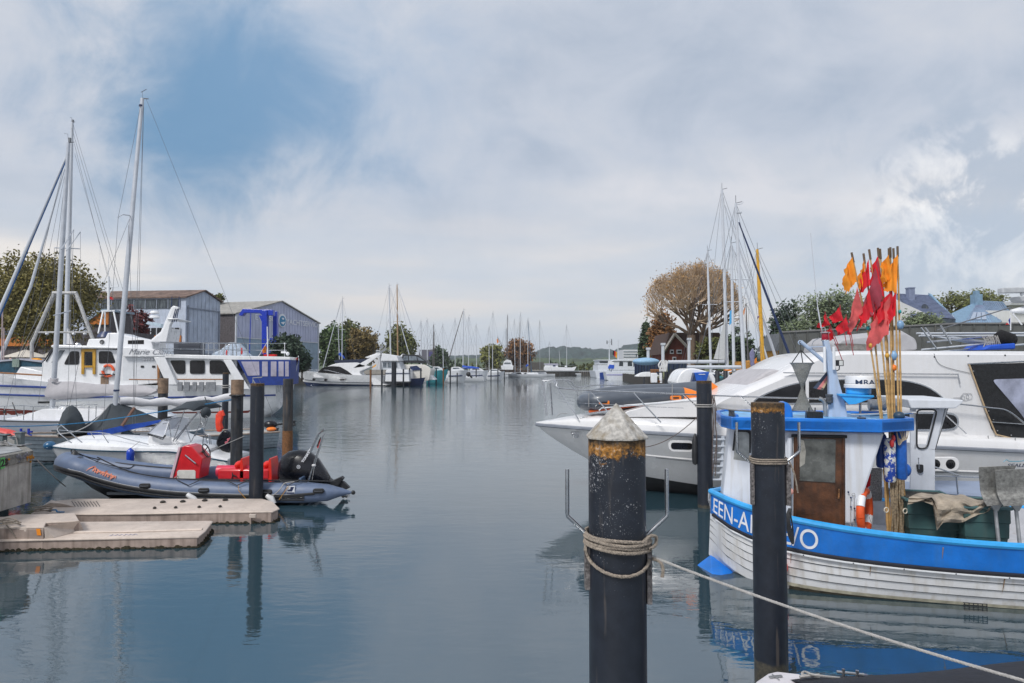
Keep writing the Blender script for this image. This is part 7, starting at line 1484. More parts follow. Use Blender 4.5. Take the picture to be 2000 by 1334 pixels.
mb=MB(); mb.tube(spline([f.W(1960,902,1.96),f.W(1966,898,1.96),f.W(1972,901,1.96),f.W(1990,901,1.96),f.W(2005,899,1.96)]),.008,4); t.part('wave_logo',mb,M('teal logo',(.05,.30,.42),.4))
# bow rail
r=MB(); rd=.018
r.tube([f.W(1068,812,.25),f.W(1061,745,.18),f.W(1061,743,-.1)],rd*1.3,8); r.tube([f.W(1079,811,-.2),f.W(1075,748,-.2)],rd,7)
nr=[(1060,744,.18),(1080,743,.3),(1087,747,.42),(1093,758,.55),(1160,763,1.1),(1240,766,1.55),(1335,770,1.75),(1460,775,1.82),(1613,779,1.82)]
r.tube(spline([f.W(*q) for q in nr],4),rd,8)
for a,b in (((1081,745,.4),(1130,819,.75)),((1153,763,1.05),(1187,804,1.35)),((1236,766,1.53),(1291,825,1.7)),((1335,770,1.75),(1362,795,1.75)),((1447,775,1.82),(1467,792,1.8))): r.tube([f.W(*a),f.W(*b)],rd*.85,7)
r.tube(spline([f.W(1613,779,1.82),f.W(1760,783,1.82),f.W(1870,789,1.82),f.W(1931,796,1.82),f.W(1967,802,1.82),f.W(2000,826,1.8)]),rd,8)
r.tube([f.W(1848,811,1.82),f.W(1887,847,1.8)],rd*.85,6); r.tube([f.W(1937,824,1.7),f.W(2020,830,1.7)],rd*.8,6); r.tube([f.W(1129,787,.8),f.W(1240,793,1.5),f.W(1335,797,1.7)],.006,4)
t.part('bow_rail',r,steel)
r=MB(); r.tube(spline([f.W(1062,743,-.1),f.W(1110,743,-.6),f.W(1128,756,-.9),f.W(1175,752,-1.3),f.W(1300,757,-1.7)]),.014,6)
for x,y,x2,y2 in ((1107,744,1135,775),(1128,756,1128,790),(1134,757,1134,788),(1172,750,1172,775)): r.tube([f.W(x,y,-1),f.W(x2,y2,-1)],.011,5)
for k in range(4): r.tube([f.W(1084+k*3,768+k*5,-.3),f.W(1130,772+k*7,-1)],.004,4)
t.part('far_rail',r,steel)
mb=MB(); mb.box(f.W(1142,816,.6),(.25,.06,.03)); mb.box(f.W(1139,817,.6),(.04,.05,.08)); mb.box(f.W(1147,817,.6),(.04,.05,.08)); t.part('cleat',mb,steel,bevel=.01)
mb=MB(); mb.tube(spline([f.W(1087,814,.3),f.W(1095,808,.3),f.W(1108,808,.3)]),.012,5); t.part('deck_line',mb,M('groove and shade grey')); 
# flybridge cover, arch
mb=MB(); rings=[]
for x,yt,yb in ((1627,670,686),(1643,657,686),(1704,649,687),(1762,644,686),(1783,656,684),(1787,668,682)):
    a=f.W(x,yt,.8);b=f.W(x,yb,.8); rings.append([V((a.x,a.y+w_,z_)) for w_,z_ in ((-.1,b.z),(-.1,a.z-.08),(.1,a.z),(1.6,a.z),(1.75,b.z))])
mb.loft(rings); fc=t.part('flybridge_cover',mb,M('grey flybridge cover',(.38,.38,.40),.6,var=.08,bump=.4,bs=5),bevel=.03)
mb=MB(); mb.prism(f,f.pl([(1631,671),(1660,671),(1700,673),(1704,684),(1640,684)],.92),.94,.85); t.part('clear_window',mb,M('smoky vinyl',(.20,.19,.18),.3,var=.5,scale=5),parent=fc,smooth=False)
# far right radar arm
mb=MB(); mb.prism(f,f.pl([(1953,563),(2040,560),(2040,571),(1953,573)],0),.1,-.1); mb.prism(f,f.pl([(1980,580),(2040,577),(2040,590),(1986,590)],0),.2,-.2); ra=t.part('radar_scanner',mb,M('pale grey scanner',(.42,.44,.46),.5),smooth=False,bevel=.02)
mb=MB(); mb.tube([f.W(1996,572,0),f.W(1999,580,0)],.05,8); mb.tube([f.W(1974,608,0),f.W(2020,603,0),f.W(2060,603,0)],[(.04),(.14),(.16)],10); mb.tube([f.W(2015,600,0),f.W(2040,684,0)],.12,8); mb.tube([f.W(1978,612,0),f.W(1996,634,0)],.02,5); t.part('scanner_mast',mb,white2,parent=ra)
# dark fender, ladder
mb=MB(); mb.lathe(f.W(1358,908,2.05),[(.01,0),(.06,.03),(.075,.15),(.07,.52),(.03,.66),(.01,.7)],14); single('fender',mb,M('black rubber'),'slim black fender on the white yacht beside the tall pile','fender')
L2=T('boarding_ladder','pale grey boarding ladder on the white yacht between two piles','ladder',f.W(1405,935,2.1)); lm=M('pale ladder paint',(.50,.54,.60),.5,var=.1)
for x0,x1 in ((1391,1391),(1412,1408)): mb=MB(); mb.tube([f.W(x0,852,2.1),f.W(x1,938,2.1)],[(.035,.05)]*2,6); L2.part('rail',mb,lm)
for k in range(7): mb=MB(); q=f.W(1402,858+k*13,2.1); mb.box(q,(.30,.14,.035)); L2.part('step',mb,lm,smooth=False,bevel=.008)
g=T('mooring_rope','tangle of thin dark ropes hanging between the pile and the ladder','rope',f.W(1397,850,2.2)); rr=random.Random(4)
mb=MB()
for k in range(5): mb.tube(spline([f.W(1391+rr.uniform(-2,4),772,2.2),f.W(1393+rr.uniform(-3,7),800,2.2),f.W(1394+rr.uniform(-3,5),830,2.2),f.W(1393+rr.uniform(-3,9),862,2.2),f.W(1392+rr.uniform(-3,6),930,2.2)]),.009,5)
g.part('strands',mb,M('dark old rope',(.13,.10,.09),.9,var=.4,scale=40)); 
l=T('mooring_rope','dark mooring line sagging from the white yacht bow to the tall pile','rope',P(1300,890,16)); l.part('line',rope(sag(P(1140,820,16.7),P(1262,873,15.9),.02,8)+sag(P(1262,873,15.9),P(1361,815,15.2),.12,12)[1:],.010),M('dark old rope')); mb=MB()
l=T('mooring_rope','grey line from the tall pile to the rusty headed pile','rope',P(1420,795,11)); l.part('line',rope(sag(P(1390,793,15.1),P(1470,803,7.0),.02,10),.009),M('grey line',(.22,.22,.22),.9))
# grey and orange tender on its foredeck
t=T('inflatable_tender','dark grey inflatable tender with orange cone ends on the white yacht foredeck','inflatable boat',f.W(1260,795,0))
tg=M('slate hypalon',(.085,.10,.125),.35,var=.1,coat=.25); to=M('orange hypalon',(.85,.22,.02),.4,var=.08)
w=.62
pts=[f.W(x,y,w) for x,y in ((1335,770),(1300,771),(1250,774),(1200,779),(1165,784))]+[f.W(1147,785,.35),f.W(1143,784,0),f.W(1150,778,-.35)]+[f.W(x,y,-w) for x,y in ((1180,772),(1240,766),(1300,765),(1345,761),(1376,760))]
pts=spline(pts,4); n=len(pts); rd=[.165+.05*min(1,i/12) if i<n*.55 else .205 for i in range(n)]
mb=MB(); mb.tube(pts,rd,18); tb=t.part('tube',mb,tg)
mb=MB(); mb.tube([f.W(1334,770,w),f.W(1350,771,w),f.W(1376,773,w)],[.172,.13,.03],16); t.part('cone_end',mb,to); mb=MB(); mb.tube([f.W(1374,760,-w),f.W(1390,760,-w),f.W(1402,761,-w)],[.212,.18,.08],16); t.part('cone_end',mb,to); mb=MB(); mb.ball(f.W(1405,761,-w),.09,10); t.part('cone_tip',mb,navy)
for x,y in ((1180,786),(1320,777)): 
    u,z=f.at(x,y,w+.2); mb=MB(); mb.prism(f,rrect(u-.13,z-.05,u+.13,z+.05,.03),w+.14,w+.225); hp=t.part('handle_patch',mb,to,bevel=.01); mb=MB(); mb.prism(f,rrect(u-.07,z-.018,u+.07,z+.018,.01),w+.2,w+.235); t.part('handle',mb,black,parent=hp,smooth=False)
mb=MB(); mb.tube([f.W(1338,779,w+.05),f.W(1365,782,w+.05)],[(.10,.10)]*2,8); t.part('orange_flap',mb,to)
mb=MB(); mb.tube([f.W(1150,804,w),f.W(1200,797,w),f.W(1300,786,w),f.W(1345,783,w)],[(.03,.06)]*4,6); t.part('orange_keel_strip',mb,M('red orange keel',(.55,.10,.02),.5))
mb=MB(); mb.prism(f,f.pl([(1170,770),(1360,762),(1360,785),(1170,800)],0),.5,-.5); t.part('floor',mb,tg,bevel=.05)
mb=MB(); mb.tube([f.W(1208,794,1),f.W(1222,792,1),f.W(1360,781,1)],.02,6); mb.tube([f.W(1170,802,1),f.W(1175,797,1),f.W(1300,787,1)],.015,6); t.part('chock_rail',mb,white2)
for x in (1150,1313): mb=MB(); mb.tube([f.W(x,y,w+.23) for y in ((768,795) if x<1200 else (750,782))],.008,4); t.part('lashing',mb,ropew)
# boat with lowered mast behind the yacht
f=Fr((P(1780,0,23).x,23),0)
t=T('sailing_boat','boat with lowered white masts and shaggy black bundle behind the yacht roof','sailing boat',f.w(3,0,0))
h=Hull(Fr((P(1760,0,23.5).x,23.5),0),7.5,2.8,2.7,2.7,draft=.3); t.part('hull',h.skin(n=12,m=6),M('blue white hull',(.30,.40,.52),.4))
for q in (((1790,651),(2060,650)),((1795,656),(2060,655)),((1800,652),(1930,676)),((1810,668),(1950,655)),((1855,660),(1950,672)),((1800,683),(1960,668)),((1800,690),(2050,668))):
    mb=MB(); mb.tube([f.W(*q[0],rnd.uniform(-.4,.4)),f.W(*q[1],rnd.uniform(-.4,.4))],rnd.choice((.03,.045,.06)),7); t.part('spar',mb,rnd.choice((whitem,alu,steel)))
for a,b in (((1799,640),(1830,682)),((1807,640),(1822,660)),((1837,636),(1845,652)),((1838,636),(1858,672))): mb=MB(); mb.tube([f.W(*a,.5),f.W(*b,.5)],.03,6); t.part('strut',mb,steel)
mb=MB(); mb.tube([f.W(x,y,.3) for x,y in ((1946,662),(1955,659),(1968,663),(1980,663))],[.16,.26,.25,.18],12); t.part('black_bundle',mb,M('shaggy black',(.008,.008,.010),.95,var=.5,scale=40,bump=1),ang=80)
mb=MB()
for k in range(9): mb.tube(spline([f.W(1916+k*4,655,.4),f.W(1925+k*3.5,rnd.uniform(660,672),.45),f.W(1921+k*4,678,.4),f.W(1930+k*3,656,.4)]),.014,4)
t.part('rope_wraps',mb,ropew)
mb=MB(); mb.prism(f,f.pl([(1915,684),(1980,682),(1980,670),(1930,674)],.5),.6,-.6); t.part('blue_canvas',mb,blc,bevel=.05)
mb=MB(); mb.tube([f.W(1830,645,.5),f.W(1937,612,.5),f.W(1975,600,.5)],.02,5); t.part('stay',mb,wire)
g=T('ensign_flag','small red white and blue flag right of the pyramid roofed house','flag',f.W(1970,634,0)); mb=MB(); mb.tube([f.W(1974,645,0),f.W(1974,616,0)],.02,5); g.part('staff',mb,white2)
for nm,c,a,b_ in (('flag blue',(.02,.04,.25),0,.4),('flag white',(.6,.6,.6),.4,.7),('flag red',(.5,.01,.01),.7,1)): 
    mb=MB(); mb.grid([[f.W(1973-9*a,620+14*a,0),f.W(1973-2*a,634,0)],[f.W(1973-9*b_,620+14*b_,0),f.W(1973-2*b_,634,0)]]); g.part('stripe',mb,M(nm,c,.8),smooth=False)
# ================================================================== blue and white fishing boat
f=Fr((3.12,10.8),-13)
t=T('fishing_boat','white clinker fishing boat with bright blue gunwale band, wheelhouse and brown door','fishing boat',f.w(4,0,0))
h=Hull(f,9.2,2.75,1.16,.85,draft=.3,rake=-.04,full=.24,taper=.85,pb=.62,ps=.33,sheer_pow=4)
h.z=lambda t_,s,h=h:(-h.draft+.48*math.exp(-t_*h.Ln/.3))*(1-s)+(.86+.30*max(0,1-t_*2.4)**2)*s
S0=.66
h.half=lambda t_,s,h=h:(lambda u:1.38*(1-math.exp(-u/.55))*(1-.12*max(0,(t_-.5)/.5)**1.5)*max(0,s)**(.42-.24*min(1,t_/.10)))(t_*h.Ln)
hw=M('clinker white paint',(.64,.65,.67),.4,var=.09,scale=1.5,streak=.6,sc2=(.40,.36,.29),bump=.15,bs=20)
mb=MB(); rings=[]; lv=[0,.16,.28,.385,.48,.57,S0]
for i in range(37):
    tt=(i/36)**1.5; r_=[]
    for side in (1,-1):
        c_=[]
        for a,b in zip(lv,lv[1:]): c_+=[h.pt(tt,a,side,.02*min(1,tt*20)),h.pt(tt,b-.004,side,.0)]
        r_.append(c_)
    rings.append(r_[0][::-1]+r_[1])
mb.loft(rings,closed=False); t.part('planked_hull',mb,hw,ang=25)
for a in lv[2:-1]: t.part('lap_shade_line',h.line(a-.006,.005,1,.0,1,40,off=.008,sides=4),M('plank shadow gap'))  # shade below the laps drawn as thin dark lines
t.part('gunwale_band',h.skin(S0,1,n=36,m=4,off=.012,close=False),bbl)
t.part('rubbing_strake',h.line(S0+.012,.030,0,.004,1,40,off=.02),M('strake black',(.015,.015,.02),.5)); t.part('strake_edge',h.line(S0-.015,.016,0,.008,1,40,off=.04),white2)
t.part('cap_rail',h.line(1.0,.045,0,0,1,44,off=-.01,sides=8),bbl2)
t.part('inner_bulwark',h.skin(S0+.02,1,n=30,m=3,off=-.05,close=False),M('grey inner paint',(.42,.43,.46),.6,var=.15,streak=.4))
t.part('deck',h.deck(.06,.42),M('grey deck paint')); t.part('waterline_band',h.skin(.0,.265,n=36,m=4,off=.022,close=False,t0=.11),M('grimy waterline',(.05,.04,.025),.8,var=.5,scale=12))
t.part('grime_line',h.skin(.262,.30,n=36,m=2,off=.0225,close=False,t0=.09),M('yellowed grime',(.46,.43,.33),.7,var=.3,scale=7))
for i in range(14):
    tt=.06+i*.065; mb=MB(); mb.ball(h.pt(tt,S0-.015,1,.055),.010,6); t.part('rivet',mb,wire)
rr=random.Random(8)
for i in range(9):
    tt=.12+.085*i+rr.uniform(-.02,.02); s1=rr.choice((.64,.64,.93)); ln=rr.uniform(.10,.26); mb=MB(); mb.tube([h.pt(tt,s1-ln*k/5,1,.024 if s1<.8 else .017) for k in range(6)],[(.004,.012),(.004,.010),(.003,.008),(.003,.006),(.002,.004),(.001,.002)],5); t.part('rust_run',mb,M('rust stain',(.30,.20,.12) if 1 else 0,.8,var=.3,scale=30))
# blue bulb at the forefoot
mb=MB(); rings=[]
for x,yt,yb,wd in ((1354,1110,1113,.01),(1370,1097,1122,.24),(1388,1084,1128,.44),(1410,1092,1135,.60),(1440,1108,1140,.68),(1470,1126,1150,.6)):
    a=f.W(x,yt,0);b=f.W(x,yb,0); b.z=min(b.z,-.10) if x>1354 else b.z; rings.append([a+f.v*0, a.lerp(b,.5)+f.v*wd, b, a.lerp(b,.5)-f.v*wd])
mb.loft(rings); t.part('blue_bulb',mb,bbl,bevel=.03)
# lettering wrapped on the bow
cu=text_mb('MARLEEN-ANNE/O',W0,1000,718,0,.235,bold=.001,ext=0)
xs=[q[0] for q in cu.v]; x0=min(xs); x1=max(xs); zz0=min(q[2] for q in cu.v)
arc=[0]; tl=[.0]; s_=.82
for i in range(1,401):
    tt=(i/400)**1.6*.4; p0=h.pt(tl[-1],s_,1); p1=h.pt(tt,s_,1); arc.append(arc[-1]+(p1-p0).length); tl.append(tt)
ue=f.at(1602,1055,1.37)[0]; te=ue/h.Ln; ie=min(range(401),key=lambda i:abs(tl[i]-te)); ae=arc[ie]; sc_=.95
def tat(a):
    a=max(.0,a)
    for i in range(400):
        if arc[i+1]>=a: return tl[i]+(tl[i+1]-tl[i])*(a-arc[i])/max(1e-6,arc[i+1]-arc[i])
    return tl[-1]
nv=[]
for q in cu.v:
    a=ae-(x1-q[0])*sc_; tt=tat(a); zt=h.z(tt,1); zb_=h.z(tt,S0); s=S0+(1-S0)*(.17+.62*(q[2]-zz0)/.225); nv.append(h.pt(tt,s,1,.018+(0 if a>0 else a)))
cu.v=nv; t.part('name_lettering',cu,M('white lettering'),smooth=False)
# wheelhouse
v0=.80; wp=M('wheelhouse white',(.62,.65,.71),.4,var=.08,scale=2,streak=.5,sc2=(.42,.38,.32))
top=f.at(1560,842,v0)[1]
UZ=lambda x,y,v:f.at(x,y,v)
A0,A1=UZ(1409,1000,.28)[0],UZ(1426,835,.28)[0]; B0=UZ(1540,1000,v0)[0]; C0,C1=UZ(1668,1030,v0)[0],UZ(1728,850,v0)[0]; zl=.92
ringb=[(A0,.28),(B0,v0),(C0,v0),(C0,-v0),(B0,-v0),(A0,-.28)]; ringt=[(A1,.28),(B0,v0),(C1,v0),(C1,-v0),(B0,-v0),(A1,-.28)]
mb=MB(); mb.loft([[f.w(a,b,zl) for a,b in ringb],[f.w(a,b,top) for a,b in ringt]]); wh=t.part('wheelhouse',mb,wp,smooth=False,bevel=.03)
pa=f.w(A1,.28,0); pb=f.w(B0,v0,0); fc=Fr((pa.x,pa.y),math.degrees(math.atan2(pb.y-pa.y,pb.x-pa.x)))
def rr_(pts,v,d,nm,mat,par=None,r_=.05,bev=0,f=f): 
    mb=MB(); mb.prism(f,rc(f.pl(pts,v),r_) if r_ else f.pl(pts,v),v+d,v-.05); return t.part(nm,mb,mat,parent=par,smooth=False,bevel=bev)
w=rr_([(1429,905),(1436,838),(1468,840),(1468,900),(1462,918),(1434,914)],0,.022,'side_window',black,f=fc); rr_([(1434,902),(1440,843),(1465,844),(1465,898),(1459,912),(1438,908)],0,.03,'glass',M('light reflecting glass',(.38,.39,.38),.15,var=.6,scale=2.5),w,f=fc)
mb=MB(); mb.tube([f.W(1542,855,v0+.03),f.W(1540,1020,v0+.03)],.035,8); t.part('white_pipe',mb,wp); rr_([(1541,856),(1548,856),(1548,1030),(1541,1028)],v0,.006,'grey_corner_panel',M('cool grey panel',(.36,.42,.50),.5),r_=0)
dw=M('brown door wood',(.085,.032,.012),.45,var=.6,scale=5,bump=.2,streak=.6,sc2=(.025,.015,.01),coat=.2)
d=rr_([(1549,1030),(1550,850),(1650,852),(1650,1040)],v0,.02,'door',dw,r_=0)
rr_([(1561,938),(1561,856),(1631,858),(1630,942)],v0,.035,'door_window',M('dusty pane',(.10,.105,.10),.25,var=.6,scale=4),d,r_=.01); rr_([(1561,938),(1561,912),(1571,905),(1573,880),(1569,860),(1561,857)],v0,.036,'painted_reflection',M('painted reflection pale',(.30,.29,.26),.3,var=.3),d,r_=0)  # pale patch on the pane is a reflection put in as colour
mb=MB(); mb.tube([f.W(1639,955,v0+.05),f.W(1638,974,v0+.05)],.013,6); t.part('door_handle',mb,rust,parent=d)
for x in (1553,1647): mb=MB(); mb.tube([f.W(x,852,v0+.03),f.W(x,1035,v0+.03)],.014,6); t.part('door_edge',mb,dw,parent=d)
mb=MB(); mb.tube([f.W(1546,851,v0+.04),f.W(1654,853,v0+.04)],.022,6); t.part('door_head',mb,M('dark gap',(.02,.02,.02),.7),parent=d)
# small hooks and snap lines on the white panel
mb=MB()
for x,y0,y1 in ((1661,970,1038),(1668,968,1038)): mb.tube([f.W(x,y0,v0+.03),f.W(x,y1,v0+.03)],.005,4)
mb.ring(f.W(1667,966,v0+.03),.02,.004,tuple(f.v),12,4); t.part('hook_line',mb,ropew)
for x,y in ((1662,972),(1662,990),(1669,993),(1669,1015),(1657,961)): mb=MB(); mb.ball(f.W(x,y,v0+.03),.014,6); t.part('blue_float',mb,navy)
# roof
zt=f.at(1560,817,.98)[1]; zb=f.at(1560,842,.98)[1]; u0=f.at(1419,0,.95)[0]; u1=f.at(1705,0,.98)[0]; u2=f.at(1765,0,.5)[0]
pl=[(u0,.95),(u1,.98),(u2,.55),(u2+.03,-.5),(u1+.1,-.98),(u0,-.95),(u0-.12,-.5),(u0-.12,.5)]
def slabuv(pl,z0,z1): mb=MB(); n=len(pl); return mb.add([f.w(a,b,z0) for a,b in pl]+[f.w(a,b,z1) for a,b in pl],[tuple(range(n)),tuple(range(n,2*n))]+[(i,(i+1)%n,(i+1)%n+n,i+n) for i in range(n)])
roof=t.part('roof',slabuv(pl,zb,zt-.03),bbl,smooth=False,bevel=.012)
rim=MB(); n=len(pl)
ins=[(a+(u1*.5+u0*.5-a)*.045,b*.93) for a,b in pl]
for i in range(n):
    j=(i+1)%n; q=[pl[i],pl[j],ins[j],ins[i]]; rim.loft([[f.w(a,b,zb+.02) for a,b in q],[f.w(a,b,zt) for a,b in q]])
t.part('roof_rim',rim,bbl,parent=roof,smooth=False,bevel=.008)
t.part('roof_panel',slabuv(ins,zt-.045,zt-.026),M('pale blue roof paint',(.16,.42,.72),.4,var=.3,scale=6,streak=.1),parent=roof,smooth=False)
Z=zt-.03
def at_(x,v,z=Z): return f.w(f.at(x,800,v)[0],v,z)
# cowl vent, lamps
mb=MB(); a=f.pl([(1520,822),(1520,789),(1527,784),(1536,785),(1543,793),(1546,805),(1547,826)],.3); mb.prism(f,a,.42,.1); t.part('cowl_vent',mb,bbl,bevel=.03,parent=None)
mb=MB(); mb.prism(f,f.pl([(1434,815),(1436,808),(1440,808),(1442,815)],.6),.75,.45); t.part('lamp_bracket',mb,bbl,bevel=.01)
for x,y0,y1,v,w_ in ((1429,800,816,.75,.045),(1683,815,832,.85,.055),(1620,770,790,.2,.05),(1699,776,800,-.3,.0)):
    if not w_: continue
    a=f.W(x,y1,v); b=f.W(x,y0,v); mb=MB(); hh=b.z-a.z; mb.lathe(a,[(w_*.5,0),(w_*.6,hh*.12),(w_,hh*.2),(w_*.9,hh*.8),(w_*1.05,hh*.85),(w_*1.05,hh),(.01,hh)],14); t.part('nav_lamp',mb,M('lamp grey',(.06,.065,.075),.4,var=.4,scale=30),bevel=.002)
# mast
ml=M('pale blue mast paint',(.40,.50,.66),.45,var=.08,streak=.3,sc2=(.3,.3,.3))
mp=[(1613,822),(1655,821),(1650,790),(1638,748),(1624,690),(1617,664),(1607,664),(1613,700),(1617,735),(1619,797)]
mb=MB(); mb.prism(f,f.pl(mp,.1),.16,.02); ms=t.part('mast',mb,ml,smooth=False,bevel=.015)
mb=MB(); mb.tube([f.W(1564,667,.1),f.W(1612,708,.1)],.027,8); mb.ring(f.W(1563,669,.1),.03,.008,(0,1,0),12,5); t.part('hoist_arm',mb,ml,parent=ms)
mb=MB(); mb.prism(f,f.pl([(1632,769),(1697,773),(1697,776),(1665,788),(1652,789)],.1),.3,.25); mb.prism(f,f.pl([(1632,768),(1699,771),(1699,775),(1632,772)],.1),.32,-.12); t.part('radar_shelf',mb,bbl2,parent=ms,smooth=False,bevel=.005)
for x0,x1,y0,y1,m_,nm in ((1652,1701,757,770,bbl2,'radar_base'),(1649,1718,750,758,white,'radar_rim'),(1651,1716,734,751,white,'radar_dome')):
    a=f.at(x0,y1,.1);b=f.at(x1,y0,.1); r_=(b[0]-a[0])/2; c=f.w((a[0]+b[0])/2,.1,a[1]); hh=b[1]-a[1]; mb=MB(); mb.lathe(c,[(.01,0),(r_*.9,0),(r_,hh*.15),(r_,hh*.85),(r_*.96,hh),(.01,hh+.004)],32); rd_=t.part(nm,mb,m_,parent=ms)
tx=text_mb('MRAD',f,1671,751,.1+r_*.99,.072,bold=.0012,ext=0,sx=1.3); c0=f.w((a[0]+b[0])/2,.1,0)
tx.v=[tuple((lambda q:(lambda d:c0+f.u*d+f.v*(math.sqrt(max(0,(r_+.004)**2-d*d)))+V((0,0,q.z)))((q-c0).dot(f.u)))(V(p))) for p in tx.v]; t.part('radar_lettering',tx,M('ink navy',(.02,.04,.09),.4),parent=ms,smooth=False)
a=f.W(1612,664,.1); mb=MB(); mb.lathe(a,[(.05,0),(.055,.01),(.05,.10),(.065,.105),(.02,.13)],14); t.part('red_lamp',mb,M('red lens',(.35,.01,.03),.2,coat=.5),parent=ms); mb=MB(); mb.lathe(a+V((0,0,.105)),[(.07,0),(.07,.012),(.01,.02)],14); mb.lathe(a-V((0,0,.012)),[(.06,0),(.06,.012),(.01,.012)],14); mb.tube(spline([f.W(1606,652,.1),f.W(1605,641,.1),f.W(1611,640,.1),f.W(1612,650,.1)],4),.007,5); mb.tube(spline([f.W(1600,660,.1),f.W(1588,668,.1),f.W(1586,680,.1),f.W(1592,684,.1)],4),.006,5); t.part('lamp_cap',mb,steel,parent=ms)
for x,y0,y1,r_ in ((1611,677,726,.022),(1629,677,722,.022)): mb=MB(); mb.tube([f.W(x,y1,.2),f.W(x-.5,y0,.2)],r_,8); t.part('white_tube',mb,white2,parent=ms)
mb=MB(); mb.tube([f.W(1580,678,.15),f.W(1608,677,.15)],.008,5); mb.tube([f.W(1612,705,.1),f.W(1623,705,.1)],.03,6); t.part('clamp',mb,ml,parent=ms)
mb=MB(); q=f.W(1640,709,.2); mb.box(q,(.09,.07,.09)); hl=t.part('flood_lamp',mb,black,parent=ms,bevel=.006); mb=MB(); mb.box(q+f.v*.037,(.07,.005,.07),R(-13)); t.part('lens',mb,M('pale lens',(.55,.56,.55),.2),parent=hl,smooth=False); mb=MB(); mb.tube([q,f.W(1639,722,.15),f.W(1632,725,.1)],.008,5); t.part('bracket',mb,black,parent=hl)
mb=MB(); mb.tube([f.W(1604,641,.12),f.W(1597,600,.12)],.010,6); mb.tube([f.W(1597,600,.12),f.W(1583,455,.12)],.0055,5); t.part('whip_aerial',mb,whitem,parent=ms)
mb=MB(); mb.tube(spline([f.W(1612,812,.2),f.W(1611,790,.2),f.W(1607,781,.2),f.W(1600,778,.2)],4),.03,10); t.part('exhaust_pipe',mb,gal)
mb=MB(); a=f.pl([(1575,803),(1606,804),(1606,821),(1574,820)],.8); mb.prism(f,rc(a,.02),.86,.72); mb.tube([f.W(1580,803,.8),f.W(1580,796,.8)],.01,5); mb.tube([f.W(1592,803,.8),f.W(1592,796,.8)],.01,5); t.part('grille_lamp',mb,M('grille black',(.03,.035,.04),.4,.5,var=.6,scale=90),bevel=.006)
mb=MB(); c=f.W(1701,792,-.4); mb.lathe(c-f.v*.12-f.u*.0,[(.08,0),(.09,.02),(.075,.04),(.075,.20),(.09,.22),(.08,.24)],18,(.97,-.22,0)); mb.box(c-V((0,0,.13)),(.2,.16,.1)); t.part('winch_drum',mb,gal); mb=MB(); mb.box(f.W(1701,808,-.4),(.24,.2,.08)); t.part('winch_base',mb,bbl)
mb=MB(); 
for q in (((1662,810),(1790,806)),((1700,811),(1780,806))): mb.tube([f.W(*q[0],.2),f.W(*q[1],.5)],.018,7)
mb.tube([f.W(1680,782,0),f.W(1680,815,0)],.02,6); t.part('roof_rail',mb,steel)
mb=MB()
for k in range(5): mb.tube(spline([f.W(1640+k*22,824-k%2*3,.7-.1*k),f.W(1650+k*22,828-k%3,.75),f.W(1662+k*22,822,.6)]),.008,4)
t.part('loose_cord',mb,M('blue cord',(.01,.10,.35),.6))
# hanging net funnel
g=T('fishing_net','grey hourglass shaped mesh net hanging from the blue mast arm','net',f.W(1567,800,.2))
c=f.W(1567,757,.15); zof=lambda y:f.at(1567,y,.15)[1]-c.z
prof=[((1590-1546)/2,709),(18,715),(14,727),(9,740),(4,752),(2.5,758),(5,766),(9,778),(13,788),(21,802)]
k=f.o.y and 10.6/FPX; mb=MB(); mb.loft([[c+V((r_*k*cos(2*pi*j/14)*(1+.06*sin(j*3+y)),r_*k*.7*sin(2*pi*j/14),zof(y))) for j in range(14)] for r_,y in prof],cap=False); g.part('mesh_cone',mb,M('grey netting',(.20,.20,.18),.8,var=.5,scale=90,alpha=.72))
mb=MB()
for x in (1546,1568,1590): mb.tube([f.W(1564,684,.15),f.W(x,710,.15+(.1 if x==1568 else 0))],.008,5)
mb.tube([f.W(1563,670,.1),f.W(1564,685,.15)],.006,4); g.part('strap',mb,black); 
for y,q in ((709,22),(802,21)): mb=MB(); mb.ring(c+V((0,0,zof(y))),q*k,.005,(0,0,1),24,4); g.part('hoop',mb,wire)
g=T('ensign_flag','dark faded tricolour flag hanging beside the pale blue mast','flag',f.W(1603,740,.1))
for nm,c_,a,b_ in (('navy stripe',(.03,.045,.08),0,.4),('faded red stripe',(.45,.16,.16),.4,.75),('faded cream stripe',(.42,.33,.22),.75,1)):
    q=lambda s,e:f.W(1616-28*e*(1-s*.7)+(0)*s,724+22*s+ (34-18*s)*e,.05+.03*sin(e*7+s*3)); mb=MB(); mb.grid([[q(a,e/5) for e in range(6)],[q(b_,e/5) for e in range(6)]]); g.part('stripe',mb,M(nm,c_,.8,var=.2))
# ------------------------------------------------------------ flagged bamboo poles (dahn buoys)
tops=[(1664,497),(1687,499),(1698,491),(1715,488),(1719,490),(1736,489),(1739,487),(1745,489),(1753,485)]
mids=[1719,1722,1735,1738,1740,1743,1747,1755,1760]; bots=[1735,1739,1743,1748,1751,1754,1758,1762,1767]
vv=[.44,.40,.46,.42,.39,.45,.40,.46,.43]
OR=M('orange flag cloth',(.78,.26,.015),.8,var=.18,scale=5); RD=M('red flag cloth',(.60,.012,.025),.8,var=.2,scale=5); SA=M('faded salmon cloth',(.58,.10,.10),.85,var=.3,scale=5); MA=M('maroon faded cloth',(.32,.045,.07),.85,var=.3,scale=5)
desc=['leftmost bamboo pole with an orange flag on top and salmon flag below','bamboo pole with narrow orange flag, second from left','bamboo pole with narrow bright red flag beside the narrow orange one','bamboo pole with big drooping maroon flag','bamboo pole with dark red flag half behind the maroon one','bamboo pole with orange flag left of the rightmost','bamboo pole with long salmon flag reaching down to the yacht roof','bamboo pole with crimson flag under the orange ones','tallest rightmost bamboo pole with big torn orange flag']
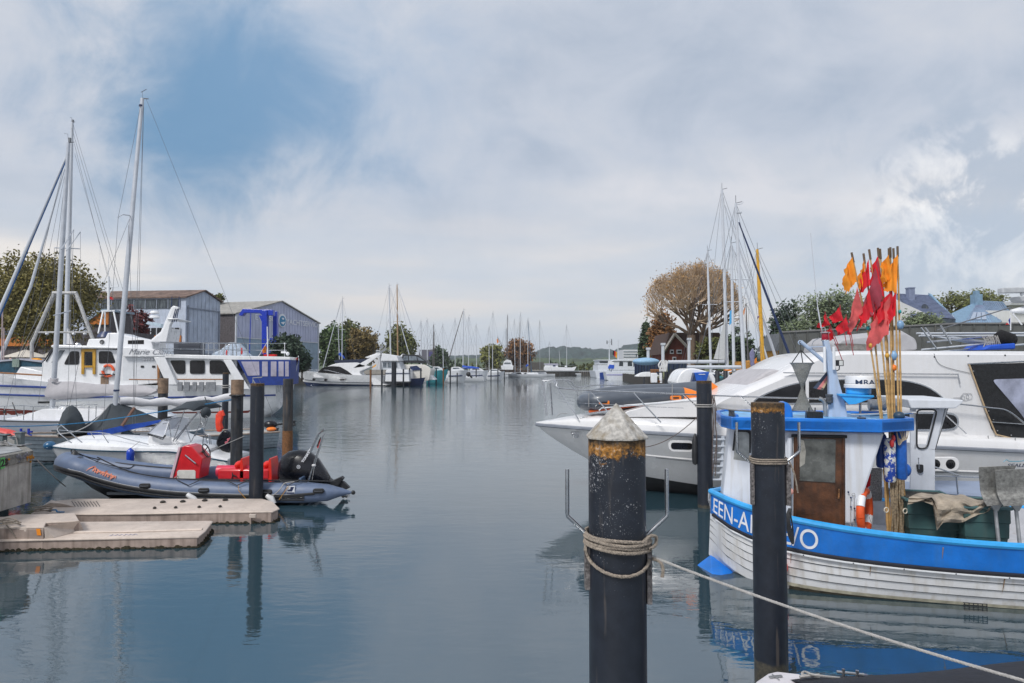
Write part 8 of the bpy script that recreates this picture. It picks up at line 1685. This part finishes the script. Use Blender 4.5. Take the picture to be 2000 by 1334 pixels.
FL={0:[((1664.6,501),(1673,548),(1653,569),(1651,527),OR),((1674,560),(1685,606),(1665,643),(1660,626),SA)],1:[((1687.5,506),(1690,556),(1679,561),(1682,528),OR)],2:[((1696,506),(1700,553),(1682,569),(1689,533),RD),((1697,564),(1706,609),(1679,640),(1688,600),RD)],3:[((1715,506),(1724,579),(1708,617),(1690,598),MA)],4:[((1715,500),(1727,577),(1704,556),(1703,524),RD),((1724,578),(1722,596),(1708,622),(1712,588),RD)],5:[((1736,497),(1741,537),(1726,550),(1722,519),OR)],6:[((1743,569),(1735,648),(1700,680),(1706,634),SA),((1743,566),(1744,600),(1712,634),(1722,592),RD)],7:[((1750,567),(1749,614),(1737,628),(1740,594),RD)],8:[((1753,497),(1752,568),(1727,562),(1737,521),OR)]}
for i,(tp,m,b) in enumerate(zip(tops,mids,bots)):
    v=vv[i]; g=T('flag_pole',desc[i],'flag pole',f.W(b,1048,v),'bamboo flag poles')
    ch=spline([f.W(b,1052,v),f.W((b+m)/2+1,930,v),f.W(m,808,v),f.W(m+(tp[0]-m)*.42,808+(tp[1]-808)*.5,v),f.W(*tp,v)],14)
    mb=MB(); mb.tube(ch,[.018+.004*(k%5==0)-.008*k/len(ch) for k in range(len(ch))],8); g.part('bamboo',mb,bamboo)
    mb=MB(); d=(ch[-1]-ch[-4]).normalized(); mb.tube([ch[-1]-d*.12,ch[-1]+d*.03],.016,8); g.part('tape',mb,M('brown tape',(.12,.08,.05),.7))
    for a,b_,c_,d_,mat in FL[i]:
        c_=(b_[0]+(c_[0]-b_[0])*1.15,c_[1]+3); d_=(a[0]+(d_[0]-a[0])*1.15,d_[1]); A,B,C_,D_=[f.W(*q,v+.10) for q in (a,b_,c_,d_)]; rows=[]; rr=random.Random(i*7+int(a[0]))
        for s in range(11):
            row=[]
            for e in range(11):
                s1,e1=s/10,e/10; top_=A.lerp(D_,e1); bot_=B.lerp(C_,e1); q=top_.lerp(bot_,s1); q=q+f.v*(.045*sin(e1*9+s1*2.5+i)*(.25+e1))+f.u*(.012*sin(s1*9+i)*e1)
                if s==10: q+=V((0,0,-.05*rr.random()))
                if e==10: q+=f.u*(-.02*rr.random())
                row.append(q)
            rows.append(row)
        mb=MB(); mb.grid(rows)
        if len(mb.f)>90: mb.f=[x for k,x in enumerate(mb.f) if not (k%10>7 and k//10>8 and rr.random()<.6)]
        g.part('flag',mb,mat,ang=80)
    if i in (0,3,6,8):
        for k,(yy,m_,r_) in enumerate((((690,M('blue float',(.18,.32,.50),.3),.055),(713,orange,.035)) if i==6 else ((640,M('teal tape',(.02,.30,.32),.6),.024),(676,M('amber float',(.55,.30,.04),.4),.03)) if i==0 else ((700,M('amber float'),.03),) if i==3 else ((610,M('teal tape'),.022),(633,M('blue float'),.05)))):
            j=min(range(len(ch)),key=lambda q:abs(ch[q].z-f.at(1740,yy,v)[1])); mb=MB(); mb.ball(ch[j]+f.v*.03,(r_,r_,r_*1.3),12); g.part('float',mb,m_)
# small red flags, farther boat
g2=Fr((P(1630,0,14).x,14),0)
for i,(q,lb) in enumerate(((((1612,612),(1621,634),(1605,640),(1605,636)),'small red flag left of the red lamp mast top, upper'),(((1641,599),(1645.5,626),(1626,632),(1619.6,620)),'highest of the small red flags above the flybridge cover'),(((1653,618),(1658,645),(1637,655),(1631,643)),'small red flag blowing left in front of the flybridge cover'),(((1620,639),(1629,662),(1617,667),(1614,650)),'lowest small dark red flag beside the red lamp'),(((1601,630),(1603,641),(1597,640),(1596,633)),'tiny red flag scrap left of the red lamp'),(((1661,643),(1663,655),(1655,653),(1657,646)),'small red flag end under the leftmost salmon flag'))):
    A,B,C_,D_=[g2.W(*p,0) for p in q]; t3=T('marker_flag',lb,'flag',B,'small red marker flags'); rows=[[A.lerp(D_,e/6).lerp(B.lerp(C_,e/6),s/6)+V((0,.04*sin(e*1.3+s*.6+i),0)) for e in range(7)] for s in range(7)]; mb=MB(); mb.grid(rows); t3.part('flag',mb,RD); mb=MB(); mb.tube([A+(A-B)*.15,B,B+(B-A)*1.8],.008,5); t3.part('stick',mb,M('red stick',(.35,.03,.04),.6))
# buoys hanging at the aft corner
def buoy(x,y0,y1,r_,mat,lb,v=.6,cap_=True):
    a=f.W(x,y1,v);b=f.W(x,y0,v); H=b.z-a.z; g=T('buoy',lb,'buoy',a); mb=MB(); mb.lathe(a,[(.01,0),(r_*.8,.0),(r_,.03),(r_,H-.03),(r_*.8,H),(.01,H)],20); g.part('float',mb,mat); mb=MB(); mb.tube([b,b+V((0,0,.12))],.012,5); g.part('lanyard',mb,rope_m); return g
fk=bpy.data.materials.new('flaking blue buoy'); fk.use_nodes=True; ft=fk.node_tree; fb=ft.nodes['Principled BSDF']; tc=N('ShaderNodeTexCoord',ft); nn=N('ShaderNodeTexNoise',ft); L(tc.outputs['Object'],nn.inputs[0],ft); nn.inputs['Scale'].default_value=11; nn.inputs['Detail'].default_value=7; nn.inputs['Roughness'].default_value=.7; L(ramp(nn.outputs[0],[(.50,(.01,.05,.32)),(.515,(.62,.62,.58))],ft),fb.inputs['Base Color'],ft)
bu=M('buoy blue',(.01,.10,.42),.4,var=.25,scale=12); bu2=M('buoy dark blue',(.008,.05,.25),.45,var=.2)
buoy(1722,848,913,.07,bu2,'plain dark blue buoy hanging left of the flaking one',.45); buoy(1739,856,941,.075,fk,'long flaking blue and white buoy',.62); buoy(1760,838,936,.08,bu,'long bright blue speckled buoy right of the flaking one',.5)
mb=MB(); mb.ball(f.W(1767,918,.45),(.085,.085,.10),14); single('buoy',mb,bu,'round blue buoy peeping from behind the long bright blue one','buoy')
mb=MB(); mb.ball(f.W(1756,812,.6),(.075,.075,.06),12); single('buoy',mb,M('dark float',(.02,.05,.09),.5),'dark round float tied at the aft corner of the blue roof','buoy')
mb=MB(); mb.ball(f.W(1742,866,.72),(.03,.03,.06),10); mb.ball(f.W(1745,856,.70),(.025,.025,.05),8); single('float',mb,M('small red float',(.45,.03,.03),.4),'small pair of red floats over the flaking buoy','float')
mb=MB(); 
for k in range(5): mb.tube(spline([f.W(1750+k*3,815,.6),f.W(1757+k*4,840,.62),f.W(1762+k*2,858,.62),f.W(1755,868-k*3,.62),f.W(1750,830,.62)]),.007,5)
single('rope_bundle',mb,M('dirty cream rope',(.40,.33,.24),.9,var=.4,scale=50),'loops of dirty cream rope over the blue buoys','rope')
mb=MB(); rr=random.Random(6)
for k in range(16): x=1735+rr.random()*30; mb.tube(spline([f.W(x,935,.55),f.W(x+rr.uniform(-4,4),975,.6),f.W(x+rr.uniform(-4,4),1010,.6),f.W(x+rr.uniform(-3,3),1048,.6)]),rr.choice((.006,.01,.014)),5)
single('rope_bundle',mb,M('frayed rope',(.22,.17,.11),.9,var=.5,scale=40),'frayed ropes hanging among the pole feet','rope')
for x,y,lb in ((1731,996,'white ring left of the pole feet'),(1768,998,'white ring right of the pole feet'),(1771,1048,'white ring lying on the cap rail')): mb=MB(); mb.ring(f.W(x,y,.75),.033,.008,(0.2,-1,0),18,6); single('ring',mb,M('cream ring',(.6,.55,.45),.6),lb,'ring',group='white net rings')
g=T('lifebuoy','orange lifebuoy with white bands hung aft of the white wheelhouse panel','lifebuoy',f.W(1687,1000,.5))
c=f.W(1689,998,.62)
for i in range(12): mb=MB(); mb.ring(c,.28,.055,(.78,-.62,0),3,10,i*pi/6,(i+1)*pi/6); g.part('band',mb,M('lifebuoy orange') if i%3 else white2)
mb=MB(); mb.tube([f.W(1680,1024,.65),f.W(1696,1005,.65),f.W(1702,1022,.65)],.007,5); g.part('grab_line',mb,ropew)
mb=MB(); mb.prism(f,f.pl([(1698,914),(1722,914),(1722,978),(1698,978)],0),.02,-.02); single('checker_plate',mb,M('aluminium checker plate',(.35,.36,.38),.35,.7,var=.5,scale=60,bump=.6,bs=70),'aluminium checker plate standing behind the lifebuoy','metal plate',smooth=False)
mb=MB(); mb.tube([f.W(1697,925,.3),f.W(1693,945,.3),f.W(1687,955,.3)],[(.02,.04),(.05,.05),(.02,.04)],8); single('glove',mb,RD,'dark red rag tucked above the lifebuoy','rag')
# green tubs and cloth
tm=M('teal green tub',(.035,.085,.085),.5,var=.25,scale=5,streak=.35,sc2=(.09,.11,.10))
def tub(x0,x1,y0,y1,v0_,v1_,lb):
    g=T('tub',lb,'plastic tub',f.W((x0+x1)/2,y1,(v0_+v1_)/2),'green plastic tubs'); (a,zt_),(b,_)=f.at(x0,y0,v0_),f.at(x1,y0,v0_); zb_=zt_-.62
    mb=MB(); w_=b-a; rings=[]
    for z,k in ((zb_,.10),(zt_-.4,.05),(zt_-.395,.03),(zt_-.2,.02),(zt_-.195,.0),(zt_,0)): rings.append([f.w(*q,z) for q in ((a+w_*k,v0_-w_*k),(b-w_*k,v0_-w_*k),(b-w_*k,v1_+w_*k),(a+w_*k,v1_+w_*k))])
    mb.loft(rings); g.part('body',mb,tm,bevel=.02,smooth=False)
    mb=MB(); mb.tube([f.w(a-.01,v0_+.01,zt_),f.w(b+.01,v0_+.01,zt_),f.w(b+.01,v1_-.01,zt_),f.w(a-.01,v1_-.01,zt_),f.w(a-.01,v0_+.01,zt_)],.022,6); g.part('rim',mb,M('tub rim',(.06,.13,.14),.5)); 
    mb=MB(); mb.prism(f,[(a+.04,zt_-.05),(b-.04,zt_-.05),(b-.04,zt_+.004),(a+.04,zt_+.004)],v0_-.04,v1_+.04); g.part('contents',mb,M('dark wet nets',(.03,.03,.025),.9,var=.6,scale=20,bump=1),smooth=False)
    return a,b,zt_
tub(1772,1876,976,1050,.75,.0,'left green tub under the dirty cloth'); tub(1882,1974,990,1060,.95,.25,'right green tub behind the steel plates')
mb=MB(); rows=[]; prof=[((1777,976),(1772,990)),((1800,970),(1800,988)),((1818,968),(1822,992)),((1832,970),(1830,1040)),((1846,973),(1842,1030)),((1862,970),(1866,1026)),((1876,971),(1885,1022)),((1890,978),(1905,1017)),((1910,980),(1920,1008)),((1928,981),(1934,1000)),((1940,982),(1938,990))]
prof=[(tuple(V(a).lerp(V(c),k/3)),tuple(V(b).lerp(V(d_),k/3))) for (a,b),(c,d_) in zip(prof,prof[1:]) for k in range(3)]
for j in range(12):
    rows.append([f.W(a[0]+(b[0]-a[0])*j/11,a[1]+(b[1]-a[1])*j/11,.55+.42*min(1,j/4)**.6+.03*sin(i*.9+j*.8)+.025*sin(i*.37-j*1.7))+V((0,0,.04+.02*sin(i*.7+j*.5))) for i,(a,b) in enumerate(prof)])
mb.grid(rows); single('cloth',mb,M('dirty beige cloth',(.34,.29,.23),.95,var=.3,scale=9,bump=.7,bs=30,streak=.2),'dirty beige cloth draped over both green tubs','cloth')
# steel net plates on legs
sm=M('brushed dull steel',(.22,.22,.21),.45,.6,var=.35,scale=25)
for (x0,x1,y0,y1,xl,yl0,yl1,v,lb) in ((1911,1946,912,984,1944,984,1064,1.1,'left bent steel plate on a leg at the boat rail'),(1943,2020,918,984,1985,984,1066,1.25,'right larger bent steel plate on a leg')):
    g=T('steel_plate',lb,'metal plate',f.W(xl,yl1,v),'bent steel plates'); mb=MB(); rows=[]
    for k in range(9):
        e=k/8; bend=.16*max(0,(e-.6)/.4)**2; rows.append([f.W(x0+6*e+(1.5 if k in(0,) else 0),y0+(y1-y0)*e,v)+f.v*bend+V((0,0,0)),f.W(x1+(40 if x1<1950 else 0)*(1-e),y0+(y1-y0)*e-3,v)+f.v*bend])
    a=[r_[0] for r_ in rows]; b_=[r_[1] for r_ in rows]; mb.loft([[p,q,q-f.v*.012,p-f.v*.012] for p,q in zip(a,b_)]); g.part('plate',mb,sm,bevel=.004)
    mb=MB(); mb.tube([f.W(xl-2,yl0-4,v-.05),f.W(xl+7,yl1,v+.05)],.022,8); mb.prism(f,f.pl([(xl-12,yl0),(xl+12,yl0),(xl+4,yl0+14),(xl-2,yl0+14)],v),v+.02,v-.04); g.part('leg',mb,gal,smooth=True)
# rope bundle and small pink float at the rail, red fender
mb=MB()
for k in range(7): mb.tube(spline([f.W(1541+k*.8,993,1.42),f.W(1535+k*1.2,1015,1.45),f.W(1540+k*1.5,1045+k*2,1.45),f.W(1549-k*.5,1062-k*3,1.45),f.W(1548,1030,1.45),f.W(1543,1000,1.45)]),.010,5)
single('rope_bundle',mb,black,'black rope bundle hung over the blue gunwale beside the brown door','rope')
g=T('float','small faded pink float on a line left of the brown door','float',f.W(1542,960,1.2)); mb=MB(); mb.ball(f.W(1542.5,960,1.2),(.05,.05,.05),12); g.part('ball',mb,M('faded pink',(.62,.30,.25),.6)); mb=MB(); mb.tube([f.W(1532,905,1.1),f.W(1540,950,1.2),f.W(1543,980,1.2)],.009,5); g.part('line',mb,rope_m)
mb=MB(); mb.ball(h.pt(.092,.46,1,.12),(.13,.13,.13),18); single('fender',mb,M('neon red buoy',(.85,.05,.03),.4),'round bright red fender against the white planks behind the rusty headed pile','fender')
u,z=f.at(1903,1184,1.35); mb=MB()
for k in range(6): mb.box(f.w(u-.12+k*.05,1.38,z),(.008,.01,.09),R(-13))
for k in range(4): mb.box(f.w(u,1.38,z-.03+k*.025),(.27,.01,.008),R(-13))
t.part('intake_grate',mb,black,smooth=False)
# ================================================================== white workboat with small shelter behind it
f=Fr((f.o.x+f.u.x*2.6-f.v.x*2.7,f.o.y+f.u.y*2.6-f.v.y*2.7),-13)
t=T('workboat','small white workboat shelter with slanted window between blue buoys and green tubs','workboat',f.w(3,0,0))
h=Hull(f,7,2.0,.95,.9,draft=.3,rake=.5); t.part('hull',h.skin(),M('blue grey hull',(.24,.30,.42),.45,var=.1)); t.part('deck',h.deck(),white2)
v=.7
def pr(pts,d0,d1,nm,m_,par=None,r_=0,bev=0): mb=MB(); mb.prism(f,rc(f.pl(pts,v),r_) if r_ else f.pl(pts,v),d0,d1); return t.part(nm,mb,m_,parent=par,smooth=False,bevel=bev)
sw=M('shelter white',(.62,.65,.70),.4,var=.05,streak=.12)
for q in ([(1779,968),(1779,795),(1789,795),(1789,968)],[(1789,968),(1789,877),(1826,877),(1826,968)],[(1789,800),(1789,795),(1834,795),(1834,800)],[(1829,797),(1846,795),(1826,879),(1809,877)],[(1786,877),(1786,868),(1812,868),(1810,877)]): shp=pr(q,.70,.64,'shelter_wall',sw)
fr=rc(f.pl([(1790,800),(1830,800),(1810,876),(1790,876)],v),.08); mb=MB(); pts=[f.w(a,.715,b) for a,b in fr]; mb.tube(pts+[pts[0],pts[1]],.014,6); w=t.part('window_frame',mb,black)
pr([(1846,795),(1855,795),(1829,879),(1822,881)],.66,.60,'windscreen_edge',black); pr([(1849,797),(1853,797),(1829,872),(1826,874)],.67,.62,'windscreen_strip',M('pale strip',(.5,.52,.54),.3))
pr([(1763,779),(1870,780),(1868,786),(1855,796),(1770,796)],.95,-.9,'roof',sw,bev=.015)
pr([(1795,799),(1805,799),(1805,960),(1795,960)],-.5,-.6,'far_post',M('grey post',(.35,.36,.37),.5)); pr([(1779,968),(1779,880),(1826,880),(1826,968)],-.5,-.6,'far_wall',sw)
pr([(1789,907),(1802,907),(1802,920),(1798,924),(1791,922)],.74,.70,'throttle_box',black,r_=.02); mb=MB(); mb.tube([f.W(1795,916,.76),f.W(1794,896,.80)],.008,6); mb.ball(f.W(1794,895,.80),.014,8); t.part('throttle_lever',mb,steel)
mb=MB(); mb.tube([f.W(1826,929,.9),f.W(1915,932,.9)],.014,6); mb.tube([f.W(1868,932,.9),f.W(1871,965,.9)],.014,6); mb.tube([f.W(1826,912,.9),f.W(1880,931,.9)],.012,6); t.part('rail',mb,steel)
# ================================================================== covered small boat in the lower right corner
f=Fr((P(1485,0,5.6).x,5.6),3)
t=T('small_boat','black covered small boat with pale locker lid in the bottom corner','small boat',f.w(1.2,0,0))
z0=.42; on_=lambda x,y,z=z0:on(x,y,z)
lid=[on_(x,y) for x,y in ((1455,1352),(1478,1330),(1500,1315),(1517,1311),(1562,1316),(1570,1325),(1560,1352))]
n=len(lid); mb=MB(); mb.add([q-V((0,0,.25)) for q in lid]+lid,[tuple(range(n)),tuple(range(n,2*n))]+[(i,(i+1)%n,(i+1)%n+n,i+n) for i in range(n)]); t.part('locker_lid',mb,M('pale lid',(.62,.60,.63),.4,var=.05),bevel=.012)
mb=MB(); mb.box(on_(1515,1324)+V((0,0,.012)),(.12,.025,.012),.2); mb.tube([on_(1508,1319)+V((0,0,.01)),on_(1522,1330)+V((0,0,.01))],.006,5); t.part('lid_latch',mb,gal,bevel=.002)
mb=MB(); rows=[]
for i,(x,y) in enumerate(((1552,1330),(1600,1326),(1660,1324),(1740,1321),(1800,1318),(1860,1312),(1920,1304),(1980,1297),(2050,1290),(2120,1284))):
    a=on(x,y,.45+.02*i); rows.append([a+V((0,.35,-.35)),a+V((0,.12,-.04)),a,a+V((0,-.3,.10+.01*sin(i))),a+V((0,-.7,.14)),a+V((0,-1.1,.1)),a+V((0,-1.5,-.3))])
mb.grid(rows); t.part('canvas_cover',mb,dcan if 0 else M('black boat cover',(.015,.017,.024),.7,var=.3,scale=6,bump=.5,bs=8))
mb=MB(); a=on(1634,1312,.5);b=on(1688,1318,.5); mb.tube([a,b],.012,7); 
for k in (.25,.75): q=a.lerp(b,k); mb.tube([q+V((0,0,.03)),q-V((0,0,.12))],.014,7)
t.part('cleat_bar',mb,steel); mb=MB(); mb.tube(spline([on(1600,1322,.45),on(1568,1318,.5),on(1572,1312,.5),on(1590,1318,.52),on(1640,1324,.46)]),.010,6); mb.tube([on(1562,1322,.5),on(1600,1318,.5)],.012,5); t.part('lashing',mb,ropew)
mb=MB(); c=on(1800,1340,0); mb.box((c.x+.3,c.y-1.75,.02),(2.4,1.2,.4)); t.part('hull',mb,M('dark hull',(.03,.035,.04),.5),bevel=.05)
# ================================================================== haze
def haze():
    mb=MB(); mb.box((0,1700,60),(5200,3700,123)); o=mesh_obj('haze',mb,[],smooth=False); tag(o,kind='stuff')
    m=bpy.data.materials.new('air'); m.use_nodes=True; t=m.node_tree; t.nodes.clear(); v=t.nodes.new('ShaderNodeVolumePrincipled'); v.inputs['Color'].default_value=(.80,.86,.95,1); v.inputs['Density'].default_value=.00018; ou=t.nodes.new('ShaderNodeOutputMaterial'); t.links.new(v.outputs[0],ou.inputs['Volume']); o.data.materials.append(m)
haze()
